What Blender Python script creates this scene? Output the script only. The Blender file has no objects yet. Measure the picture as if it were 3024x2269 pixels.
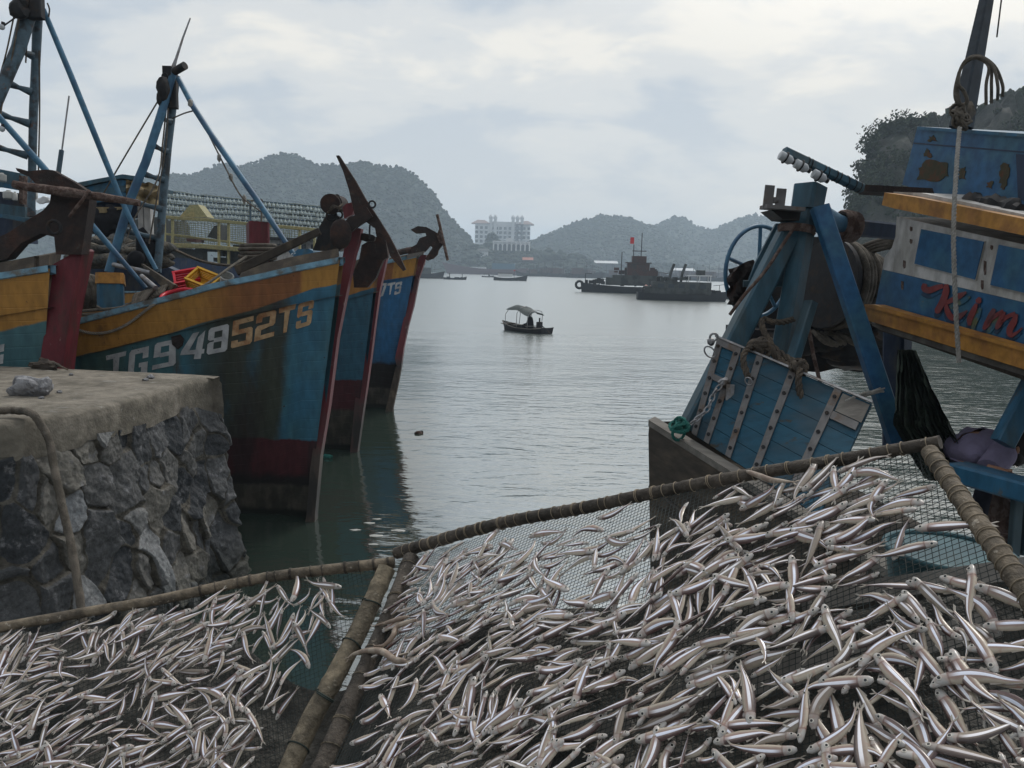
import bpy, math, random
import numpy as np
from mathutils import Vector, Matrix, noise
from mathutils.bvhtree import BVHTree
random.seed(7)
SC = bpy.context.scene
COL = SC.collection
R = math.radians
# ---------------- camera -------------------------------------------------
F, CX, CY = 2373.0, 1512.0, 1134.5
H = 3.2
pitch, roll = R(8.1), R(1.5)
fw = Vector((0, math.cos(pitch), -math.sin(pitch)))
r0 = Vector((1, 0, 0)); u0 = Vector((0, math.sin(pitch), math.cos(pitch)))
rt = r0*math.cos(roll) + u0*math.sin(roll)
up = u0*math.cos(roll) - r0*math.sin(roll)
O = Vector((0, 0, H))
cam = bpy.data.cameras.new('camera'); camo = bpy.data.objects.new('camera', cam); COL.objects.link(camo)
cam.sensor_width = 36; cam.lens = 36*F/3024; cam.clip_start = .05; cam.clip_end = 9000
m = Matrix((rt, up, -fw)).transposed().to_4x4(); m.translation = O
camo.matrix_world = m; SC.camera = camo
def ray(x, y): return fw + rt*((x-CX)/F) - up*((y-CY)/F)
def P(x, y, d): return O + ray(x, y)*d
def W(x, y, z=0.0):
    r = ray(x, y); return O + r*((z-H)/r.z)
def proj(p):
    q = p-O; d = q.dot(fw); return (CX+F*q.dot(rt)/d, CY-F*q.dot(up)/d, d)
def Zat(x, y, py):          # height at which the vertical line over (x, y) shows at picture row py
    lo, hi = H-2*y, H+4*y
    for _ in range(50):
        mid = (lo+hi)/2
        if proj(Vector((x, y, mid)))[1] > py: lo = mid
        else: hi = mid
    return lo
def lerp(a, b, t): return a+(b-a)*t
def interp(pts, x):
    if x <= pts[0][0]: return pts[0][1]
    for (a, b), (c, d) in zip(pts, pts[1:]):
        if x <= c: return b+(d-b)*(x-a)/(c-a) if c != a else d
    return pts[-1][1]
def sm(pts, n=6):           # catmull-rom through points
    pts = [Vector(p) for p in pts]
    if len(pts) < 3: return pts
    out = []
    q = [pts[0]*2-pts[1]]+pts+[pts[-1]*2-pts[-2]]
    for i in range(1, len(q)-2):
        a, b, c, d = q[i-1:i+3]
        for k in range(n):
            t = k/n
            out.append(.5*((2*b)+(c-a)*t+(2*a-5*b+4*c-d)*t*t+(3*b-a-3*c+d)*t**3))
    out.append(pts[-1]); return out
# ---------------- mesh builder -------------------------------------------
class MB:
    def __init__(s): s.v = []; s.f = []; s.m = []; s.a = {}
    def add(s, vs, fs, mi=0):
        b = len(s.v); s.v += [tuple(v) for v in vs]
        s.f += [tuple(i+b for i in f) for f in fs]; s.m += [mi]*len(fs); return b
    def box(s, c, sx, sy, sz, rz=0, mi=0, M=None):
        if M is None: M = Matrix.Rotation(rz, 3, 'Z')
        c = Vector(c); vs = [c+M@Vector((sx*i/2, sy*j/2, sz*k/2)) for i in (-1, 1) for j in (-1, 1) for k in (-1, 1)]
        s.add(vs, [(0,1,3,2),(4,6,7,5),(0,4,5,1),(2,3,7,6),(0,2,6,4),(1,5,7,3)], mi)
    def tube(s, pts, r, n=8, mi=0, cap=True, jit=0, tw=0):
        pts = [Vector(p) for p in pts]; N = len(pts)
        rs = r if isinstance(r, (list, tuple)) else [r]*N
        if len(rs) != N: rs = [interp([(i/(len(rs)-1), q) for i, q in enumerate(rs)], k/(N-1)) for k in range(N)]
        t0 = (pts[1]-pts[0]).normalized()
        nrm = t0.orthogonal().normalized(); vs = []
        for i, p in enumerate(pts):
            t = (pts[min(i+1, N-1)]-pts[max(i-1, 0)]).normalized()
            nrm = (nrm-t*nrm.dot(t)); nrm = nrm.normalized() if nrm.length > 1e-6 else t.orthogonal().normalized()
            b = t.cross(nrm)
            for k in range(n):
                a = 2*math.pi*k/n+tw*i; rr = rs[i]*(1+(random.uniform(-jit, jit) if jit else 0))
                vs.append(p+nrm*(math.cos(a)*rr)+b*(math.sin(a)*rr))
        fs = [(i*n+k, i*n+(k+1) % n, (i+1)*n+(k+1) % n, (i+1)*n+k) for i in range(N-1) for k in range(n)]
        if cap: fs += [tuple(range(n))[::-1], tuple((N-1)*n+k for k in range(n))]
        s.add(vs, fs, mi)
    def beam(s, p0, p1, w, h, rot=0, w1=None, h1=None, mi=0):
        p0, p1 = Vector(p0), Vector(p1); t = (p1-p0).normalized()
        a = t.cross(Vector((0, 1, 0))); a = a.normalized() if a.length > .05 else t.orthogonal().normalized(); b = t.cross(a)
        a, b = a*math.cos(rot)+b*math.sin(rot), b*math.cos(rot)-a*math.sin(rot)
        w1 = w if w1 is None else w1; h1 = h if h1 is None else h1
        vs = []; bv = .12
        for p, ww, hh in ((p0, w, h), (p1, w1, h1)):
            c = bv*min(ww, hh)
            for (x, y) in ((ww/2-c, hh/2), (-ww/2+c, hh/2), (-ww/2, hh/2-c), (-ww/2, -hh/2+c), (-ww/2+c, -hh/2), (ww/2-c, -hh/2), (ww/2, -hh/2+c), (ww/2, hh/2-c)):
                vs.append(p+a*x+b*y)
        s.add(vs, [(k, (k+1) % 8, 8+(k+1) % 8, 8+k) for k in range(8)]+[tuple(range(8))[::-1], tuple(range(8, 16))], mi)
    def prism(s, pts, ext, mi=0):      # polygon (list of vectors) extruded by vector ext
        n = len(pts); vs = [Vector(p) for p in pts]+[Vector(p)+Vector(ext) for p in pts]
        s.add(vs, [tuple(range(n)), tuple(range(n, 2*n))[::-1]]+[(i, n+i, n+(i+1) % n, (i+1) % n) for i in range(n)], mi)
    def grid(s, rows, mi=0, close=False):
        n = len(rows[0]); vs = [p for r in rows for p in r]
        s.add(vs, [(i*n+k, i*n+k+1, (i+1)*n+k+1, (i+1)*n+k) for i in range(len(rows)-1) for k in range(n-1)], mi)
    def twist(s, pts, r, mi=0, n=5, lay=None):
        pts = [Vector(p) for p in pts]; L = [0]
        for p, q in zip(pts, pts[1:]): L.append(L[-1]+(q-p).length)
        lay = lay or r*5.5; N = max(6, int(L[-1]/(lay/7))); ra = r*.52
        nrm = (pts[1]-pts[0]).normalized().orthogonal().normalized(); P0 = []; k = 0
        for i in range(N+1):
            d = L[-1]*i/N
            while k < len(L)-2 and L[k+1] < d: k += 1
            f = (d-L[k])/max(1e-9, L[k+1]-L[k]); p = pts[k].lerp(pts[k+1], f); t = (pts[k+1]-pts[k]).normalized()
            nrm = (nrm-t*nrm.dot(t)).normalized(); P0.append((p, nrm.copy(), t.cross(nrm), d))
        for st in range(3):
            s.tube([p+(a*math.cos(6.283*(d/lay+st/3))+b*math.sin(6.283*(d/lay+st/3)))*ra for p, a, b, d in P0], r*.55, n, mi)
    def ico(s, c, r, sub=1, sq=(1, 1, 1), jit=.2, mi=0):
        V, Fc = ICO[sub]; c = Vector(c); vs = []
        for v in V:
            k = r*(1+random.uniform(-jit, jit)); vs.append((c.x+v[0]*k*sq[0], c.y+v[1]*k*sq[1], c.z+v[2]*k*sq[2]))
        s.add(vs, Fc, mi)
    def torus(s, c, R_, r, ax=(0, 0, 1), n=28, k=8, mi=0, sq=1, arc=(0, 1)):
        ax = Vector(ax).normalized(); a = ax.orthogonal().normalized(); b = ax.cross(a); c = Vector(c)
        full = arc == (0, 1)
        pts = [c+a*(R_*math.cos(2*math.pi*(arc[0]+(arc[1]-arc[0])*i/n)))+b*(R_*sq*math.sin(2*math.pi*(arc[0]+(arc[1]-arc[0])*i/n))) for i in range(n+1)]
        s.tube(pts, r, k, mi)
    def cyl(s, p0, p1, r, r1=None, n=16, mi=0): s.tube([p0, p1], [r, r if r1 is None else r1], n, mi)
def _ico():
    import bmesh
    out = {}
    for sub in (1, 2, 3):
        b = bmesh.new(); bmesh.ops.create_icosphere(b, subdivisions=sub, radius=1)
        out[sub] = ([tuple(v.co) for v in b.verts], [tuple(v.index for v in f.verts) for f in b.faces]); b.free()
    return out
ICO = _ico()
OFF = {}
def mk(name, mb, mats, parent=None, smooth=30, label=None, cat=None, group=None, kind=None, loc=None, recalc=True):
    me = bpy.data.meshes.new(name)
    off = Vector(OFF[parent.name]) if parent else (Vector(loc) if loc is not None else Vector((0, 0, 0)))
    if parent is None and loc is None and kind is None and mb.v:
        A = np.array(mb.v); off = Vector(((A[:,0].min()+A[:,0].max())/2, (A[:,1].min()+A[:,1].max())/2, A[:,2].min()))
    vs = [(v[0]-off.x, v[1]-off.y, v[2]-off.z) for v in mb.v]
    me.from_pydata(vs, [], mb.f)
    mats = mats if isinstance(mats, (list, tuple)) else [mats]
    for x in mats: me.materials.append(x)
    if len(mats) > 1: me.polygons.foreach_set('material_index', mb.m)
    for k, (ty, dat) in mb.a.items():
        at = me.attributes.new(k, ty, 'POINT')
        at.data.foreach_set('vector' if ty == 'FLOAT_VECTOR' else 'value', np.array(dat, dtype=np.float32).ravel())
    if recalc:
        import bmesh
        b = bmesh.new(); b.from_mesh(me); bmesh.ops.recalc_face_normals(b, faces=b.faces); b.to_mesh(me); b.free()
    if smooth:
        me.shade_smooth(); me.set_sharp_from_angle(angle=R(smooth))
    me.update()
    o = bpy.data.objects.new(name, me); COL.objects.link(o)
    if parent: o.parent = parent
    else: o.location = off
    OFF[o.name] = tuple(off)
    tag(o, label, cat, group, kind); return o
def tag(o, label=None, cat=None, group=None, kind=None):
    if label: o['label'] = label
    if cat: o['category'] = cat
    if group: o['group'] = group
    if kind: o['kind'] = kind
    return o
def thing(name, label, cat, loc, group=None):
    o = bpy.data.objects.new(name, None); COL.objects.link(o); o.location = loc; o.empty_display_size = .2
    OFF[o.name] = tuple(loc); return tag(o, label, cat, group)
def copytree(o, parent=None):
    c = o.copy(); COL.objects.link(c)
    if parent: c.parent = parent
    OFF[c.name] = OFF.get(o.name, (0, 0, 0))
    for ch in list(o.children): copytree(ch, c)
    return c
# ---------------- materials ----------------------------------------------
def srgb(r, g, b): return tuple(((c/255)/12.92 if c/255 <= .04045 else ((c/255+.055)/1.055)**2.4) for c in (r, g, b))+(1,)
class NT:
    def __init__(s, name):
        s.mat = bpy.data.materials.new(name); s.mat.use_nodes = True; s.n = s.mat.node_tree.nodes; s.l = s.mat.node_tree.links
        s.b = s.n['Principled BSDF']; s.co = s.n.new('ShaderNodeTexCoord').outputs['Object']
    def lk(s, a, b): s.l.new(a, b)
    def noise(s, sc, st=(1, 1, 1), det=4, rough=.55, vec=None, dist=0):
        mp = s.n.new('ShaderNodeMapping'); mp.inputs['Scale'].default_value = st; s.lk(vec or s.co, mp.inputs[0])
        t = s.n.new('ShaderNodeTexNoise'); t.inputs['Scale'].default_value = sc; t.inputs['Detail'].default_value = det
        t.inputs['Roughness'].default_value = rough; t.inputs['Distortion'].default_value = dist
        s.lk(mp.outputs[0], t.inputs['Vector']); return t.outputs['Fac']
    def ramp(s, v, lo, hi, a=0, b=1):
        t = s.n.new('ShaderNodeMapRange'); t.interpolation_type = 'SMOOTHSTEP'
        for k, x in ((1, lo), (2, hi), (3, a), (4, b)): t.inputs[k].default_value = x
        s.lk(v, t.inputs[0]); return t.outputs[0]
    def math(s, op, a, b=None, c=None):
        t = s.n.new('ShaderNodeMath'); t.operation = op
        for i, x in enumerate((a, b, c)):
            if x is None: continue
            if isinstance(x, (int, float)): t.inputs[i].default_value = x
            else: s.lk(x, t.inputs[i])
        return t.outputs[0]
    def mix(s, f, a, b, op='MIX'):
        t = s.n.new('ShaderNodeMix'); t.data_type = 'RGBA'; t.blend_type = op
        for i, x in ((0, f), (6, a), (7, b)):
            if isinstance(x, (int, float, tuple)): t.inputs[i].default_value = x
            else: s.lk(x, t.inputs[i])
        return t.outputs[2]
    def attr(s, nm):
        t = s.n.new('ShaderNodeAttribute'); t.attribute_name = nm; return t
    def sep(s, v):
        t = s.n.new('ShaderNodeSeparateXYZ'); s.lk(v, t.inputs[0]); return t.outputs
    def bump(s, h, st=.3, d=.01):
        t = s.n.new('ShaderNodeBump'); t.inputs['Strength'].default_value = st; t.inputs['Distance'].default_value = d
        s.lk(h, t.inputs['Height'])
        if s.b.inputs['Normal'].is_linked: s.lk(s.b.inputs['Normal'].links[0].from_socket, t.inputs['Normal'])
        s.lk(t.outputs[0], s.b.inputs['Normal'])
    def col(s, c): s.lk(c, s.b.inputs['Base Color'])
    def setp(s, rough=.6, metal=0, spec=None):
        s.b.inputs['Roughness'].default_value = rough; s.b.inputs['Metallic'].default_value = metal
        if spec is not None: s.b.inputs['Specular IOR Level'].default_value = spec
def mat(name, col, rough=.6, metal=0, wear=None, wsc=4, wlo=.5, whi=.62, wst=(1, 1, 1), wear2=None, w2sc=9, w2lo=.6, w2hi=.7, var=.25, vsc=12, bump=.3, bd=.004, bsc=60, bst=(1, 1, 1), spec=.3):
    n = NT(name); n.setp(rough, metal, spec); c = col
    if wear: c = n.mix(n.ramp(n.noise(wsc, wst, 6, .62), wlo, whi), c, wear)
    if wear2: c = n.mix(n.ramp(n.noise(w2sc, wst, 6, .65), w2lo, w2hi), c, wear2)
    if var:
        v = n.ramp(n.noise(vsc, wst, 5), .25, .75, 1-var, 1+var); g = n.n.new('ShaderNodeCombineColor')
        for i in range(3): n.lk(v, g.inputs[i])
        c = n.mix(1.0, c, g.outputs[0], 'MULTIPLY')
        n.col(c)
    elif isinstance(c, tuple): n.b.inputs['Base Color'].default_value = c
    else: n.col(c)
    if bump: n.bump(n.noise(bsc, bst, 4, .6), bump, bd)
    return n.mat
def C(r, g, b): return (r, g, b, 1)
M = {}
M['rust'] = mat('rusted iron', C(.024, .018, .017), .85, .0, C(.055, .027, .020), 5, .42, .7, wear2=C(.05, .045, .04), bump=.8, bd=.01, bsc=35)
M['rust_rope'] = mat('rust scaled bar', C(.075, .045, .036), .9, 0, C(.15, .11, .095), 14, .45, .6, bump=1, bd=.02, bsc=70)
M['iron'] = mat('dark iron', C(.022, .022, .024), .7, .2, C(.05, .032, .022), 7, .5, .7, bump=.5)
M['galv'] = mat('galvanised steel', C(.26, .26, .27), .5, .6, C(.15, .12, .10), 8, .5, .7)
M['strap'] = mat('grey painted steel strap', C(.13, .125, .125), .65, .0, C(.085, .06, .045), 6, .5, .68, bump=.3)
M['redpaint'] = mat('dark red paint', C(.105, .014, .020), .55, 0, C(.06, .025, .022), 5, .46, .64, (1, 1, .3), C(.2, .12, .11), 16, .66, .72, bump=.5, bd=.006, bsc=25, bst=(1, 1, .2))
M['bluewood'] = mat('blue painted timber', C(.022, .105, .19), .5, 0, C(.035, .085, .12), 4, .45, .62, (1, 1, .35), C(.09, .075, .055), 11, .64, .72, bump=.5, bd=.006, bsc=22, bst=(1, 1, .15))
M['bluepost'] = mat('blue grey painted timber', C(.034, .088, .125), .5, 0, C(.045, .075, .09), 4, .42, .6, (1, 1, .3), C(.07, .06, .05), 10, .66, .74, bump=.5, bd=.006, bsc=22, bst=(1, 1, .15))
M['bluebright'] = mat('bright blue paint', C(.018, .085, .185), .5, 0, C(.028, .095, .15), 3, .45, .65, wear2=C(.10, .085, .055), w2sc=6, w2lo=.68, w2hi=.72, bump=.25)
M['bluepipe'] = mat('blue painted pipe', C(.055, .15, .24), .45, .0, C(.03, .08, .15), 3, .45, .6, wear2=C(.10, .07, .05), w2sc=15, w2lo=.64, w2hi=.7)
M['bluegrey'] = mat('weathered blue grey pipe', C(.06, .10, .13), .55, 0, C(.03, .035, .04), 5, .48, .62, wear2=C(.08, .05, .04), w2sc=12, w2lo=.6, w2hi=.7)
M['board'] = mat('scuffed blue boards', C(.008, .060, .100), .7, 0, C(.018, .045, .065), 3, .45, .62, (.5, 1, 2), C(.035, .030, .022), 5, .59, .66, bump=.4, bd=.005, bsc=14, bst=(.2, 1, 1.5))
M['yellow'] = mat('ochre yellow paint', C(.36, .17, .032), .5, 0, C(.28, .125, .03), 4, .45, .6, wear2=C(.10, .06, .03), w2sc=14, w2lo=.66, w2hi=.72, bump=.3)
M['yellow2'] = mat('pale yellow steel', C(.27, .245, .115), .5, 0, C(.30, .24, .10), 2, .5, .65, bump=.1)
M['white'] = mat('dirty white paint', C(.42, .41, .40), .55, 0, C(.30, .29, .27), 4, .45, .62, (1, 1, .5), C(.22, .12, .05), 9, .69, .73, bump=.3)
M['darkwood'] = mat('old dark timber', C(.052, .042, .033), .8, 0, C(.10, .078, .055), 5, .48, .66, (1, 1, .4), bump=.8, bd=.008, bsc=30, bst=(.2, 1, 1))
M['hullbrown'] = mat('tarred brown hull planking', C(.045, .038, .032), .65, 0, C(.075, .06, .045), 3, .45, .65, (.4, .4, 1.5), C(.12, .085, .04), 12, .68, .73, bump=.4, bd=.006, bsc=20, bst=(.3, .3, 2))
M['greywood'] = mat('bleached grey planks', C(.15, .14, .125), .8, 0, C(.11, .10, .09), 4, .45, .62, (.2, 1, 1), bump=.8, bd=.006, bsc=30, bst=(.1, 1, 1))
M['rope'] = mat('hemp rope', C(.13, .112, .092), .9, 0, C(.075, .065, .052), 9, .45, .6, bump=1, bd=.01, bsc=110)
M['rope_dark'] = mat('old tarry rope', C(.075, .062, .05), .95, 0, C(.12, .095, .07), 9, .45, .6, bump=1, bd=.015, bsc=80)
M['rope_pale'] = mat('pale nylon rope', C(.33, .32, .30), .8, 0, C(.2, .19, .17), 12, .45, .6, bump=1, bd=.008, bsc=140)
M['redplastic'] = mat('red plastic', C(.50, .02, .035), .35, bump=.05, var=.1)
M['yelplastic'] = mat('yellow plastic', C(.55, .30, .02), .35, bump=.05, var=.15)
M['whiteplastic'] = mat('white plastic', C(.40, .40, .38), .4, bump=.05, var=.1)
M['pinkbits'] = mat('pink scraps', C(.6, .33, .28), .6)
M['rust_patch'] = mat('rusty bare patches', C(.055, .050, .028), .8, 0, C(.075, .035, .018), 12, .45, .6, bump=.6)
M['mastgrey'] = mat('dark grey mast timber', C(.028, .036, .046), .6, 0, C(.04, .06, .08), 5, .5, .66)
M['tarp'] = mat('tan tarpaulin', C(.25, .19, .10), .75, 0, C(.12, .09, .06), 3, .48, .68, bump=.8, bd=.05, bsc=6)
M['greentarp'] = mat('grey green tarpaulin', C(.045, .058, .058), .7, 0, C(.075, .09, .09), 2, .45, .65, bump=.6, bd=.03, bsc=5)
M['cloth_purple'] = mat('purple grey shirt cloth', C(.17, .15, .23), .9, var=.2, vsc=5, bump=.7, bd=.03, bsc=9)
M['trousers'] = mat('dark trouser cloth', C(.02, .022, .035), .9)
M['blackcloth'] = mat('black cloth', C(.012, .012, .015), .85)
M['skin'] = mat('tanned skin', C(.28, .15, .095), .55, bump=.1, var=.1)
M['hair'] = mat('black hair', C(.012, .010, .010), .5, bump=.8, bsc=200)
M['greennet'] = mat('dark green nylon netting', C(.042, .060, .045), .85, 0, C(.05, .07, .05), 8, .5, .7, bump=1, bd=.03, bsc=25)
M['teal'] = mat('teal twine', C(.02, .13, .11), .8, bump=1, bd=.01, bsc=90)
M['tealtub'] = mat('teal tub', C(.025, .07, .085), .5, 0, C(.035, .085, .095), 3, .45, .6, bump=.2)
M['glasslamp'] = mat('frosted lamp glass', C(.42, .44, .46), .2, var=.05, bump=0)
M['dullbulb'] = mat('lamp bulb glass', C(.42, .48, .48), .2, var=.05, bump=0)
M['tyre'] = mat('tyre rubber', C(.015, .015, .015), .85)
M['farhull'] = mat('dark far hull', C(.016, .016, .019), .8, bump=0)
M['farpurple'] = mat('maroon far hull', C(.10, .06, .07), .8, bump=0)
M['farblue'] = mat('faded blue cabin', C(.05, .12, .18), .8, bump=0)
M['fargrey'] = mat('grey green cabin', C(.055, .06, .058), .8, 0, C(.025, .028, .027), .8, .45, .6, bump=0)
M['farrust'] = mat('rust red cabin', C(.07, .035, .03), .8, 0, C(.05, .04, .04), .8, .45, .6, bump=0)
M['farwhite'] = mat('white render', C(.62, .63, .64), .8, bump=0, var=.1)
M['farglass'] = mat('dark window glass', C(.04, .05, .06), .2, bump=0, var=0)
M['roofred'] = mat('terracotta roof', C(.34, .13, .09), .8, bump=0)
M['flag'] = mat('red flag cloth', C(.55, .02, .02), .8, bump=0)
M['navy'] = mat('navy blue hull paint', C(.020, .035, .07), .6, 0, C(.05, .05, .055), 3, .5, .65, (1, 1, .3), bump=.2)
# ---------------- sky, light ---------------------------------------------
SUN_EL, SUN_AZ = 52, 28          # azimuth from +Y towards +X
w = bpy.data.worlds.new("World"); SC.world = w; w.use_nodes = True
nt = w.node_tree; N_ = nt.nodes; bg = N_['Background']; bg.inputs['Strength'].default_value = .1
def wn(t): return N_.new(t)
sky = wn('ShaderNodeTexSky'); sky.sky_type = 'NISHITA'; sky.sun_disc = False
sky.sun_elevation = R(SUN_EL); sky.sun_rotation = R(SUN_AZ); sky.dust_density = 4; sky.air_density = 1.5
tc = wn('ShaderNodeTexCoord'); sp = wn('ShaderNodeSeparateXYZ'); nt.links.new(tc.outputs['Generated'], sp.inputs[0])
def wm(op, a, b=None, clamp=False):
    t = wn('ShaderNodeMath'); t.operation = op; t.use_clamp = clamp
    for i, x in enumerate((a, b)):
        if x is None: continue
        if isinstance(x, (int, float)): t.inputs[i].default_value = x
        else: nt.links.new(x, t.inputs[i])
    return t.outputs[0]
def wmr(v, lo, hi, a, b):
    t = wn('ShaderNodeMapRange'); t.interpolation_type = 'SMOOTHSTEP'
    for k, x in ((1, lo), (2, hi), (3, a), (4, b)): t.inputs[k].default_value = x
    nt.links.new(v, t.inputs[0]); return t.outputs[0]
def wmix(f, a, b, op='MIX'):
    t = wn('ShaderNodeMix'); t.data_type = 'RGBA'; t.blend_type = op
    for i, x in ((0, f), (6, a), (7, b)):
        if isinstance(x, (int, float, tuple)): t.inputs[i].default_value = x
        else: nt.links.new(x, t.inputs[i])
    return t.outputs[2]
zc = wm('ADD', wm('MAXIMUM', sp.outputs[2], 0.0), .34)
cx_ = wm('DIVIDE', sp.outputs[0], zc); cy_ = wm('DIVIDE', sp.outputs[1], zc)
cb = wn('ShaderNodeCombineXYZ'); nt.links.new(cx_, cb.inputs[0]); nt.links.new(cy_, cb.inputs[1])
def wnoise(sc, det, loc, rough=.5, dist=0.0, st=(1, 1, 1)):
    mp = wn('ShaderNodeMapping'); mp.inputs['Location'].default_value = loc; mp.inputs['Scale'].default_value = st
    nt.links.new(cb.outputs[0], mp.inputs[0])
    t = wn('ShaderNodeTexNoise'); t.inputs['Scale'].default_value = sc; t.inputs['Detail'].default_value = det
    t.inputs['Roughness'].default_value = rough; t.inputs['Distortion'].default_value = dist
    nt.links.new(mp.outputs[0], t.inputs['Vector']); return t.outputs['Fac']
big = wnoise(1.5, 5, (3.1, 1.7, 0), .52, .3, (1, 1.25, 1))
sml = wnoise(4.2, 6, (8.3, 2.2, 0), .55, .4, (1, 1.2, 1))
mixn = wm('ADD', wm('MULTIPLY', big, .68), wm('MULTIPLY', sml, .32))
c = wmix(wmr(mixn, .43, .53, 0, 1), (5.6, 6.2, 6.9, 1), (7.7, 7.8, 7.75, 1))
c = wmix(wmr(mixn, .54, .62, 0, 1), c, (9.7, 9.3, 8.5, 1))
hz = wmr(sp.outputs[2], .0, .26, 1, 0)
c = wmix(wm('MULTIPLY', hz, .7), c, (7.95, 8.0, 7.85, 1))
# the overcast is brighter round the veiled sun and duller away from it
sd = Vector((math.sin(R(SUN_AZ))*math.cos(R(SUN_EL)), math.cos(R(SUN_AZ))*math.cos(R(SUN_EL)), math.sin(R(SUN_EL))))
dp = wn('ShaderNodeVectorMath'); dp.operation = 'DOT_PRODUCT'; nt.links.new(tc.outputs['Generated'], dp.inputs[0]); dp.inputs[1].default_value = sd
g = wmr(dp.outputs['Value'], -.75, .35, .24, 1.0)
gl = wmr(dp.outputs['Value'], .75, 1.0, 1.0, 1.9)
gg = wm('MULTIPLY', g, gl); cg = wn('ShaderNodeCombineColor')
for i in range(3): nt.links.new(gg, cg.inputs[i])
c = wmix(1.0, c, cg.outputs[0], 'MULTIPLY')
c = wmix(.93, sky.outputs[0], c)
nt.links.new(c, bg.inputs['Color'])
sl = bpy.data.lights.new('sun', 'SUN'); sl.energy = 1.5; sl.angle = R(12); sl.color = (1, .95, .88)
so = bpy.data.objects.new('sun', sl); COL.objects.link(so)
so.rotation_euler = sd.to_track_quat('Z', 'Y').to_euler()
SC.cycles.volume_bounces = 3
SC.view_settings.view_transform = 'Standard'; SC.view_settings.look = 'None'; SC.view_settings.gamma = 1; SC.view_settings.exposure = 0
# ---------------- haze ---------------------------------------------------
hb = MB(); hb.box((0, 1350, 52), 5000, 3700, 112)
hm = bpy.data.materials.new('haze air'); hm.use_nodes = True; hn = hm.node_tree
for n_ in list(hn.nodes):
    if n_.type != 'OUTPUT_MATERIAL': hn.nodes.remove(n_)
pv = hn.nodes.new('ShaderNodeVolumePrincipled'); pv.inputs['Color'].default_value = (.72, .86, 1.0, 1)
pv.inputs['Density'].default_value = 00.00060; pv.inputs['Anisotropy'].default_value = .2
hn.links.new(pv.outputs[0], [n_ for n_ in hn.nodes if n_.type == 'OUTPUT_MATERIAL'][0].inputs['Volume'])
hz_o = mk('haze', hb, hm, smooth=0, kind='stuff')
# ---------------- water --------------------------------------------------
n = NT('harbour water'); n.setp(.06, 0, .5); n.b.inputs['IOR'].default_value = 3.6
wx_, wy_, _z = n.sep(n.co)
pass
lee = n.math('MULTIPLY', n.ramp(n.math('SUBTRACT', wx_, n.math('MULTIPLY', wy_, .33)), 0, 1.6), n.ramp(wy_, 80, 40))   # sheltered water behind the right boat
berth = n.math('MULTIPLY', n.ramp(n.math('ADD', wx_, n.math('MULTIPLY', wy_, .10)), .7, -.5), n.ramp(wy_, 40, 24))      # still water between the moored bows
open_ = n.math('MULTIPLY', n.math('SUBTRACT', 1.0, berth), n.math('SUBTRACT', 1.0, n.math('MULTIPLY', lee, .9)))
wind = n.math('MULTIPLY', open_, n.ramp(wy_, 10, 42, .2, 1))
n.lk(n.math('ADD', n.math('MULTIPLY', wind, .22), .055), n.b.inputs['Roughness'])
n.col(n.mix(open_, C(.026, .040, .032), C(.060, .090, .080)))      # murky water, painted lighter in the open to stand in for reflected sky
wv = n.noise(1.6, (1.0, 2.2, 1), 3, .5, dist=.3); wf = n.noise(6.5, (1, 2.0, 1), 3, .55); wb = n.noise(.22, (1, 1.6, 1), 2, .5)
def wbump(h, st, d):
    n.bump(h, 1, d); bn = n.b.inputs['Normal'].links[0].from_node; n.lk(n.math('MULTIPLY', n.math('ADD', n.math('ADD', n.math('MULTIPLY', open_, .65), n.math('MULTIPLY', lee, .55)), .35), st), bn.inputs['Strength'])
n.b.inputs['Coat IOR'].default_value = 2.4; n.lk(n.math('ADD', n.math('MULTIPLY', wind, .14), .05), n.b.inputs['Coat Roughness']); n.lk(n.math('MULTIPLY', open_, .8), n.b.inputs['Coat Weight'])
wbump(wb, .5, .2); wbump(wv, .55, .07); wbump(wf, .45, .012)
n.lk(n.b.inputs['Normal'].links[0].from_socket, n.b.inputs['Coat Normal'])
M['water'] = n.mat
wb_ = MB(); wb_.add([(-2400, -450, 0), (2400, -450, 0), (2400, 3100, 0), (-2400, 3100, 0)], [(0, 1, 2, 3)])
mk('water', wb_, M['water'], smooth=0, kind='structure')
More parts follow.
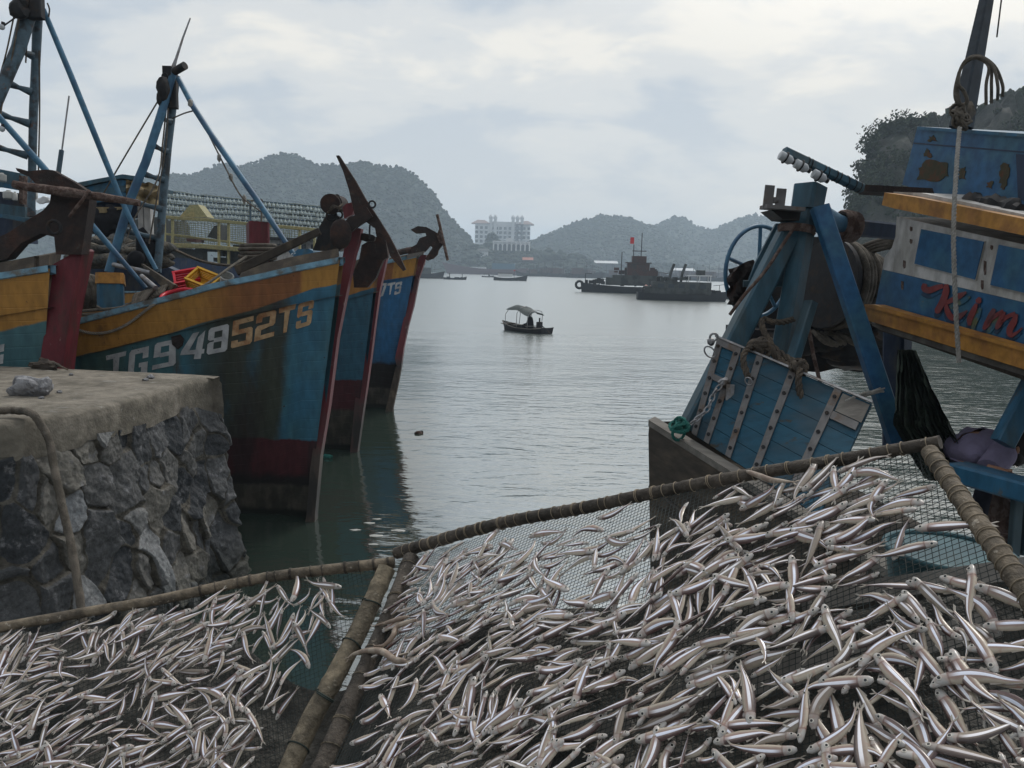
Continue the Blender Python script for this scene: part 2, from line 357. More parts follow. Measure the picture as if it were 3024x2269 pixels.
# ---------------- hills --------------------------------------------------
def folmat(nm, a, b, rock=None, sc=.05):
    return mat(nm, a, .9, 0, b, sc, .4, .62, wear2=rock, w2sc=sc*1.3, w2lo=.60, w2hi=.70, var=.35, vsc=sc*6, bump=0)
M['hillgreen'] = folmat('hillside scrub', C(.016, .028, .022), C(.026, .040, .028), C(.05, .055, .05), .03)
M['crown'] = folmat('hill tree leaves', C(.014, .027, .018), C(.025, .040, .024), None, .12)
M['rock'] = mat('limestone cliff', C(.045, .046, .040), .9, 0, C(.022, .028, .018), .12, .38, .56, (1, 1, .6), C(.12, .115, .10), .5, .62, .7, var=.4, vsc=.8, bump=1, bd=.5, bsc=.8)
def hill(name, ridge, d, crown, nrow=26, step=14, kind='structure', front=.80, rough=.05, seed=0, ncr=1500, zoff=None, mat_=None, mcr=None, label=None, sc=1, crownname='hill_trees'):
    """a ridge seen as (x, y) picture points at distance d; real slopes run down to the water before and behind it"""
    x0, x1 = ridge[0][0], ridge[-1][0]; nx = int((x1-x0)/step)+1; rows = []
    crest = []
    for i in range(nx):
        x = x0+(x1-x0)*i/(nx-1); y = interp(ridge, x)
        p = P(x, y, d*(1+.06*noise.noise(Vector((x*.004, seed, 0))))); crest.append(p)
    z0 = crown*1.2
    for j in range(-nrow//3, nrow+1):
        row = []
        for i, p in enumerate(crest):
            if j >= 0:
                t = j/nrow; dist = 1-(1-front)*t
                hgt = (1-t)**(.75+.35*noise.noise(Vector((i*step*.006, seed+3, 0))))
            else:
                t = -j/(nrow/3); dist = 1+.25*t; hgt = 1-t**1.3
            q = Vector((p.x*dist, p.y*dist, 0))
            h = max(p.z-z0, 1)*max(hgt, 0)
            s = 1/(d*.05)
            dn = noise.fractal(Vector((q.x*s, q.y*s, seed)), .9, 2.1, 5)*rough*d*.35*min(1, 4*t)*(1-t*.6)
            h = h+dn if 0 < t < 1 else (h if t == 0 else -1.5)
            row.append(Vector((q.x, q.y, max(h, -1.5))))
        rows.append(row)
    mb = MB(); mb.grid(rows); o = mk(name, mb, mat_ or M['hillgreen'], smooth=60, kind=kind)
    cb_ = MB(); rng = random.Random(seed+5); fr = rows[nrow//3-1 if nrow//3 else 0:]
    L = len(fr)
    for k in range(ncr):
        j = rng.random()**1.5*(L-2); i = rng.random()*(nx-1.01); a, b = int(j), int(i)
        p = fr[a][b].lerp(fr[a][b+1], i-b).lerp(fr[a+1][b].lerp(fr[a+1][b+1], i-b), j-a)
        if p.z < 1: continue
        r = crown*(.45+.75*rng.random()**2); cb_.ico(p+Vector((0, 0, r*.35)), r, 1, (1, 1, .7), .22)
    for i in range(0, nx-1):                      # crowns along the skyline
        for q in range(3):
            if rng.random() < .85:
                p = crest[i].lerp(crest[i+1], rng.random()); r = crown*(.4+.8*rng.random()**2)
                cb_.ico((p.x, p.y, p.z-z0+r*.5+rng.random()*crown*.4), r, 1, (1, 1, .9), .3)
    c_ = mk(crownname, cb_, mcr or M['crown'], smooth=0, kind='stuff', label=label, recalc=False)
    return o, c_, rows
r1 = [(330,560),(420,528),(500,512),(560,512),(613,497),(651,480),(668,478),(705,491),(726,480),(760,476),(790,461),(828,448),(870,451),(904,470),(937,484),(980,480),(1005,489),(1047,476),(1085,476),(1115,486),(1190,491),(1233,518),(1275,560),(1308,611),(1342,653),(1384,691),(1405,730),(1425,775),(1440,790)]
hill('hill', [(0,640),(150,610),(250,580)]+r1, 640, 1.5, seed=1, ncr=12000, rough=.03, label='hazy green trees covering the large left hill')
hill('hill', [(1440,800),(1500,735),(1568,710),(1615,688),(1658,671),(1701,652),(1744,645),(1765,630),(1804,636),(1851,639),(1873,645),(1916,664),(1940,668),(2000,720),(2060,780),(2080,800)], 900, 1.9, seed=2, ncr=7000, rough=.03, label='hazy trees covering the middle hill across the harbour')
hill('hill', [(1830,760),(1900,690),(1937,660),(1980,641),(2014,636),(2044,656),(2075,669),(2105,675),(2140,700),(2200,760),(2250,810)], 1050, 2.4, seed=3, ncr=2600, rough=.03, label='hazy trees on the hill right of the middle hill')
hill('hill', [(2040,770),(2100,678),(2152,654),(2195,637),(2226,630),(2290,637),(2360,645),(2440,660),(2540,700),(2620,800)], 1000, 2.4, seed=4, ncr=2600, rough=.03, label='hazy trees on the far hill beside the blue winch frame')
# low wooded headland below the hotel
hill('headland', [(1425,790),(1432,735),(1440,700),(1452,686),(1466,690),(1476,712),(1490,738),(1500,790)], 600, 1.8, nrow=10, step=5, seed=18, ncr=160, front=.97, label='clump of dark trees standing before the hotel')
hill('headland', [(1330,790),(1370,745),(1400,722),(1440,718),(1470,728),(1560,735),(1600,735),(1640,745),(1680,752),(1720,765),(1760,785),(1790,800)], 560, 3.0, nrow=12, step=9, seed=8, ncr=900, front=.93, label='dark trees on the low headland under the hotel')
hill('headland', [(1700,790),(1780,778),(1860,782),(1950,775),(2050,790),(2140,790),(2200,803)], 620, 2.2, nrow=10, step=9, seed=9, ncr=400, front=.95, label='low trees along the far shore')
# near limestone cliff on the right, leafy
cr = [(2505,800),(2515,690),(2522,632),(2530,569),(2552,514),(2560,476),(2568,430),(2578,392),(2592,380),(2644,362),(2690,346),(2711,360),(2758,331),(2775,340),(2792,335),(2813,318),(2860,322),(2901,320),(2956,293),(2986,262),(2998,276),(3024,265),(3080,240),(3200,215),(3400,190),(3700,150),(4200,200),(4700,420),(5000,800)]
M['leaf'] = folmat('cliff tree leaves', C(.016, .028, .013), C(.034, .048, .022), None, .5)
co, cc, rows = hill('cliff', cr, 120, .8, nrow=20, step=12, seed=11, ncr=200, front=.80, rough=.10, mat_=M['rock'], mcr=M['leaf'], crownname='cliff_bushes', label='dark bushes clinging to the near limestone cliff')
lb = MB(); rng = random.Random(3)
def leafclump(mb, c, r, n, rng, ls):
    for k in range(n):
        d = Vector((rng.gauss(0, 1), rng.gauss(0, 1), rng.gauss(0, 1))); d = d/(d.length+1e-6)*r*rng.random()**.4
        p = c+d; a = Vector((rng.gauss(0, 1), rng.gauss(0, 1), rng.gauss(0, 1))).normalized(); b = a.orthogonal().normalized()
        s = ls*(.6+rng.random()*.8); t = a.cross(b)
        mb.add([p+b*s, p+t*s*.5, p-b*s, p-t*s*.5], [(0, 1, 2, 3)])
nn = len(rows[0])
for k in range(900):
    j = 6 if rng.random() < .36 else 6+int(rng.random()**1.2*15)
    i = int(rng.random()**1.7*(min(nn, 75)-1)); j = min(j, len(rows)-1); p = rows[j][i]
    if noise.noise(Vector((p.x*.15, p.y*.15, p.z*.15))) < -.18: continue
    r = .5+rng.random()**2*1.9
    for q in range(3):
        leafclump(lb, p+Vector((rng.uniform(-.6, .6)*r, rng.uniform(-.6, .6)*r, r*(.2+.5*rng.random()))), r*.62, 34, rng, .27)
for (x, y, h, wd) in ((2757, 331, 2.6, 1.6), (2790, 336, 2.4, 1.3), (2984, 262, 2.0, 1.2), (2730, 352, 2.0, 2.0), (3010, 268, 2.2, 1.5), (2940, 296, 1.8, 1.8)):
    pk = MB(); c0 = P(x, y, 118); pk.tube([c0+Vector((0, 1, -6)), c0+Vector((.2, .5, -h)), c0+Vector((.1, .3, -h*.4)), c0], [wd*3, wd, wd*.5, .12], 9, jit=.25); mk('rock_pinnacle', pk, M['rock'], smooth=0, kind='structure')
mk('cliff_foliage', lb, M['leaf'], smooth=0, kind='stuff', label='leafy dark trees covering the near cliff on the right', recalc=False)
# ---------------- hotel --------------------------------------------------
M['roofpale'] = mat('faded tile roof', C(.24, .17, .15), .8, bump=0)
def hotel():
    d = 860; b0 = P(1402, 722, d); b1 = P(1566, 728, d); z1 = P(1402, 660, d).z; zb = 8.0
    t = thing('hotel', 'large white hotel block with red roofs and small turrets across the harbour', 'hotel', (b0.lerp(b1, .5).x, d, zb))
    W_ = (b1-b0).length; x0 = b0.x; y = b0.y; hz = z1-zb
    mb = MB()
    mb.box((x0+W_*.13, y+9, zb+hz*.5), W_*.26, 18, hz); mb.box((x0+W_*.5, y+13, zb+hz*.53), W_*.50, 16, hz*1.06); mb.box((x0+W_*.86, y+9, zb+hz*.5), W_*.26, 18, hz)
    for fx in (.28, .36, .68, .76, .84): mb.box((x0+W_*fx, y+2.5, zb+hz*.56), W_*.055, 5, hz*1.12)
    mk('wall', mb, M['farwhite'], t, 0)
    for fx, wd in ((.10, .30), (.90, .27)):
        rb = MB(); cx = x0+W_*fx; zz = zb+hz
        hw = W_*wd/2+1.5
        rb.add([(cx-hw, y-2, zz), (cx+hw, y-2, zz), (cx+hw, y+20, zz), (cx-hw, y+20, zz), (cx-hw*.35, y+9, zz+4.2), (cx+hw*.35, y+9, zz+4.2), ], [(0, 1, 5, 4), (1, 2, 5), (2, 3, 4, 5), (3, 0, 4), (3, 2, 1, 0)])
        mk('roof', rb, M['roofpale'], t, 0)
    for fx in (.28, .36, .68, .76, .84):
        tb = MB(); cx = x0+W_*fx; zz = zb+hz*1.12
        tb.tube([(cx, y+2.5, zz), (cx, y+2.5, zz+2), (cx, y+2.5, zz+3.4), (cx, y+2.5, zz+4.6)], [2.2, 2.3, 1.5, .2], 10)
        mk('turret', tb, M['farwhite'], t, 30)
    nfl = 8; k = 0
    for fl in range(nfl):
        for c_ in range(12):
            fx = .03+c_*.085
            if any(abs(fx-q) < .02 for q in (.28, .36, .68, .76, .84)): fx += .02
            yy = y-.06 if (fx < .25 or fx > .74) else y+4.94
            wb2 = MB(); wb2.box((x0+W_*fx, yy, zb+hz*(.1+.88*fl/nfl)+1.2), W_*.048, .12, hz/nfl*.55); mk('window', wb2, M['farglass'], t, 0)
            k += 1
    bb = MB()
    for fl in range(nfl):
        bb.box((x0+W_*.13, y-1.0, zb+hz*(.06+.88*fl/nfl)), W_*.25, 1.9, .5); bb.box((x0+W_*.52, y+4.0, zb+hz*(.06+.88*fl/nfl)), W_*.26, 1.9, .5); bb.box((x0+W_*.88, y-1.0, zb+hz*(.06+.88*fl/nfl)), W_*.2, 1.9, .5)
    mk('balcony', bb, M['farwhite'], t, 0)
hotel()
def pavilion():
    d = 548; a = P(1458, 736, d); b = P(1563, 738, d); top = P(1458, 716, d).z; zb = a.z-1
    t = thing('pavilion', 'low white arcaded building with arches below the hotel', 'building', (a.x, a.y, zb)); W_ = b.x-a.x
    mb = MB(); mb.box((a.x+W_/2, d+4, (top+zb)/2+.6), W_, 6, top-zb); mb.box((a.x+W_/2, d+1.2, top+.4), W_+1, 3, .7); mb.box((a.x+W_*.42, d+1, top+1.8), W_*.16, 3, 2.2)
    for i in range(9): mb.box((a.x+W_*i/8, d+.2, (top+zb)/2), .8, .8, top-zb)
    mk('wall', mb, M['farwhite'], t, 0)
    for i in range(8):
        ab = MB(); cx = a.x+W_*(i+.5)/8; hw = W_/8*.36; zc_ = zb+(top-zb)*.62; pts = [(cx-hw, d+.9, zb+.3), (cx+hw, d+.9, zb+.3)]+[(cx+hw*math.cos(q*math.pi/6), d+.9, zc_+hw*.8*math.sin(q*math.pi/6)) for q in range(7)]
        ab.prism(pts, (0, .1, 0)); mk('arch', ab, M['farglass'], t, 0)
pavilion()
def house(label, x0, x1, ytop, ybase, d, wall, roof):
    a = P(x0, ybase, d); b = P(x1, ybase, d); z1 = P(x0, ytop, d).z; zb = min(a.z, 4)-2
    t = thing('house', label, 'house', (a.x, a.y, zb)); mb = MB(); W_ = b.x-a.x
    mb.box((a.x+W_/2, a.y+4, (z1+zb)/2), W_, 8, z1-zb); mk('wall', mb, wall, t, 0)
    rb = MB(); rb.prism([(a.x-.6, a.y-1, z1), (a.x-.6, a.y+9, z1), (a.x-.6, a.y+4, z1+1.8)], (W_+1.2, 0, 0)); mk('roof', rb, roof, t, 0)
    nw = max(1, int(W_/5))
    for i in range(nw):
        q = MB(); q.box((a.x+W_*(i+.5)/nw, a.y-.05, (z1*.6+zb*.4+1)), 1.6, .12, 1.6); mk('window', q, M['farglass'], t, 0)
house('pale house at the foot of the left hill beside the headland', 1385, 1408, 752, 780, 545, M['farwhite'], M['fargrey'])
house('taller pale house with columns left of the headland', 1412, 1440, 742, 780, 540, M['farwhite'], M['fargrey'])
house('long low shed with pale roof on the far shore', 1716, 1822, 776, 790, 590, M['fargrey'], M['farwhite'])
house('small pale roofed house behind the dark workboats', 1990, 2050, 799, 812, 590, M['farrust'], M['farwhite'])
house('low brown shed on the far shore right of the workboats', 2070, 2150, 805, 820, 560, M['farrust'], M['fargrey'])
house('small red roofed house low on the headland', 1545, 1572, 768, 785, 530, M['fargrey'], M['roofred'])
house('tiny white hut at the waterline left of the headland', 1330, 1352, 779, 787, 545, M['farwhite'], M['farwhite'])
# ---------------- boats at a distance ------------------------------------
def hull_mb(L, B, h0, h1, n=12, bow=.25, dk=.25):
    """hull along +X (bow at +L/2); h0 freeboard amidships, h1 at the bow"""
    mb = MB(); rows = []
    for i in range(n+1):
        t = i/n; x = -L/2+L*t
        b = B/2*(1-max(0, (t-.5)/.5)**2.2*.97)*(.82+.18*min(1, t/.2)); zs = h0+(h1-h0)*max(0, (t-.45)/.55)**2+(h1-h0)*.35*max(0, (.3-t)/.3)**2
        rk = bow*h1*max(0, (t-.7)/.3)
        rows.append([Vector((x+rk, b, zs)), Vector((x+rk*.4, b*.9, zs*.35)), Vector((x, b*.6, -.3)), Vector((x, -b*.6, -.3)), Vector((x+rk*.4, -b*.9, zs*.35)), Vector((x+rk, -b, zs))])
    mb.grid(rows)
    mb.grid([[r[5]-Vector((0, -.05*B, dk)), r[0]-Vector((0, .05*B, dk))] for r in rows])
    mb.add(rows[0], [tuple(range(6))]); return mb, rows
def place(root, px, py, ang, z=0):
    p = W(px, py, z); root.location = (p.x, p.y, z); root.rotation_euler = (0, 0, R(ang)); return p
def craft(name, label, cat, px, py, ang, L, B, h0, h1, hullm, extras, group=None):
    t = thing(name, label, cat, (0, 0, 0), group)
    mb, rows = hull_mb(L, B, h0, h1); mk('hull', mb, hullm, t, 40)
    for nm, mb2, mt in extras: mk(nm, mb2, mt, t, 30)
    place(t, px, py, ang); return t
def bx(*b):
    mb = MB()
    for q in b: mb.box(q[:3], *q[3:6])
    return mb
def tb(paths, r, n=6):
    mb = MB()
    for p in paths: mb.tube(p, r, n)
    return mb
# covered sampan left of centre
a = MB(); a.grid([[Vector((x, y, 1.75+.18*math.cos(y*1.3)-.03*x)) for y in (-.8, -.4, 0, .4, .8)] for x in (-1.6, 0, 2.2)])
craft('sampan', 'small dark sampan under a flat canopy, nearest the docked bows', 'boat', 1343, 826, 8, 6.4, 1.7, .45, .9, M['farhull'],
      [('canopy', a, M['greentarp']), ('canopy_post', tb([[(-1.5, .7, .3), (-1.5, .7, 1.8)], [(-1.5, -.7, .3), (-1.5, -.7, 1.8)], [(2.1, .7, .3), (2.1, .7, 1.65)], [(2.1, -.7, .3), (2.1, -.7, 1.65)]], .05), M['iron']),
       ('cargo', bx((-1.8, 0, .55, 1, 1, .5), (.6, .1, .5, 1.4, .9, .4), (1.9, 0, .5, .6, .8, .5)), M['farhull'])])
def person_far(label, loc, s, cloth, rz=0, hat=None):
    """small seated figure, one skinned surface"""
    mb = MB(); X, Y, Z = loc
    mb.tube([(X, Y, Z), (X, Y, Z+.15*s), (X+.02*s, Y, Z+.38*s), (X+.04*s, Y, Z+.55*s), (X+.05*s, Y, Z+.60*s)], [.17*s, .18*s, .17*s, .13*s, .05*s], 10)
    mb.tube([(X+.05*s, Y, Z+.58*s), (X+.06*s, Y, Z+.66*s)], .055*s, 8)
    for q in (-1, 1):
        mb.tube([(X, Y+q*.08*s, Z+.05*s), (X+.38*s, Y+q*.12*s, Z+.12*s), (X+.42*s, Y+q*.12*s, Z-.22*s)], [.09*s, .075*s, .05*s], 8)
        mb.tube([(X+.02*s, Y+q*.17*s, Z+.5*s), (X+.08*s, Y+q*.21*s, Z+.25*s), (X+.3*s, Y+q*.15*s, Z+.2*s)], [.06*s, .05*s, .035*s], 8)
    o = mk('person', mb, cloth, smooth=60, label=label, cat='person', loc=(X, Y, Z))
    hb_ = MB(); hb_.ico((X+.07*s, Y, Z+.76*s), .115*s, 2, (1, .85, 1.15), 0)
    hb_.tube([(X+.17*s, Y, Z+.75*s), (X+.2*s, Y, Z+.73*s)], .02*s, 6)
    mk('head', hb_, M['skin'], o, 60)
    h2 = MB(); h2.ico((X+.055*s, Y, Z+.80*s), .125*s, 2, (1, .9, .9), 0)
    if hat: h2.tube([(X+.07*s, Y, Z+.80*s), (X+.08*s, Y, Z+.83*s)], [.2*s, .12*s], 12)
    mk('hat' if hat else 'hair', h2, M['blackcloth'] if hat else M['hair'], o, 60)
    return o
craft('rowing_boat', 'tiny open rowing boat with a canopy seen beyond the sampan', 'boat', 1440, 819, -4, 4.6, 1.4, .35, .7, M['farhull'],
      [('canopy', bx((-.6, 0, 1.5, 1.9, 1.1, .06)), M['greentarp']), ('canopy_post', tb([[(-1.4, .5, .2), (-1.4, .5, 1.5)], [(.3, -.5, .2), (.3, -.5, 1.5)]], .04), M['iron'])])
q = W(1444, 819); person_far('distant figure sitting in the tiny rowing boat', (q.x, q.y-.1, .45), 1.25, M['blackcloth'])
craft('fishing_boat', 'small fishing boat with raised bow and white side rails, right of the rowing boat', 'boat', 1506, 829, 4, 9.6, 2.4, .75, 1.75, M['farhull'],
      [('cabin', bx((-1.4, 0, 1.5, 4.2, 1.7, .9)), M['farwhite']), ('roof', bx((-1.2, 0, 2.15, 5, 2.1, .12)), M['farrust']),
       ('mast', tb([[(1.2, 0, .8), (1.3, 0, 3.2)], [(1.5, 0, 3.0), (3.9, 0, 1.8)]], .05), M['iron']), ('flag', bx((1.25, 0, 2.95, .5, .03, .35)), M['flag'])])
# dark boat half hidden behind the last bow
craft('fishing_boat', 'grey cabin fishing boat partly hidden behind the bow lettered 7TS', 'boat', 1258, 822, 6, 10, 3, 1.3, 2.2, M['farhull'],
      [('cabin', bx((-.8, 0, 2.2, 4.6, 2.2, 1.9)), M['fargrey']), ('window', bx((.2, -1.14, 2.5, .6, .06, .5), (-1.4, -1.14, 2.5, .6, .06, .5)), M['farglass']),
       ('rail', tb([[(2, -1.2, 1.6), (2, -1.2, 2.6), (4.6, -.6, 2.9)], [(1.7, 0, 2), (1.7, 0, 4.2)], [(2.6, 0, 2), (2.6, 0, 3.6)]], .05), M['iron'])])
# ---------------- centre boat with the boatman ---------------------------
def centre_boat():
    t = thing('sampan', 'small motor sampan with curved tarpaulin canopy heading across open water', 'boat', (0, 0, 0))
    L, B = 3.1, 1.15
    mb, rows = hull_mb(L, B, .20, .46, 14, .5, .16); mb.v = [(-x, y, z) for x, y, z in mb.v]; rows = [[Vector((-p.x, p.y, p.z)) for p in r] for r in rows]; mk('hull', mb, M['farhull'], t, 40)
    for s in (-1, 1):
        g_ = MB(); g_.tube([r[0 if s > 0 else 5]+Vector((0, 0, .01)) for r in rows], .028, 6); mk('gunwale', g_, M['greywood'], t, 40)
    c = MB(); rws = []
    for i in range(11):
        x = -.95+1.75*i/10; z = 1.20+.14*math.sin(math.pi*min(1, (i+2)/9))-.16*max(0, (i-5)/5)**1.4
        rws.append([Vector((x+(.03*k if i == 0 else 0), y, z-.20*abs(y/.55)**2.6+.03*math.sin(7*y+i))) for k, y in enumerate([-.55, -.42, -.22, 0, .22, .42, .55])])
    c.grid(rws); c.grid([[p+Vector((0, 0, .012)) for p in r] for r in rws]); mk('canopy', c, M['greentarp'], t, 60)
    for x, h in ((-.9, 1.22), (-.05, 1.33), (.75, 1.18)):
        a = MB(); a.tube([(x-.12, -.52, .28), (x-.08, -.54, h*.72), (x, -.4, h*.92), (x, 0, h), (x, .4, h*.92), (x-.08, .54, h*.72), (x-.12, .52, .28)], .016, 6); mk('canopy_hoop', a, M['galv'], t, 60)
    a = MB(); a.box((-.5, 0, .33), .25, .95, .03); a.box((.55, 0, .33), .25, .95, .03); a.box((-1.35, 0, .36), .3, .8, .03); mk('seat', a, M['greywood'], t)
    a = MB(); a.box((.95, .05, .42), .22, .24, .3); a.cyl((.95, .05, .55), (.95, .05, .78), .04); a.tube([(1.1, 0, .45), (1.75, -.1, .12), (1.95, -.12, -.05)], .025, 6); mk('engine', a, M['iron'], t)
    p = place(t, 1552, 980, -46)
    return p
cp = centre_boat()
pp = person_far('boatman sitting under the canopy of the small sampan', (0, 0, 0), 1.02, M['blackcloth'], hat=True)
pp.location = (cp.x+.24, cp.y-.26, .20); pp.rotation_euler = (0, 0, R(150))
# ---------------- the two dark workboats ---------------------------------
def tug():
    t = thing('tugboat', 'dark tugboat with rust red wheelhouse and masts, left of the pair', 'tugboat', (0, 0, 0))
    mb, rows = hull_mb(15, 4, .95, 1.5, 14, .15, .3); mk('hull', mb, M['farhull'], t, 40)
    mk('deckhouse', bx((-1, 0, 2.0, 7.5, 3, 1.6), (1.5, 0, 1.8, 4.5, 2.8, 1.2)), M['fargrey'], t, 0)
    mk('wheelhouse', bx((-1.2, 0, 3.7, 3.4, 2.4, 1.9), (-1.2, 0, 4.75, 3.9, 2.9, .15), (-1.3, 0, 5.3, 2.2, 1.6, 1.0), (-3.2, 0, 3.2, 1.4, 2.2, .8)), M['farrust'], t, 0)
    for x in (-2.3, -1.5, -.7, .1):
        mk('window', bx((x, -1.24, 4.0, .5, .06, .6)), M['farglass'], t, 0)
    mk('mast', tb([[(-1.6, 0, 5.5), (-1.6, 0, 9.4)], [(-.4, 0, 5.5), (-.4, 0, 7.6)], [(-2.4, 0, 6.6), (-.2, 0, 6.6)], [(1.4, 0, 2.4), (1.4, 0, 6.4), (1.0, 0, 6.4)]], .07), M['iron'], t)
    mk('flag', bx((-.1, 0, 8.2, .6, .04, 1.0)), M['flag'], t, 0)
    a = MB(); a.torus((7.9, -.3, 1.1), .55, .2, (0, 1, 0)); mk('tyre_fender', a, M['tyre'], t)
    a = MB(); a.torus((5.2, -.8, 1.5), .5, .1, (0, 1, 0)); a.box((6.1, 0, 1.6), .7, .7, .5); a.box((4.2, .2, 1.5), .6, .9, .5); a.cyl((6.8, 0, 1.2), (6.8, 0, 1.9), .25); mk('winch', a, M['iron'], t)
    g = random.Random(2)
    mk('deck_clutter', bx(*[(g.uniform(-6.5, 6), g.uniform(-1.2, 1.2), 1.25+g.random()*.7, g.uniform(.3, 1.2), g.uniform(.3, .8), g.uniform(.2, .9)) for _ in range(26)]), M['iron'], t, 0, kind='stuff')
    mk('upper_clutter', bx(*[(g.uniform(-4.2, 2.5), g.uniform(-1.1, 1.1), 2.9+g.random()*.9, g.uniform(.2, .9), g.uniform(.3, .8), g.uniform(.2, 1.1)) for _ in range(22)]), M['farrust'], t, 0, kind='stuff')
    mk('railing', tb([[(-7, -1.5, 2.1), (-4, -1.6, 2.0), (0, -1.7, 1.9), (5, -1.3, 2.1)]]+[[(x, -1.55, 1.1), (x, -1.55, 2.0)] for x in range(-7, 6)], .035), M['iron'], t)
    mk('crane_post', tb([[(-4.5, 0, 1), (-4.5, 0, 3.4), (-6, 0, 3.2)], [(7, 0, 1.4), (7, 0, 2.9), (6, 0, 2.9)]], .06), M['iron'], t)
    place(t, 1858, 866, 176)
tug()
def barge():
    t = thing('workboat', 'dark long cabin workboat with open stern shelter, right of the pair', 'workboat', (0, 0, 0))
    mb, rows = hull_mb(10.6, 3, .8, 1.25, 14, .35, .2); mk('hull', mb, M['farhull'], t, 40)
    mk('cabin', bx((-.1, 0, 1.5, 7.0, 2.3, 1.5), (-3.6, 0, 1.2, 1.8, 2.2, .9)), M['fargrey'], t, 0)
    for i in range(5): mk('window', bx((-2.6+i*1.25, -1.19, 1.75, .7, .06, .45)), M['farglass'], t, 0)
    mk('shelter_roof', bx((2.0, 0, 3.05, 2.9, 2.0, .1)), M['farwhite'], t, 0)
    mk('shelter_post', tb([[(x, y, 2.2), (x, y, 3.0)] for x in (.7, 2, 3.3) for y in (-.9, .9)], .05), M['farwhite'], t)
    mk('water_tank', bx((2.2, 0, 3.4, 1, .8, .6)), M['fargrey'], t, 0)
    for x in (-1.5, -.1): mk('funnel', tb([[(x, 0, 2.2), (x+.1, 0, 3.2), (x+.5, 0, 4.4)]], .17, 10), M['fargrey'], t)
    mk('roof_gear', bx((-2.6, 0, 2.5, .9, .8, .5), (-.8, .3, 2.5, .6, .6, .6)), M['iron'], t, 0)
    g = random.Random(5)
    mk('deck_clutter', bx(*[(g.uniform(-4.6, 4.6), g.uniform(-.9, .9), .9+g.random()*.6, g.uniform(.2, .8), g.uniform(.3, .8), g.uniform(.15, .6)) for _ in range(22)]), M['iron'], t, 0, kind='stuff')
    mk('roof_clutter', bx(*[(g.uniform(-3.3, 1.2), g.uniform(-.9, .9), 2.35+g.random()*.35, g.uniform(.2, .9), g.uniform(.3, .8), g.uniform(.15, .5)) for _ in range(14)]), M['fargrey'], t, 0, kind='stuff')
    mk('railing', tb([[(3.6, -1.3, 1.9), (5.3, -.5, 2.1)], [(4.4, -.9, 1.0), (4.4, -.9, 2.0)], [(5.3, -.4, 1.2), (5.3, -.4, 2.1)], [(-5.2, -1.1, 1.5), (-3.9, -1.2, 1.4)]], .03), M['iron'], t)
    place(t, 2010, 888, -4)
barge()
a = MB()
for i in range(9): a.ico((0, 0, 0), .01)
a = MB()
for i in range(14): a.ico((random.uniform(-.9, .9), random.uniform(-.4, .4), random.uniform(0, .3)), .22, 1)
o = mk('cargo_pile', a, M['pinkbits'], loc=(0, 0, 0), label='pale pinkish heap of sacks on the bow between the workboats', cat='cargo'); q = W(1925, 872); o.location = (q.x, q.y+1, 1.0)
# ---------------- boats lined up along the far shore ---------------------
t = thing('cargo_ship', 'long maroon hulled cargo ship moored in front of the headland', 'ship', (0, 0, 0))
mb, rows = hull_mb(46, 6, 3.2, 6.5, 16, .5, .3); mk('hull', mb, M['farpurple'], t, 40)
mk('cabin', bx((-9, 0, 4.8, 13, 4.5, 3.4)), M['farblue'], t, 0); mk('hatch', bx((6, 0, 3.6, 10, 4, .9)), M['farwhite'], t, 0)
mk('mast', tb([[(-4, 0, 4), (-4, 0, 11)], [(10, 0, 3), (10, 0, 8)], [(-4, 0, 9), (2, 0, 6)]], .18), M['iron'], t)
place(t, 1440, 811.5, 177); t.location.z = 0
def trawler():
    t = thing('fishing_boat', 'hazy far off fishing boat moored in the row below the middle hill', 'boat', (0, 0, 0), 'far boats moored along the shore')
    mb, rows = hull_mb(13, 3.6, 1.4, 2.8, 10, .35, .3); mk('hull', mb, M['farhull'], t, 40)
    mk('cabin', bx((-2.8, 0, 2.6, 4.4, 2.6, 2.2), (-2.8, 0, 3.8, 5, 3, .2)), M['farblue'], t, 0)
    mk('mast', tb([[(1, 0, 1.2), (1, 0, 6.5)], [(1, 0, 4), (5, 0, 3.2)], [(-3, 0, 4), (-3, 0, 6.8)]], .1), M['iron'], t); return t
tp = trawler(); rg = random.Random(12); first = True
for i in range(22):
    px = 1560+i*26+rg.uniform(-8, 8); o = tp if first else copytree(tp); first = False
    place(o, px, 797+(px-1512)*.026+rg.uniform(15.5, 19), rg.choice((0, 180, 20, 160, -25, 200))+rg.uniform(-12, 12))
    s = rg.uniform(.75, 1.25); o.scale = (s, s, s)
    if i % 3 == 0:
        for ch in o.children:
            if ch.name.startswith('cabin'): ch.data = ch.data.copy(); ch.data.materials[0] = M['farrust']
craft('motorboat', 'small white speedboat by the far shore right of the moored boats row', 'boat', 1730, 820, 10, 8, 2.6, 1.4, 1.9, M['farwhite'], [('cabin', bx((-.5, 0, 1.7, 3, 1.8, .8)), M['farglass'])])
craft('rowing_boat', 'small dark open boat drifting before the far shore, left of the white speedboat', 'boat', 1690, 821, 15, 6, 1.8, .8, 1.2, M['farhull'], [('cargo', bx((0, 0, 1.0, 2, 1, .7)), M['farhull'])])
craft('sampan', 'dark sampan nose just visible right of the big spoked wheel', 'boat', 2158, 884, 170, 6, 1.4, .5, .9, M['farhull'], [('cargo', bx((0, 0, .6, 2, .8, .4)), M['farhull'])])
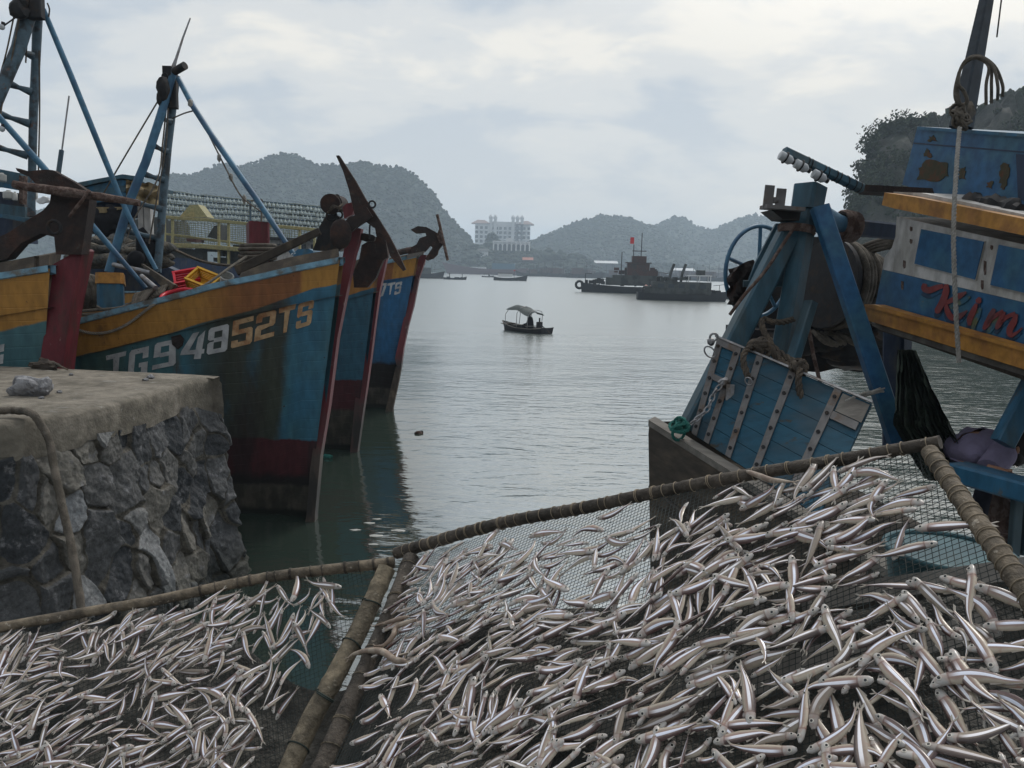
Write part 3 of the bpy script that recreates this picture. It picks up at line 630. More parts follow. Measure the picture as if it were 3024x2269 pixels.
# floating bits
def flot(label, px, py, r, m_, cat='debris'):
    p = W(px, py); b = MB(); b.ico((p.x, p.y, r*.25), r, 2, (1.5, 1, .7), .35); mk('floating_debris', b, m_, smooth=60, label=label, cat=cat)
flot('brown scrap floating alone on the open water', 1237, 1281, .05, M['rust_rope'])
flot('dark lump floating beside the brown scrap', 1244, 1277, .035, M['iron'])
flot('green leafy scrap floating beside the red stem bow', 966, 1352, .06, M['teal'])
for i, (x, y) in enumerate(((1115, 1534), (1092, 1546), (1110, 1583), (1102, 1609), (1050, 1566), (1178, 1568))):
    p = W(x, y); b = MB(); b.ico((p.x, p.y, .004), .03+.008*(i % 3), 2, (1.9, .8, .16), .25)
    mk('foam_scrap', b, M['whiteplastic'], smooth=60, label='white foam scrap floating on dark water behind the bamboo corner', cat='debris', group='white foam scraps on the dark water')
# ---------------- moored wooden boats on the left ------------------------
def hullmat(name, top, side, side2, zr, zk, zg, red=C(.060, .016, .020), top2=C(.15, .045, .025), stains=1.0, along=(.30, 1.25)):
    n = NT(name); n.setp(.5, 0, .35)
    at = n.attr('bnd'); bn = at.outputs['Fac']; z = n.sep(n.co)[2]
    e = n.math('SUBTRACT', n.noise(5, (1, 1, 1), 5, .6), .5)
    streak = n.noise(3.2, (1, 1, .10), 5, .6); st2 = n.noise(1.1, (1, 1, .22), 4, .6); big = n.noise(.9, (1, 1, .5), 3)
    c = n.mix(n.ramp(big, .42, .60), side, side2)
    c = n.mix(n.ramp(st2, .50, .64, 0, .5*stains), c, C(.055, .060, .030))       # greenish rusty run-off
    c = n.mix(n.ramp(streak, .60, .72, 0, .9*stains), c, C(.075, .042, .018))
    sx = n.math('ADD', n.attr('sx').outputs['Fac'], n.math('MULTIPLY', n.math('SUBTRACT', n.noise(2.2, (1, 1, .35), 4, .6), .5), .5))
    run = n.math('MULTIPLY', n.ramp(sx, along[0]+.05, along[0]+.22), n.ramp(sx, along[1]-.25, along[1]+.35, 1, 0))
    run = n.math('MULTIPLY', run, n.ramp(n.noise(2.0, (1, 1, .5), 5, .6), .30, .52, .35, 1))
    c = n.mix(n.math('MULTIPLY', run, .92*stains), c, n.mix(n.ramp(streak, .40, .62), C(.040, .042, .026), C(.030, .022, .014)))
    zz = n.math('ADD', z, n.math('MULTIPLY', e, .10))
    lo = n.ramp(zz, zr-.015, zr+.015, 1, 0)
    c = n.mix(lo, c, n.mix(n.ramp(streak, .45, .6), red, C(.03, .015, .017)))
    c = n.mix(n.ramp(n.math('ADD', z, n.math('MULTIPLY', e, .2)), zk-.06, zk+.06, 1, 0), c, C(.014, .013, .013))
    c = n.mix(n.ramp(zz, zg-.03, zg+.03, 1, 0), c, n.mix(n.ramp(n.noise(6, (1, 1, .6), 5), .4, .6), C(.062, .055, .045), C(.034, .032, .026)))
    c = n.mix(n.ramp(zz, .06, .12, 1, 0), c, C(.01, .013, .01))
    sy = n.math('ADD', n.attr('sx').outputs['Fac'], n.math('MULTIPLY', n.math('SUBTRACT', n.noise(3, (1, 1, .2), 3, .6), .5), .15)); yl = n.mix(n.math('MULTIPLY', n.ramp(sy, along[0]+.0, along[0]+.04), n.math('MULTIPLY', n.ramp(sy, along[1]-.5, along[1]+.2, 1, 0), .72)), top, top2)
    yl = n.mix(n.ramp(n.noise(3, (1, 1, .5), 6, .7), .56, .68, 0, .6), yl, C(.12, .06, .02))
    bb = n.math('ADD', bn, n.math('MULTIPLY', e, .10))
    c = n.mix(n.ramp(bb, .98, 1.03, 1, 0), c, yl)
    sp_ = n.ramp(n.noise(26, (1, 1, .6), 3, .6),   .69, .74)
    c = n.mix(sp_, c, C(.03, .022, .018))
    v = n.ramp(n.noise(14, (1, 1, .3), 5), .25, .75, .80, 1.2); g = n.n.new('ShaderNodeCombineColor')
    for i in range(3): n.lk(v, g.inputs[i])
    n.col(n.mix(1.0, c, g.outputs[0], 'MULTIPLY'))
    n.bump(n.noise(18, (1, 1, .25), 5, .6), .35, .006)
    # plank seams
    wv = n.math('SINE', n.math('MULTIPLY', n.math('ADD', n.math('MULTIPLY', z, 1.0), n.math('MULTIPLY', bn, -.12)), 36.0))
    n.bump(n.ramp(wv, -1, -.93), .35, .008)
    return n.mat
def bow_hull(root, stem_px, stem_water, heading, sheer, band, Lh, bmax, mtl, rake, flare=.25, far=True, sag=.0, nst=34):
    """near side fitted to the sheer line (picture x, y); the far side mirrors it over the keel line"""
    S = stem_water; back = Vector((-math.cos(heading), math.sin(heading), 0)); side = Vector((-math.sin(heading), -math.cos(heading), 0))
    rows = []; sh = []; bnd = []; sxx = []
    nz = 22
    for i in range(nst+1):
        s = Lh*(i/nst)**1.35; t = s/Lh
        b = bmax*(1-math.exp(-s/ (bmax*1.55)))+.05
        bw = max(.04, b*(1-flare)*(1-math.exp(-s/1.3)))+.02
        # solve top z
        z = 3.0
        for _ in range(6):
            rk = rake*z*math.exp(-s/2.5)
            q = S+back*(s-rk)+side*b
            py = interp(sheer, proj(Vector((q.x, q.y, z)))[0]); z = Zat(q.x, q.y, py)
        px = proj(Vector((q.x, q.y, z)))[0]; yb = Zat(q.x, q.y, interp(band, px)); th = max(z-yb, .05)
        r = []; 
        for k in range(nz+1):
            w_ = k/nz; zz = z+( -.5-z)*w_
            u = max(0, zz/z) if z > 0 else 0
            bb = bw+(b-bw)*(u**.75 if zz > 0 else 0)
            if zz < 0: bb = bw*(1+zz*.8)
            p = S+back*(s-rake*max(zz, 0)*math.exp(-s/2.5))+side*bb; r.append(Vector((p.x, p.y, zz))); bnd.append((z-zz)/th); sxx.append(s)
        rows.append(r); sh.append((rows[-1][0], side, b))
    mb = MB(); mb.grid(rows); mb.a['bnd'] = ('FLOAT', list(bnd)); mb.a['sx'] = ('FLOAT', list(sxx))
    if far:
        fr = []
        for (r, (p0, sd_, b)) in zip(rows, sh):
            fr.append([p-sd_*(2*((p-S).dot(sd_))) for p in r])
        mb.grid(fr); mb.a['bnd'] = ('FLOAT', list(bnd)*2); mb.a['sx'] = ('FLOAT', list(sxx)*2)
        # inner skin of the near side and the deck
    o = mk('hull', mb, mtl, root, 40, recalc=True)
    gun = MB(); top = [r[0] for r in rows]; w_ = .09
    for sg in (0, 1):
        A = top if sg == 0 else [p-side*(2*((p-S).dot(side))) for p in top]
        k = side if sg == 0 else -side
        pr = [[p+k*.03+Vector((0, 0, -.03)), p+k*.03+Vector((0, 0, .035)), p-k*w_+Vector((0, 0, .035)), p-k*w_+Vector((0, 0, -.06))] for p in A]
        gun.grid([q+[q[0]] for q in pr])
    mk('gunwale', gun, M['gunpaint'], root, 30)
    dk = MB()
    dk.grid([[Vector((p.x, p.y, p.z-.42)), Vector((m_.x, m_.y, p.z-.42))] for p, m_ in zip(top, [p-side*(2*((p-S).dot(side))) for p in top])])
    mk('deck', dk, M['darkwood'], root, 30)
    inn = MB(); inn.grid([[p-side*.06, Vector((p.x, p.y, p.z-.45))-side*.06] for p in top[2:]]); mk('bulwark_lining', inn, M['bluepost'], root, 30)
    bv = BVHTree.FromPolygons([tuple(v) for r in rows for v in r], [(i*(nz+1)+k, i*(nz+1)+k+1, (i+1)*(nz+1)+k+1, (i+1)*(nz+1)+k) for i in range(nst) for k in range(nz)])
    return bv, rows, S, back, side
M['gunpaint'] = mat('pale blue gunwale paint', C(.16, .30, .40), .5, 0, C(.12, .12, .11), 5, .45, .62, bump=.3)
YL = C(.33, .165, .034)
M['hullA'] = hullmat('ochre and blue hull', YL, C(.030, .115, .185), C(.045, .125, .145), 1.02, .55, .42)
M['hullB'] = hullmat('ochre and teal hull', C(.26, .12, .03), C(.025, .085, .13), C(.02, .075, .12), 1.25, .35, .72, top2=C(.12, .05, .025))
M['hullC'] = hullmat('ochre and bright blue hull', YL, C(.018, .10, .22), C(.022, .08, .16), 1.02, 1.06, .48, red=C(.014, .013, .013), stains=.4)
M['hullD'] = hullmat('ochre and grey teal hull', YL, C(.05, .125, .15), C(.05, .12, .125), .6, .3, .2, top2=YL, stains=.3)
def stemmat(name, z1, low):
    n = NT(name); n.setp(.55); z = n.sep(n.co)[2]; e = n.math('MULTIPLY', n.math('SUBTRACT', n.noise(5, (1, 1, .5), 5, .6), .5), .8)
    c = n.mix(n.ramp(n.noise(4, (1, 1, .25), 5, .6), .45, .65), C(.110, .013, .020), C(.062, .018, .02))
    c = n.mix(n.ramp(n.noise(9, (1, 1, .3), 6, .7), .60, .68, 0, .8), c, C(.19, .12, .11))
    c = n.mix(n.ramp(n.math('ADD', z, e), z1-.2, z1+.2, 1, 0), c, n.mix(n.ramp(n.noise(7, (1, 1, .3), 5), .4, .6), low, C(.02, .018, .016)))
    n.col(c); n.bump(n.noise(25, (1, 1, .2), 5), .5, .006); return n.mat
M['stemA'] = stemmat('worn red stem paint', 1.0, C(.060, .045, .036)); M['stemB'] = stemmat('red stem with dark foot', 1.15, C(.022, .018, .016)); M['stemC'] = stemmat('maroon stem fading dark', .95, C(.055, .03, .028))
def hit(bv, x, y, off=.006):
    r = ray(x, y).normalized(); h = bv.ray_cast(O, r)
    if h[0] is None: return None
    return h[0]-r*off
def slab(pts, d, th, mb=None, dd=None):
    """outline at distance d (or per point distances), th metres thick going away"""
    mb = mb or MB(); ds = dd or [d]*len(pts)
    mb.prism([P(x, y, q) for (x, y), q in zip(pts, ds)], Vector((0, th, 0))); return mb
def pl(*a): return [P(*q) for q in a]
GL = {
 'T': [[(0,.80),(1,.80),(1,1),(0,1)], [(.36,0),(.68,0),(.68,.80),(.36,.80)]],
 'G': [[(0,.1),(.1,0),(.3,0),(.3,1),(.1,1),(0,.9)], [(.3,.82),(1,.82),(1,1),(.3,1)], [(.72,.62),(1,.62),(1,.82),(.72,.82)], [(.3,0),(1,0),(1,.17),(.3,.17)], [(.68,.17),(1,.17),(1,.48),(.55,.48),(.55,.33),(.68,.33)]],
 '9': [[(0,.45),(.3,.45),(.3,1),(.1,1),(0,.92)], [(.3,.82),(.7,.82),(.7,1),(.3,1)], [(.7,0),(.9,0),(1,.08),(1,.92),(.9,1),(.7,1)], [(.3,.42),(.7,.42),(.7,.58),(.3,.58)], [(0,0),(.7,0),(.7,.17),(0,.17)]],
 '4': [[(0,.18),(.28,.18),(.62,1),(.32,1),(0,.34)], [(.28,.18),(.62,.18),(.62,.34),(.345,.34)], [(.62,0),(.9,0),(.9,1),(.62,.8)], [(.9,.18),(1,.18),(1,.34),(.9,.34)]],
 '8': [[(0,.08),(.1,0),(.3,0),(.3,.46),(.10,.46),(0,.40)], [(0,.58),(.10,.52),(.3,.52),(.3,1),(.1,1),(0,.92)], [(.7,0),(.9,0),(1,.08),(1,.92),(.9,1),(.7,1)], [(.3,.82),(.7,.82),(.7,1),(.3,1)], [(.3,.42),(.7,.42),(.7,.58),(.3,.58)], [(.3,0),(.7,0),(.7,.17),(.3,.17)]],
 '5': [[(0,.82),(1,.82),(1,1),(0,1)], [(0,.45),(.3,.45),(.3,.82),(0,.82)], [(.3,.45),(1,.45),(1,.55),(.9,.62),(.3,.62)], [(.7,.08),(.9,.0),(1,.08),(1,.45),(.7,.45)], [(0,.06),(.06,0),(.9,0),(.7,.08),(.7,.17),(0,.17)], [(0,.17),(.3,.17),(.3,.26),(0,.26)]],
 '2': [[(0,.82),(1,.82),(1,.92),(.9,1),(.1,1),(0,.92)], [(0,.66),(.3,.66),(.3,.82),(0,.82)], [(.7,.42),(.9,.42),(1,.5),(1,.82),(.7,.82)], [(0,.17),(.3,.17),(.3,.36),(.7,.42),(.7,.55),(.1,.55),(0,.45)], [(0,0),(1,0),(1,.17),(0,.17)]],
 'S': [[(0,.82),(1,.82),(1,.92),(.9,1),(.1,1),(0,.92)], [(0,.5),(.1,.42),(.3,.5),(.3,.82),(0,.82)], [(.7,.66),(1,.66),(1,.82),(.7,.82)], [(.3,.45),(.9,.45),(1,.53),(.9,.62),(.3,.62)], [(.7,.10),(.9,0),(1,.08),(1,.53),(.9,.45),(.7,.45)], [(0,.08),(.1,0),(.9,0),(.7,.10),(.7,.17),(0,.17)], [(0,.17),(.3,.17),(.3,.30),(0,.30)]],
 '7': [[(0,.82),(1,.82),(1,1),(0,1)], [(.25,0),(.58,0),(1,.82),(.66,.82)]],
}
def letters(root, bv, spec, mtl):
    for ch, bl, br, tr, tl in spec:      # picture corners of each letter
        mb = MB()
        for poly in GL[ch]:
            vs = []
            dense = []
            for (a, b_) in zip(poly, poly[1:]+poly[:1]): dense += [a]
            for (u, v) in dense:
                x = lerp(lerp(bl[0], br[0], u), lerp(tl[0], tr[0], u), v); y = lerp(lerp(bl[1], br[1], u), lerp(tl[1], tr[1], u), v)
                p = hit(bv, x, y, .010); vs.append(p if p else P(x, y, 10))
            mb.prism(vs, Vector((0, .008, 0)))
        mk('painted_character', mb, mtl, root, 0)
M['letter'] = mat('worn white lettering paint', C(.42, .43, .44), .6, 0, C(.24, .25, .26), 6, .45, .62, wear2=C(.05, .08, .10), w2sc=16, w2lo=.66, w2hi=.70, bump=.2)
M['letter_rust'] = mat('rust stained lettering paint', C(.40, .27, .15), .6, 0, C(.25, .11, .045), 3.5, .42, .62, wear2=C(.09, .06, .03), w2sc=16, w2lo=.66, w2hi=.70, bump=.2)
HEAD = R(17)
# --- boat lettered TG94852TS
S2 = W(915, 1526)
b2 = thing('fishing_boat', 'wooden boat with ochre and blue bow lettered TG94852TS beside the stone pier', 'fishing boat', (S2.x, S2.y, 0))
sheer2 = [(-400, 1080), (0, 1000), (208, 955), (300, 932), (392, 908), (470, 888), (548, 869), (640, 843), (760, 820), (860, 797), (930, 783), (1005, 768), (1080, 752)]
band2 = [(-400, 1150), (0, 1088), (196, 1057), (300, 1036), (392, 1014), (500, 985), (600, 952), (700, 928), (760, 914), (836, 887), (929, 853), (988, 843), (1080, 820)]
bv2, rows2, _, back2, side2 = bow_hull(b2, None, S2, HEAD, sheer2, band2, 9.5, 1.55, M['hullA'], .145)
D2 = proj(P(960, 1100, 10.2))[2]
sb = slab([(1052, 672), (1066, 676), (1060, 712), (1047, 752), (1024, 860), (996, 999), (971, 1198), (946, 1347), (930, 1522), (927, 1640), (880, 1640), (905, 1522), (914, 1400), (928, 1298), (946, 1173), (958, 1080), (992, 860), (1008, 780), (1020, 715), (1036, 680)], 10.08, .17)
mk('stem_post', sb, M['stemA'], b2, 25)
letters(b2, bv2, [
 ('T', (328,1118), (350,1118), (373,1037), (313,1050)), ], M['letter']) if False else None
L2 = []
def zt(x, y): return (300+x*.3165, 850+y*.3165)
for ch, q in (('T', ((62,845),(190,815),(228,592),(40,636))), ('G', ((240,850),(420,820),(440,545),(262,588))), ('9', ((470,768),(690,722),(690,480),(500,520))), ('4', ((720,672),(945,662),(985,395),(790,440))), ('8', ((978,628),(1168,592),(1190,335),(1002,382)))):
    L2.append((ch,)+tuple(zt(*p) for p in q))
letters(b2, bv2, L2, M['letter'])
L2 = []
for ch, q in (('5', ((1205,568),(1400,520),(1418,262),(1228,312))), ('2', ((1422,505),(1605,452),(1632,205),(1450,248))), ('T', ((1660,435),(1755,405),(1815,150),(1655,192))), ('S', ((1808,390),(1950,345),(1985,112),(1838,150)))):
    L2.append((ch,)+tuple(zt(*p) for p in q))
letters(b2, bv2, L2, M['letter_rust'])
# raised wash board near the bow
def hugging(bv, lo, hi, th, d=.02, inw=.1):
    """plank standing on the sheer: lo/hi lists of picture points"""
    mb = MB(); pr = []
    for (a, b_) in zip(lo, hi):
        p = hit(bv, a[0], a[1]+3, d) or P(a[0], a[1], 10); q = P(b_[0], b_[1], (p-O).dot(fw)+inw); pr.append((p, q))
    rows = [[p, q, q+Vector((0, th, 0)), p+Vector((0, th, 0)), p] for p, q in pr]; mb.grid(rows)
    mb.add(rows[0][:4], [(0, 1, 2, 3)]); mb.add(rows[-1][:4], [(3, 2, 1, 0)]); return mb
mk('wash_board', hugging(bv2, [(700, 832), (760, 820), (860, 797), (930, 783), (1000, 769)], [(712, 806), (770, 782), (857, 760), (925, 747), (995, 735)], .08), M['darkwood'], b2, 30)
rb = MB()
for (x0, y0, x1, y1) in ((560, 893, 575, 918),): pass
# rust patch eaten into the lettering
rp = MB(); pts = []
for (x, y) in ((505, 995), (532, 988), (543, 1002), (538, 1022), (524, 1032), (508, 1018)): pts.append(hit(bv2, x, y, .02))
rp.prism(pts, Vector((0, .01, 0)))
mk('rust_patch', rp, M['rust'], b2, 0)
# --- second bow behind (plain), and the 7TS boat
S3 = W(1049, 1328)
b3 = thing('fishing_boat', 'wooden boat with brown ochre bow and red stem squeezed between two other bows', 'fishing boat', (S3.x, S3.y, 0))
bv3, rows3, *_ = bow_hull(b3, None, S3, HEAD, [(-300, 960), (400, 900), (800, 850), (1000, 815), (1034, 809), (1100, 790), (1180, 770)], [(-300, 1060), (400, 990), (800, 930), (960, 895), (1022, 876), (1089, 856), (1180, 830)], 9, 1.55, M['hullB'], .135)
mk('stem_post', slab([(1128, 742), (1146, 742), (1134, 800), (1120, 864), (1108, 950), (1096, 1049), (1087, 1114), (1071, 1223), (1056, 1330), (1052, 1450), (1025, 1450), (1034, 1330), (1052, 1150), (1070, 1024), (1086, 920), (1098, 830), (1112, 770)], 13.9, .2), M['stemC'], b3, 25)
S4 = W(1148, 1206)
b4 = thing('fishing_boat', 'blue and ochre wooden bow lettered 7TS, farthest right of the moored bows', 'fishing boat', (S4.x, S4.y, 0))
bv4, rows4, *_ = bow_hull(b4, None, S4, HEAD, [(-300, 900), (400, 860), (900, 815), (1144, 774), (1200, 762), (1252, 751), (1320, 735)], [(-300, 960), (400, 920), (900, 870), (1135, 829), (1219, 817), (1320, 800)], 9, 1.6, M['hullC'], .20)
mk('stem_post', slab([(1244, 752), (1260, 754), (1250, 785), (1237, 822), (1221, 906), (1205, 965), (1191, 1032), (1184, 1090), (1174, 1092), (1166, 1060), (1172, 1032), (1190, 950), (1207, 885), (1222, 810), (1230, 768)], 17.85, .22), M['stemB'], b4, 25)
mk('stem_foot', slab([(1184, 1090), (1174, 1140), (1160, 1205), (1155, 1300), (1120, 1300), (1140, 1205), (1160, 1120), (1168, 1085)], 17.87, .2), M['darkwood'], b4, 25)
letters(b4, bv4, [('7', (1118, 878), (1140, 872), (1142, 836), (1122, 838)), ('T', (1146, 872), (1156, 869), (1168, 833), (1144, 838)), ('S', (1164, 872), (1182, 866), (1188, 831), (1168, 836))], M['letter'])
mk('wash_board', hugging(bv4, [(1144, 774), (1200, 762), (1248, 752)], [(1150, 762), (1202, 752), (1252, 742)], .1), M['darkwood'], b4, 30)
mk('wash_board', hugging(bv3, [(1034, 809), (1060, 803), (1090, 795)], [(1050, 770), (1070, 762), (1095, 752)], .1), M['darkwood'], b3, 30)
# --- nearest boat on the left edge
S1 = W(100, 1800); d1 = 9.0; S1 = P(120, 1080, d1); S1.z = 0; S1.x -= .16
b1 = thing('fishing_boat', 'ochre and teal boat with dark red stem post at the left edge behind the pier', 'fishing boat', (S1.x, S1.y, 0))
bv1, rows1, *_ = bow_hull(b1, None, S1, R(9), [(-600, 905), (0, 816), (150, 793), (260, 770)], [(-600, 1080), (0, 979), (133, 951), (260, 930)], 5.5, .75, M['hullD'], .13)
mk('stem_post', slab([(158, 780), (238, 735), (244, 742), (232, 800), (215, 880), (200, 960), (186, 1080), (176, 1180), (108, 1180), (116, 1080), (131, 980), (148, 860)], 8.85, .25), M['redpaint'], b1, 25)
mk('wash_board', hugging(bv1, [(-200, 846), (0, 816), (100, 801), (160, 791)], [(-200, 805), (0, 776), (100, 757), (170, 744)], .1), M['darkwood'], b1, 30)
letters(b1, bv1, [('G', (-46, 1085), (8, 1074), (12, 1016), (-42, 1028))], M['letter'])
# ---- anchor hung on the leftmost bow
an = thing('anchor', 'huge rusty brown anchor with plate fluke and long stock on the leftmost bow', 'anchor', P(180, 740, 8.8))
mk('fluke', slab([(46, 496), (60, 500), (80, 506), (110, 503), (140, 501), (156, 503), (173, 513), (222, 540), (261, 567), (264, 582), (240, 590), (190, 585), (150, 575), (127, 560), (105, 543), (85, 522), (60, 512), (50, 505)], 8.75, .09), M['rust'], an, 20)
mk('shank', slab([(150, 575), (264, 575), (263, 600), (256, 650), (244, 725), (240, 752), (165, 752), (160, 700), (120, 690), (60, 720), (20, 765), (-40, 780), (-40, 715), (20, 690), (72, 656), (127, 622), (147, 598)], 8.8, .16), M['rust'], an, 20)
a = MB(); a.tube(sm(pl((40, 545, 8.6), (110, 556, 8.62), (200, 568, 8.64), (300, 583, 8.68), (412, 600, 8.7)), 5), [.045, .05, .05, .045, .035], 9, jit=.12); mk('stock', a, M['rust_rope'], an, 60)
a = MB(); a.torus(P(160, 672, 8.62), .07, .018, (0, 1, .1)); mk('ring', a, M['iron'], an, 40); a = MB(); a.ico(P(161, 672, 8.9), .05, 2, (1, .5, 1), .1); mk('cloth', a, M['farwhite'], smooth=50, label='small white scrap showing through the leftmost anchor', cat='rag')
a = MB(); a.tube(sm(pl((205, 640, 8.55), (228, 610, 8.5), (246, 588, 8.5), (262, 565, 8.55), (268, 585, 8.7)), 5), .018, 7, jit=.1); mk('anchor_rope', a, M['rust_rope'], smooth=60, label='rope lashing round the leftmost rusty anchor and its stock', cat='rope')
# ---- big anchor on the lettered bow
an = thing('anchor', 'tall dark anchor with a pointed iron stock rising over the lettered bow', 'anchor', P(1060, 730, 10.1))
mk('stock', slab([(992, 460), (1001, 459), (1050, 535), (1080, 589), (1112, 637), (1148, 694), (1176, 748), (1198, 796), (1190, 801), (1152, 757), (1138, 705), (1112, 676), (1102, 672), (1068, 646), (1048, 640), (1030, 560), (1013, 506)], 9.95, .07), M['rust'], an, 20)
mk('arm', slab([(1030, 642), (1048, 636), (1082, 612), (1100, 640), (1070, 660), (1052, 672), (1030, 690), (1000, 700), (1005, 668)], 9.9, .1), M['rust'], an, 20)
a = MB(); a.ico(P(1006, 692, 9.85), .16, 3, (.85, .32, 1.15), .03); mk('fluke', a, M['rust'], an, 50)
mk('fluke', slab([(1060, 690), (1075, 689), (1100, 694), (1108, 700), (1105, 712), (1080, 714), (1062, 708)], 10.15, .08), M['rust'], an, 20)
mk('shank', slab([(1105, 660), (1138, 700), (1146, 760), (1130, 770), (1110, 820), (1085, 850), (1045, 850), (1042, 806), (1060, 770), (1068, 724), (1090, 712), (1112, 700)], 10.45, .14), M['rust'], an, 20)
a = MB(); a.torus(P(1099, 604, 9.9), .04, .012, (0, 1, 0)); a.tube(pl((1092, 665, 10), (1091, 706, 10)), .012, 6); mk('shackle', a, M['iron'], an, 50)
# ---- small anchor on the 7TS bow
an = thing('anchor', 'two fluked rusty anchor with thin crossbar on the 7TS bow', 'anchor', P(1270, 750, 17.5))
mk('arm', slab([(1212, 679), (1234, 668), (1259, 671), (1282, 683), (1300, 695), (1308, 722), (1294, 740), (1292, 752), (1280, 764), (1262, 770), (1255, 765), (1265, 750), (1277, 732), (1271, 726), (1255, 744), (1215, 752), (1205, 751), (1210, 733), (1230, 722), (1239, 704), (1259, 697), (1256, 688), (1228, 690)], 17.5, .14), M['rust'], an, 20)
mk('crown_plate', slab([(1289, 696), (1300, 668), (1310, 724), (1297, 716)], 17.45, .05), M['rust_rope'], an, 20)
a = MB(); a.tube(pl((1291, 634, 17.4), (1300, 672, 17.4), (1322, 769, 17.4)), .032, 8); mk('stock', a, M['rust_rope'], an, 50)
a = MB(); a.tube(pl((1215, 738, 17.6), (1168, 748, 17.2)), .07, 8); mk('shank', a, M['rust'], an, 50)
# ---- windlass and fittings on the lettered bow
wl = thing('windlass', 'dark rusty windlass with rings behind the big anchor', 'windlass', P(950, 745, 10.6))
mk('frame', slab([(923, 740), (935, 710), (944, 668), (965, 634), (985, 633), (1000, 640), (1012, 660), (1010, 700), (1005, 742)], 10.5, .35), M['iron'], wl, 20)
a = MB(); a.cyl(P(985, 600, 10.35), P(1005, 604, 10.9), .11, n=20); a.cyl(P(975, 603, 10.3), P(980, 603, 10.4), .13, n=20); mk('drum', a, M['rust'], wl, 40)
a = MB(); a.torus(P(995, 583, 10.4), .032, .009, (0, 1, 0)); a.torus(P(979, 638, 10.4), .065, .014, (0, 1, 0)); a.torus(P(1000, 634, 10.5), .05, .012, (0, 1, .3)); mk('ring', a, M['iron'], wl, 50)
mk('red_block', slab([(1011, 612), (1022, 602), (1038, 598), (1044, 622), (1040, 634), (1016, 646)], 10.2, .12), M['redpaint'], wl, 20)
a = MB(); a.tube(sm(pl((975, 616, 10.3), (985, 608, 10.2), (1000, 612, 10.2), (1012, 603, 10.3)), 4), .014, 6, jit=.1); a.tube(sm(pl((968, 628, 10.3), (990, 612, 10.18), (1010, 622, 10.25)), 4), .014, 6, jit=.1); mk('windlass_rope', a, M['rope_dark'], smooth=60, label='frayed rope wound over the windlass drum at the lettered bow', cat='rope')
a = MB(); a.beam(P(944, 683, 10.3), P(700, 800, 10.4), .09, .08, 0, .13, .1); mk('spar', a, M['darkwood'], smooth=30, label='long grey timber spar leaning from windlass to the roped post', cat='spar')
# red samson post with rope turns
sp2 = thing('bollard_post', 'dark red square mooring post wound with thick rope on the lettered bow', 'bollard', P(762, 830, 10.9))
a = MB(); a.beam(P(762, 835, 10.9), P(762, 660, 10.9), .27, .27, R(28)); mk('post', a, M['redpaint'], sp2, 20)
a = MB()
for i in range(7): a.torus(P(763, 727+i*9.5, 10.88), .225+.02*(i % 2), .024, (random.uniform(-.06, .06), random.uniform(-.06, .06), 1), 30, 7)
a.torus(P(763, 800, 10.86), .25, .03, (.15, .1, 1)); mk('mooring_rope', a, M['rope'], smooth=60, label='thick mooring rope wound in turns round the red square post', cat='rope')
a = MB()
for i in range(9): a.tube(sm([P(725+i*13+random.uniform(-8, 8), 805+random.uniform(-6, 6), 10.75-.03*i) for _ in range(2)]+[P(760+random.uniform(-30, 40), 812+random.uniform(-8, 8), 10.6), P(800+random.uniform(-30, 50), 795+random.uniform(-10, 10), 10.7)], 5), .022, 7, jit=.1)
mk('rope_pile', a, M['rope_dark'], smooth=60, label='loose dark rope heaped at the foot of the red post', cat='rope')
M['rope_pale2'] = mat('pale worn rope', C(.20, .18, .15), .9, bump=.6)
# mooring line hanging along the hull
pts = [hit(bv2, *q, .03) for q in ((205, 960), (225, 972), (262, 983), (300, 984), (340, 975), (380, 955), (420, 925), (455, 900), (480, 884))]
pts = [p for p in pts if p]+pl((520, 872, 9.9), (600, 845, 10), (680, 790, 10.3), (728, 758, 10.6))
a = MB(); a.twist(sm(pts, 6), .018); mk('mooring_line', a, M['rope_pale2'], smooth=60, label='slack pale line drooping across the ochre band to the red post', cat='rope')
# yellow and blue post
pt = thing('mooring_post', 'square blue post with ochre top on the foredeck', 'post', P(325, 905, 10.6))
a = MB(); a.beam(P(328, 915, 10.6), P(327, 842, 10.6), .31, .31, R(22)); mk('lower_post', a, M['bluewood'], pt, 20)
a = MB(); a.beam(P(327, 842, 10.6), P(326, 810, 10.6), .345, .345, R(22), .33, .33); mk('cap', a, M['yellow'], pt, 20)
# rope reel
rl = thing('rope_reel', 'reel of pale rope between the leftmost stem and the blue post', 'reel', P(250, 900, 10.9))
a = MB(); a.cyl(P(222, 868, 10.9), P(282, 862, 11.1), .2, n=24); mk('drum', a, M['darkwood'], rl, 40)
ax = (P(282, 862, 11.1)-P(222, 868, 10.9)).normalized()
a = MB()
for i in range(7): a.torus(P(226+i*9, 868-i*.9, 10.9+i*.03), .215+.012*(i % 2), .03, ax, 30, 7)
mk('rope_coils', a, M['rope'], rl, 60)
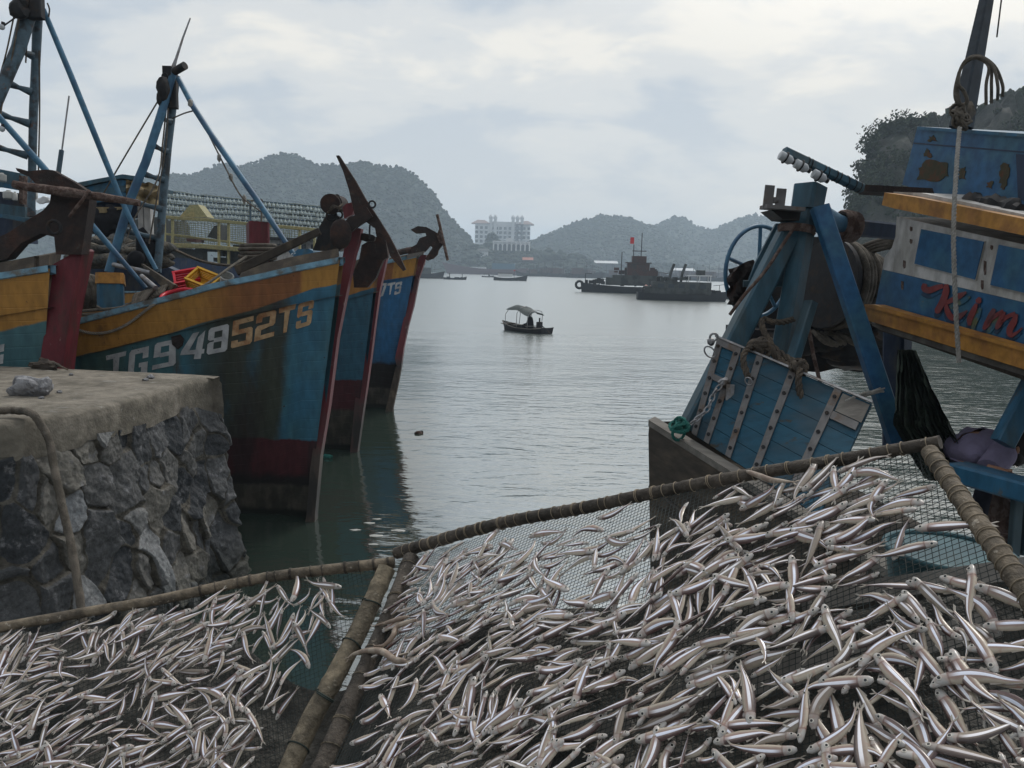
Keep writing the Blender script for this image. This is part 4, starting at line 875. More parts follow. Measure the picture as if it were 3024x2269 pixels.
# loose ropes on deck
a = MB()
for (q, r_) in (([(210, 922), (290, 915), (340, 912), (392, 900)], .02), ([(215, 930), (300, 926), (385, 905)], .022), ([(285, 905), (310, 916), (350, 912), (390, 895)], .018)):
    a.tube(sm([P(x, y, 10.3) for x, y in q], 6), r_, 7, jit=.08)
mk('deck_rope', a, M['rope'], smooth=60, label='thick ropes laid along the gunwale below the blue post', cat='rope')
a = MB()
for i in range(6): a.tube(sm([P(392+i*6, 902-i*2, 10.3), P(400+i*9, 872-i*2, 10.4), P(425+i*8, 868-i*3, 10.5), P(440+i*7, 890-i*4, 10.4), P(452+i*8, 862-i*4, 10.5)], 5), .024, 7, jit=.08)
mk('coiled_rope', a, M['rope'], smooth=60, label='knotted heap of rope beside the red ring on the foredeck', cat='rope')
a = MB(); a.torus(P(524, 872, 10.35), .2, .028, (-.1, -.35, 1), 36, 10); mk('plastic_ring', a, M['redplastic'], smooth=60, label='bright red plastic basin rim lying on the foredeck edge', cat='basin')
def crate(label, c, sx, sy, sz, rot, m_):
    t = thing('crate', label, 'crate', c); Mx = rot; f_ = MB(); th = .012
    for (dx, dy, a_, b_) in ((0, sy/2, sx, th), (0, -sy/2, sx, th), (sx/2, 0, th, sy), (-sx/2, 0, th, sy)):
        for k in range(5): f_.box(Vector(c)+Mx@Vector((dx, dy, -sz/2+sz*(k+.5)/5)), a_, b_, sz/5*.62, M=Mx)
        for e in (-1, 1): f_.box(Vector(c)+Mx@Vector((dx+(e*sx/2 if a_ > b_ else 0), dy+(e*sy/2 if b_ > a_ else 0), 0)), .03, .03, sz, M=Mx)
    f_.box(Vector(c)+Mx@Vector((0, 0, -sz/2)), sx*.97, sy*.97, th, M=Mx); mk('slatted_body', f_, m_, t, 0)
    r_ = MB()
    for (dx, dy, a_, b_) in ((0, sy/2, sx+.04, .03), (0, -sy/2, sx+.04, .03), (sx/2, 0, .03, sy-.04), (-sx/2, 0, .03, sy-.04)): r_.box(Vector(c)+Mx@Vector((dx, dy, sz/2+.012)), a_, b_, .03, M=Mx)
    mk('rim', r_, m_, t, 0)
from mathutils import Euler
crate('red plastic fish crate tipped on the foredeck', P(555, 833, 10.9), .30, .25, .18, Euler((R(35), R(-12), R(20))).to_matrix(), M['redplastic'])
crate('yellow plastic fish crate tipped beside the red one', P(605, 836, 10.7), .36, .25, .16, Euler((R(38), R(18), R(-15))).to_matrix(), M['yelplastic'])
a = MB(); c_ = P(668, 828, 10.6); ax = Vector((.3, -.5, .75)).normalized()
a.tube([c_-ax*.07, c_+ax*.07], [.06, .085], 18, cap=False); a.torus(c_+ax*.07, .085, .01, ax, 24, 6); a.torus(c_-ax*.0, .073, .006, ax, 24, 6)
mk('basket', a, M['whiteplastic'], smooth=50, label='small white woven basket tipped right of the yellow crate', cat='basket')
a = MB(); a.beam(P(422, 782, 10.8), P(512, 858, 10.5), .02, .05, 0, .16, .07); mk('plank', a, M['darkwood'], smooth=20, label='dark broad paddle shaped plank leaning over the coiled rope', cat='plank')
a = MB(); a.ico(P(400, 765, 11.2), .13, 2, (1, .6, .9), .1); a.ico(P(425, 725, 11.5), .16, 2, (.8, .7, 1.3), .25); a.ico(P(445, 745, 11.5), .15, 2, (.8, .7, 1.6), .25)
mk('gear_bundle', a, M['blackcloth'], smooth=50, label='dark bundle of gear and cloth between the blue mast legs', cat='bundle')
a = MB(); a.tube(pl((418, 815, 10.6), (460, 850, 10.4)), .03, 8); a.tube(pl((335, 782, 11), (445, 806, 10.7)), .032, 8); mk('loose_pipe', a, M['galv'], smooth=50, label='loose grey pipes lying across the foredeck behind the post', cat='pipe')
# ---------------- masts --------------------------------------------------
def pipe(name, parent, path, r, m_, n=10, **k):
    a = MB(); a.tube(path, r, n); return mk(name, a, m_, parent, 50, **k)
mb_ = thing('mast', 'blue A shaped ladder mast with antenna and long forestay pole, second from left', 'mast', P(430, 800, 11.4))
pipe('leg', mb_, pl((512, 215, 11.3), (473, 347, 11.25), (430, 480, 11.2), (383, 593, 11.2), (321, 805, 11.1)), [.05, .06, .06, .062, .062], M['bluepipe'])
pipe('leg', mb_, pl((520, 225, 11.5), (508, 325, 11.5), (495, 434, 11.5), (481, 593, 11.5), (465, 805, 11.4)), [.06, .06, .06, .058, .055], M['bluegrey'])
for (x0, y0, x1, y1) in ((473, 347, 506, 361), (447, 427, 495, 449), (420, 512, 486, 533), (392, 595, 481, 619), (375, 682, 474, 706), (492, 305, 506, 312)):
    pipe('rung', mb_, pl((x0, y0, 11.3), ((x0+x1)/2, (y0+y1)/2+1, 11.38), (x1, y1, 11.45)), [.05, .03, .05], M['bluegrey'], 8)
a = MB(); a.beam(P(508, 208, 11.35), P(504, 320, 11.35), .13, .1, 0, .2, .1); a.box(P(497, 213, 11.3), .12, .12, .14); mk('head_block', a, M['iron'], mb_, 20)
pipe('cross_roller', mb_, pl((515, 212, 11.2), (546, 194, 11.1)), .055, M['iron'], 12)
pipe('antenna', mb_, pl((508, 210, 11.3), (520, 175, 11.3), (541, 110, 11.3), (562, 54, 11.3)), [.035, .02, .014, .010], M['galv'], 6)
pipe('forestay_pole', mb_, pl((526, 232, 11.3), (572, 318, 11.15), (625, 400, 11), (760, 592, 10.8), (866, 750, 10.6)), [.035, .04, .04, .04, .035], M['bluepipe'], 8)
a = MB(); a.ico(P(482, 262, 11.2), .12, 2, (.7, .7, 1.3), .25); a.ico(P(470, 292, 11.2), .06, 2, (.6, .6, 1.4), .2); a.torus(P(487, 226, 11.2), .04, .01, (0, 1, 0)); mk('pulley_block', a, M['iron'], mb_, 50)
for q, lab in ((((464, 303, 11.2), (400, 410, 11.3), (338, 515, 11.4), (304, 575, 11.5)), 'thin guy rope slanting down left from the second mast'),
            (((492, 310, 11.3), (480, 425, 11.3), (465, 530, 11.2), (400, 640, 11.1), (370, 720, 11)), 'rope hanging inside the second mast legs'),
            (((496, 320, 11.3), (490, 430, 11.3), (468, 560, 11.3), (440, 720, 11.3)), 'thin rope running down beside the right leg of the second mast'),
            (((510, 350, 11.4), (545, 335, 11.3), (574, 327, 11.2)), 'short tie line from second mast to its forestay pole'),
            (((576, 328, 11.1), (612, 390, 11.1), (645, 455, 11), (672, 508, 11), (700, 562, 10.9), (724, 592, 10.9), (770, 625, 10.8)), 'cord with small floats sagging under the forestay pole')):
    a = MB(); a.tube(sm(pl(*q), 5), .011, 5); mk('rope', a, M['rope'], smooth=60, label=lab, cat='rope')
a = MB()
for (x, y) in ((562, 305), (647, 465), (682, 523), (722, 588)): a.ico(P(x, y, 11), .035, 1, (1, 1, 1.8), .2)
mk('floats', a, M['rope_pale'], smooth=50, label='small knotted floats on the cord under the forestay pole', cat='float')
ma = thing('mast', 'tall dark blue grey ladder mast at the left edge, its top out of view', 'mast', P(90, 600, 10.4))
pipe('leg', ma, pl((100, -120, 10.3), (84, 36, 10.3), (54, 145, 10.2), (0, 275, 10.1), (-60, 420, 10)), [.1, .1, .085, .075, .07], M['bluegrey'])
pipe('leg', ma, pl((118, -120, 10.5), (113, 0, 10.5), (106, 181, 10.5), (99, 325, 10.5), (95, 499, 10.5), (92, 640, 10.5)), [.07, .065, .055, .055, .05, .05], M['bluegrey'])
for (x0, y0, x1, y1) in ((52, 147, 95, 165), (20, 244, 92, 272), (-20, 330, 88, 366), (-40, 425, 82, 460)):
    pipe('rung', ma, pl((x0, y0, 10.2), ((x0+x1)/2, (y0+y1)/2+1, 10.35), (x1, y1, 10.45)), [.06, .03, .055], M['bluegrey'], 8)
a = MB(); a.beam(P(98, -60, 10.2), P(98, 55, 10.2), .22, .12, 0, .26, .12); mk('head_block', a, M['iron'], ma, 20)
pipe('brace_pole', ma, pl((128, 28, 10.4), (210, 225, 10.6), (301, 450, 10.8), (360, 595, 11), (410, 700, 11), (462, 798, 11)), [.035, .04, .04, .036, .034, .03], M['bluepipe'], 8)
pipe('boom', ma, pl((-40, 300, 9.9), (0, 349, 10), (130, 497, 10.2), (258, 650, 10.5), (345, 752, 10.6), (431, 852, 10.7)), [.035, .038, .042, .042, .036, .03], M['bluepipe'], 8)
a = MB(); a.ico(P(55, 30, 10.1), .11, 2, (1, .8, 1.2), .3); a.ico(P(66, 8, 10.1), .07, 2, (1.2, .8, 1), .3); mk('pulley_block', a, M['iron'], ma, 50)
for q, lab in ((((42, 45, 10.1), (20, 150, 10.1), (0, 225, 10.1), (-20, 300, 10)), 'thin stay at the top left corner left of the tall mast'),
               (((58, 45, 10.1), (30, 200, 10.1), (8, 300, 10.1), (0, 350, 10)), 'second thin stay just inside the tall left mast'),
               (((116, 150, 10.3), (117, 330, 10.4), (114, 480, 10.4), (113, 560, 10.4)), 'dark line hanging down the right of the tall left mast'),
               (((84, 72, 10.3), (80, 120, 10.3), (76, 186, 10.3)), 'short line hanging between the tall mast legs'),
               (((140, 10, 10.4), (146, 28, 10.4), (144, 50, 10.4)), 'stray wire curl by the top of the tall mast')):
    a = MB(); a.tube(sm(pl(*q), 5), .010, 5); mk('rope', a, M['rope_dark'], smooth=60, label=lab, cat='rope')
at_ = thing('antenna', 'thin whip antenna on a grey pole between the two left masts', 'antenna', P(172, 540, 11.8))
pipe('pole', at_, pl((170, 530, 11.8), (182, 444, 11.8)), .035, M['bluegrey'], 8); pipe('whip', at_, pl((182, 450, 11.8), (204, 284, 11.8)), .012, M['galv'], 6)
a = MB(); a.tube(pl((-10, 92, 10), (18, 72, 10), (52, 48, 10.1)), .01, 5); mk('wire', a, M['iron'], smooth=50, label='lamp wire reaching the tall mast at the top left corner', cat='wire')
for (x, y, lab) in ((6, 80, 'hanging bulb near the top left corner'), (6, 381, 'hanging bulb under the blue boom at the left edge')):
    t = thing('lamp', lab, 'lamp', P(x, y, 10)); a = MB(); a.ico(P(x, y, 10), .035, 2, (1, 1, 1.1), 0); mk('bulb', a, M['glasslamp'], t, 60); a = MB(); a.cyl(P(x+2, y-6, 10), P(x+4, y-14, 10), .022); mk('socket', a, M['iron'], t)
# ---------------- wheelhouses behind the masts ---------------------------
wh = thing('deckhouse', 'blue slatted boat roof with tan tarpaulin hanging from its end', 'boat cabin', P(350, 760, 12.6))
mk('roof', slab([(222, 541), (290, 528), (362, 515), (398, 520), (440, 548), (438, 560), (398, 532), (360, 527), (290, 540), (222, 556)], 12.3, .9), M['bluepost'], wh, 20)
for i, yy in enumerate((0, 18, 36)):
    mk('plank', slab([(240, 556+yy), (358, 530+yy*1.0), (372, 535+yy), (370, 548+yy), (240, 571+yy)], 12.35, .06), M['bluewood' if i != 1 else 'bluepost'], wh, 20)
mk('wall', slab([(232, 558), (375, 530), (420, 560), (430, 640), (300, 645), (240, 620)], 12.55, .3), M['navy'], wh, 20)
tp_ = MB(); rws = []
for i in range(9):
    t_ = i/8; rws.append([P(lerp(372, 478, t_), lerp(lerp(530, 548, t_), lerp(600, 612, t_), k/6)+4*math.sin(i*2.1+k), 12.1+.10*math.sin(i*1.7)+.05*math.sin(k*2)) for k in range(7)])
tp_.grid(rws); tp_.grid([[p+Vector((0, .03, 0)) for p in r] for r in rws]); mk('tarpaulin', tp_, M['tarp'], wh, 60)
tp_ = MB(); rws = []
for i in range(9):
    t_ = i/8; rws.append([P(lerp(265, 380, t_), lerp(612, lerp(628, 606, t_)+10*math.sin(t_*3), k/3), 12.3+.06*math.sin(i*1.7)) for k in range(4)])
tp_.grid(rws); tp_.grid([[p+Vector((0, .03, 0)) for p in r] for r in rws]); mk('tarpaulin', tp_, M['tarp'], wh, 60)
a = MB(); a.ico(P(300, 655, 12.4), .28, 3, (1.2, .5, .75), .18); a.ico(P(340, 640, 12.4), .22, 3, (1.2, .5, .8), .18); mk('dark_sack', a, M['blackcloth'], smooth=60, label='black sagging bundle slung under the blue slatted roof', cat='bundle')
a = MB(); a.box(P(440, 660, 12.5), .1, .1, .9); a.box(P(420, 660, 12.5), .08, .1, .7); mk('post', a, M['white'], wh)
wl_ = thing('deckhouse', 'blue boat cabin with rails and white jugs at the left edge', 'boat cabin', P(30, 700, 12))
mk('roof', slab([(-120, 480), (0, 500), (60, 512), (62, 560), (0, 550), (-120, 530)], 12, .6), M['bluepost'], wl_, 20)
mk('wall', slab([(-120, 556), (70, 572), (80, 720), (-120, 700)], 12.8, .3), M['navy'], wl_, 20)
mk('rail', slab([(-120, 534), (0, 540), (50, 548), (50, 562), (0, 553), (-120, 546)], 11.9, .1), M['bluewood'], wl_, 20)
mk('rail', slab([(-120, 598), (0, 602), (74, 612), (74, 650), (0, 640), (-120, 630)], 11.9, .1), M['bluepost'], wl_, 20)
mk('rail', slab([(-120, 628), (0, 632), (76, 644), (72, 656), (0, 642), (-120, 640)], 11.8, .1), M['bluewood'], wl_, 20)
mk('post', slab([(56, 518), (72, 520), (66, 604), (56, 602)], 11.95, .1), M['rust_rope'], wl_, 20)
for i, (x, y, r_, lab) in enumerate(((25, 576, .075, 'larger round white jug on the left cabin shelf'), (44, 580, .035, 'slim white bottle beside the round jug on the left cabin shelf'), (4, 524, .07, 'white container on the roof edge at the left border'), (104, 576, .035, 'small white bottle right of the brown cabin post'))):
    t = thing('jug', lab, 'jug', P(x, y+10, 11.8)); a = MB(); a.tube([P(x, y+12, 11.8), P(x, y+8, 11.8), P(x, y-7, 11.8), P(x, y-10, 11.8)], [r_*.9, r_, r_, r_*.5], 12); mk('body', a, M['whiteplastic'], t, 50)
    a = MB(); a.cyl(P(x, y-10, 11.8), P(x, y-13, 11.8), r_*.4); mk('cap', a, M['whiteplastic'], t, 50)
a = MB(); a.ico(P(128, 592, 11.5), .07, 2, (1.3, .6, .8), .3); mk('cloth', a, M['farwhite'], smooth=50, label='crumpled pale rag on the rail behind the leftmost anchor', cat='rag')
a = MB(); a.ico(P(30, 735, 9.6), .09, 3, (1.2, .5, 1.4), .15); mk('cloth', a, M['cloth_purple'], smooth=60, label='pale purple cloth hanging below the leftmost anchor arm', cat='cloth')
# ---------------- squid boat with rows of lamps --------------------------
sq = thing('squid_boat', 'yellow framed boat strung with many rows of lamps behind the masts', 'fishing boat', P(700, 800, 38)); dq = 36
hb2 = MB(); rws = []
for i in range(13):
    x = lerp(250, 980, i/12); rws.append([P(x, interp([(250, 742), (466, 757), (560, 764), (667, 783), (760, 800), (980, 815)], x), dq-4), P(x, 860, dq-4), P(x, 860, dq+2), P(x, interp([(250, 742), (466, 757), (667, 783), (980, 815)], x), dq+2), P(x, interp([(250, 742), (466, 757), (560, 764), (667, 783), (760, 800), (980, 815)], x), dq-4)])
hb2.grid(rws); mk('hull', hb2, M['navy'], sq, 30)
mk('cabin', slab([(797, 706), (940, 712), (938, 770), (797, 770)], dq+1, 3), M['white'], sq, 0)
mk('cabin', slab([(280, 660), (480, 640), (500, 770), (280, 770)], dq+2, 3), M['fargrey'], sq, 0)
mk('roof', slab([(790, 700), (945, 706), (945, 714), (790, 708)], dq+.6, 3.6), M['fargrey'], sq, 0)
for x in (815, 845, 890, 918): mk('window', slab([(x, 722), (x+12, 722), (x+12, 738), (x, 738)], dq+.9, .2), M['farglass'], sq, 0)
mk('cabin_roof', slab([(531, 640), (560, 606), (584, 604), (613, 642)], dq-1, .8), M['yellow2'], sq, 0)
a = MB()
for (q) in ((470, 640, 540, 646), (540, 646, 612, 650), (612, 650, 727, 661), (727, 661, 940, 680)): a.beam(P(q[0], q[1], dq-1), P(q[2], q[3], dq-1), .14, .2)
for (q) in ((466, 724, 600, 728), (600, 728, 740, 740)): a.beam(P(q[0], q[1], dq-1), P(q[2], q[3], dq-1), .2, .28)
for (q) in ((478, 690, 600, 706), (600, 706, 735, 722)): a.beam(P(q[0], q[1], dq), P(q[2], q[3], dq), .1, .18)
mk('rail', a, M['yellow2'], sq, 0)
for (x, y0, y1) in ((484, 640, 790), (508, 646, 730), (645, 655, 790), (674, 658, 800), (884, 676, 740), (928, 680, 740)):
    mk('post', slab([(x-3, y0), (x+3, y0), (x+3, y1), (x-3, y1)], dq-1, .12), M['yellow2'], sq, 0)
mk('machinery', slab([(612, 700), (632, 668), (652, 664), (652, 710)], dq+.5, 1), M['fargrey'], sq, 0)
mk('machinery', slab([(550, 704), (578, 706), (578, 716), (552, 714)], dq-.8, 1), M['farrust'], sq, 0)
a = MB()
for k in range(26): a.box(P(random.uniform(470, 720), random.uniform(736, 775), dq-.5), random.uniform(.2, .9), .5, random.uniform(.15, .5))
mk('deck_gear', a, M['fargrey'], sq, 0)
# tangled catch nets on deck left side
nb_ = MB()
def sagy(x, v): return lerp(interp([(485, 562), (721, 590), (970, 612)], x), interp([(485, 716), (721, 728), (970, 722)], x), v)+6*noise.noise(Vector((x*.02, v*4, 2)))
for k in range(62):
    x = 486+k*7.9; nb_.tube([P(x+4*math.sin(k*.7+v*.4), sagy(x, v/8), dq+3) for v in range(9)], .014, 3, cap=False)
for v in range(26): nb_.tube([P(486+q*24.4, sagy(486+q*24.4, v/25), dq+3) for q in range(21)], .014, 3, cap=False)
mk('draped_net', nb_, mat('yellow green draped netting', C(.16, .17, .09), .9, bump=0), sq, 0, recalc=False)
bulbs = []
for r_ in range(6):
    a = MB(); yA = [(485, 566+r_*18), (602, 580+r_*17), (721, 592+r_*15), (843, 602+r_*15), (970, 616+r_*14)]
    if r_ == 5: continue
    a.tube(sm([P(x, y, dq+2) for x, y in yA], 5), .035, 5); mk('lamp_cable', a, M['bluegrey'], sq, 50)
    x = 488 if r_ % 2 == 0 else 492
    while x < 966:
        bulbs.append((x+random.uniform(-1.5, 1.5), interp(yA, x)+8.5+random.uniform(-1.2, 1.6))); x += 11.5 if random.random() < .9 else 20
bm = MB(); bm.ico((0, 0, 0), .076, 1, (1, 1, 1.25), 0); bm.cyl((0, 0, .05), (0, 0, .14), .03, n=6)
bulbs.sort(key=lambda q: (-q[1] if q[0] < 0 else q[0] % 7)); keep = bulbs[::max(1, len(bulbs)//98)][:98]; rest = [b for b in bulbs if b not in keep]
b0_ = None
for (x, y) in keep:
    p = P(x, y, dq+1.9)
    if b0_ is None:
        b0_ = mk('lamp_bulb', bm, M['dullbulb'], sq, 60); OFF0 = Vector(OFF[sq.name])
        me_ = b0_.data
        for v in me_.vertices: v.co += OFF0
        o_ = b0_
    else:
        o_ = b0_.copy(); COL.objects.link(o_); o_.parent = sq
    o_.location = p-OFF0
rb_ = MB()
for (x, y) in rest:
    p = P(x, y, dq+1.9)
    rb_.add([Vector(v)+p for v in bm.v], bm.f)
o_ = mk('lamp_bulb_rows', rb_, M['dullbulb'], sq, 60); o_['kind'] = 'stuff'
hp = MB()
for i in range(60):
    x = random.uniform(235, 470); hp.ico(P(x, random.uniform(712, 770)+abs(x-350)*.05, 15+random.uniform(-.4, .6)), random.uniform(.12, .3), 3, (1.5, .8, .5), .05)
mk('net_heap', hp, mat('pale tan netting heap', C(.115, .10, .078), .9, 0, C(.05, .052, .05), 5, .42, .6, bump=1, bd=.08, bsc=14), smooth=60, label='heap of tan fishing nets on a deck behind the blue masts', kind='stuff')
a = slab([(225, 770), (470, 778), (520, 800), (520, 860), (225, 860)], 16, .3); mk('boat_side', a, M['navy'], smooth=0, label='dark blue boat side behind the net heap and masts', cat='boat')
fr = thing('light_frame', 'thin yellowish gate shaped pipe frame behind the red post', 'frame', P(756, 660, 20))
pipe('upright', fr, pl((740, 655, 20), (739, 594, 20)), .028, M['bluegrey'], 6); pipe('upright', fr, pl((772, 655, 20), (773, 590, 20)), .028, M['rope'], 6); pipe('crossbar', fr, pl((739, 594, 20), (773, 590, 20)), .02, M['rope'], 6)
bt = MB(); bt.add(pl((866, 748, 20), (880, 736, 20), (912, 735, 20), (925, 742, 20), (925, 765, 20), (866, 765, 20)), [(0, 1, 2, 3, 4, 5)])
a = slab([(866, 748), (880, 736), (912, 735), (925, 742), (925, 765), (866, 765)], 20, .8); mk('blue_tarpaulin', a, M['bluewood'], smooth=20, label='blue covered hatch seen beyond the wash board of the lettered bow', cat='hatch')
a = MB(); a.tube(sm(pl((474, 722, 16), (520, 740, 16), (590, 770, 16), (650, 782, 16), (700, 785, 16)), 5), .03, 6); mk('rope', a, M['rope_dark'], smooth=60, label='dark mooring rope sagging from the second mast toward the lamp boat', cat='rope')
# ---------------- stone pier ---------------------------------------------
def stonemat():
    n = NT('rubble stone face'); n.setp(.8, 0, .3)
    mp = n.n.new('ShaderNodeMapping'); mp.inputs['Scale'].default_value = (1, 1, .62); n.lk(n.co, mp.inputs[0])
    wob = n.n.new('ShaderNodeTexNoise'); wob.inputs['Scale'].default_value = 3; n.lk(mp.outputs[0], wob.inputs['Vector'])
    ad = n.n.new('ShaderNodeMix'); ad.data_type = 'VECTOR'; ad.inputs[0].default_value = .10; n.lk(mp.outputs[0], ad.inputs[4]); n.lk(wob.outputs['Color'], ad.inputs[5])
    a = n.attr('stone').outputs['Fac']; b_ = n.attr('gap').outputs['Fac']
    c = n.mix(n.ramp(a, 0, .55), C(.035, .039, .044), C(.085, .087, .090)); c = n.mix(n.ramp(a, .55, .85), c, C(.15, .142, .125)); c = n.mix(n.ramp(a, .88, .98), c, C(.20, .21, .22))
    c = n.mix(n.ramp(n.noise(7, (1, 1, 1), 7, .7), .56, .70), c, C(.22, .22, .23))
    mort = n.mix(n.ramp(n.noise(9), .4, .6), C(.11, .10, .083), C(.065, .06, .05))
    c = n.mix(n.ramp(n.math('ADD', b_, n.math('MULTIPLY', n.noise(14, (1, 1, 1), 5), .4)), .50, .75), c, mort)
    c = n.mix(n.math('MULTIPLY', n.ramp(n.math('ADD', b_, n.math('MULTIPLY', n.noise(5, (1, 1, 1), 5), .35)), 1.02, 1.16), .85), c, C(.018, .017, .015))
    z = n.sep(n.co)[2]; c = n.mix(n.ramp(n.math('ADD', z, n.noise(3)), .5, 1.1, .7, 0), c, C(.02, .024, .018))
    v = n.ramp(n.noise(30, (1, 1, 1), 6, .7), .3, .7, .65, 1.3); g = n.n.new('ShaderNodeCombineColor')
    for i in range(3): n.lk(v, g.inputs[i])
    n.col(n.mix(1.0, c, g.outputs[0], 'MULTIPLY')); n.bump(n.noise(22, (1, 1, 1), 8, .7), .8, .03); return n.mat
M['stone'] = stonemat()
M['concrete'] = mat('weathered concrete cap', C(.19, .17, .14), .9, 0, C(.125, .112, .09), 2.5, .42, .62, wear2=C(.22, .21, .19), w2sc=5, w2lo=.62, w2hi=.72, var=.3, vsc=9, bump=1, bd=.012, bsc=35)
zt_ = 2.05
def onz(x, y, z=zt_): return W(x, y, z)
A = onz(62, 905); B = onz(628, 1112); Bc = onz(662, 1130); D_ = onz(-60, 1086); E = onz(-500, 893*1.0)
Bk = onz(0, 1086); Bk2 = onz(600, 1104)
pier = thing('stone_pier', 'rubble stone pier with thick concrete cap at the left', 'pier', (A.x-1, (A.y+B.y)/2, 0))
near = [onz(-900, 1265), onz(0, 1250), onz(60, 1246), onz(114, 1235)]; edge = [onz(114, 1235), onz(230, 1215), onz(340, 1190), onz(450, 1160), onz(560, 1128), onz(625, 1116)]
far_ = [onz(648, 1112), onz(560, 1106), onz(300, 1095), onz(150, 1088), onz(0, 1082), onz(-900, 1060)]
cap_top = near[:-1]+edge+far_
# cap: bevelled thick slab whose underside follows ragged picture line
outer = near[:-1]+edge+[onz(655, 1118)]
def drop(p, py):   # point straight below p at picture row py
    x = proj(p)[0]; return Vector((p.x, p.y, Zat(p.x, p.y, py)))
und = [(-900, 1390), (0, 1372), (60, 1366), (114, 1352), (230, 1322), (260, 1300), (340, 1290), (450, 1260), (520, 1222), (560, 1212), (640, 1235), (668, 1240)]
rows = []
dense = []
for a_, b_ in zip(outer, outer[1:]):
    k = max(2, int((b_-a_).length/.10))
    for i in range(k): dense.append(a_.lerp(b_, i/k))
dense.append(outer[-1])
cen = Vector((-5, 7.2, 0))
for p in dense:
    px = proj(p)[0]; zb = Zat(p.x, p.y, interp(und, px)); inn_ = (cen-Vector((p.x, p.y, 0))).normalized()
    jj = .018*noise.noise(p*6); r = []
    for k, f_ in enumerate((0, .04, .12, .35, .65, .9, 1.0)):
        z = lerp(zt_, zb, f_); o_ = (.06 if k == 0 else .02 if k == 1 else 0)-jj*(k > 0)-.02*noise.noise(Vector((p.x*9, p.y*9, z*9)))
        r.append(Vector((p.x, p.y, z-(0 if k else .0)))+inn_*o_)
    r.append(Vector((p.x, p.y, zb))+inn_*.15)
    rows.append(r)
mb = MB(); mb.grid(rows)
# top surface with slight unevenness
ins = [r[0] for r in rows]; bk = [Vector((lerp(far_[-1].x, far_[0].x, 1-0), 0, 0))]
tg_ = []
for i, p in enumerate(ins):
    t_ = i/(len(ins)-1); q = far_[-1].lerp(far_[0], t_**.6 if False else t_); tg_.append((p, q))
grd = []
fl = [onz(lerp(-900, 648, i/(len(ins)-1)), interp([(-900, 1060), (0, 1082), (150, 1088), (300, 1095), (560, 1106), (648, 1112)], lerp(-900, 648, i/(len(ins)-1)))) for i in range(len(ins))]
for p, q in zip(ins, fl):
    grd.append([p.lerp(q, k/14)+Vector((0, 0, .012*noise.noise(p.lerp(q, k/14)*5) if 0 < k < 14 else 0)) for k in range(15)])
mb.grid(grd)
mb.grid([[q, Vector((q.x, q.y, .9))] for q in fl])
mk('concrete_cap', mb, M['concrete'], pier, 50)
# rubble face below the cap
from mathutils import geometry
mb = MB(); sa = []; ga = []
rngs = random.Random(4)
path = [onz(-900, 1265), onz(0, 1250), onz(60, 1246), onz(114, 1235), onz(340, 1190), onz(560, 1128), onz(655, 1118), onz(700, 1102)+Vector((-.9, .8, 0))]
cum = [0]
for a_, b_ in zip(path, path[1:]): cum.append(cum[-1]+(b_-a_).length)
Lp = cum[-1]; NX, NZ = 620, 190; s0 = cum[1]-.6
seeds = []
sx, szz = .26, .34
for i in range(int((Lp-s0)/sx)+3):
    for j in range(9):
        seeds.append(((i+.5*(j % 2)+rngs.uniform(-.36, .36))*sx+s0-.2, (j+rngs.uniform(-.38, .38))*szz-.7, rngs.random(), rngs.uniform(-1, 1), rngs.uniform(-1, 1), rngs.uniform(.7, 1.25), rngs.uniform(-.3, .3)))
SA = np.array(seeds); rows_ = []
Sg = np.linspace(s0, Lp, NX)
for i, s in enumerate(Sg):
    k = max(q for q in range(len(cum)-1) if cum[q] <= s+1e-9 or q == 0); k = min(k, len(cum)-2)
    f_ = (s-cum[k])/(cum[k+1]-cum[k]); p = path[k].lerp(path[k+1], f_)
    tt = (path[k+1]-path[k]).normalized(); nrm = Vector((tt.y, -tt.x, 0))
    # smooth the normal near the corners
    w_ = .35
    for kk in range(1, len(path)-1):
        dd_ = s-cum[kk]
        if abs(dd_) < w_:
            t1 = (path[kk]-path[kk-1]).normalized(); t2 = (path[kk+1]-path[kk]).normalized(); n1 = Vector((t1.y, -t1.x, 0)); n2 = Vector((t2.y, -t2.x, 0))
            nrm = n1.lerp(n2, (dd_+w_)/(2*w_)).normalized()
    ztop = Zat(p.x, p.y, interp(und, proj(p)[0]))+.05
    Zs = np.linspace(ztop, -.5, NZ)
    wx = .05*noise.noise(Vector((s*4, 0, 1))); r = []
    for z in Zs:
        ws = s+.07*noise.noise(Vector((s*3, z*3, 5))); wz = z+.08*noise.noise(Vector((s*3, z*3, 9)))
        dx = (SA[:, 0]-ws)+SA[:, 6]*(SA[:, 1]-wz); dz = (SA[:, 1]-wz)*.72
        D2_ = np.sqrt(dx*dx+dz*dz)*SA[:, 5]; ii = np.argpartition(D2_, 1)[:2]
        if D2_[ii[0]] > D2_[ii[1]]: ii = ii[::-1]
        d0, d1_ = D2_[ii[0]], D2_[ii[1]]; e = min(1, (d1_-d0)/.028)
        sd_ = SA[ii[0]]
        ht = .030*e*(.3+.9*sd_[2])+ (sd_[3]*dx[ii[0]]+sd_[4]*dz[ii[0]])*.34*e+.026*noise.fractal(Vector((s*8, z*8, 3)), .8, 2.1, 4)
        bat = (ztop-z)*.13
        r.append(p+nrm*(bat+ht-.02)+Vector((0, 0, z-p.z))); sa.append(sd_[2]); ga.append(1-e)
    rows_.append(r)
mb.grid(rows_); mb.a['stone'] = ('FLOAT', sa); mb.a['gap'] = ('FLOAT', ga)
mk('rubble_face', mb, M['stone'], pier, 38)
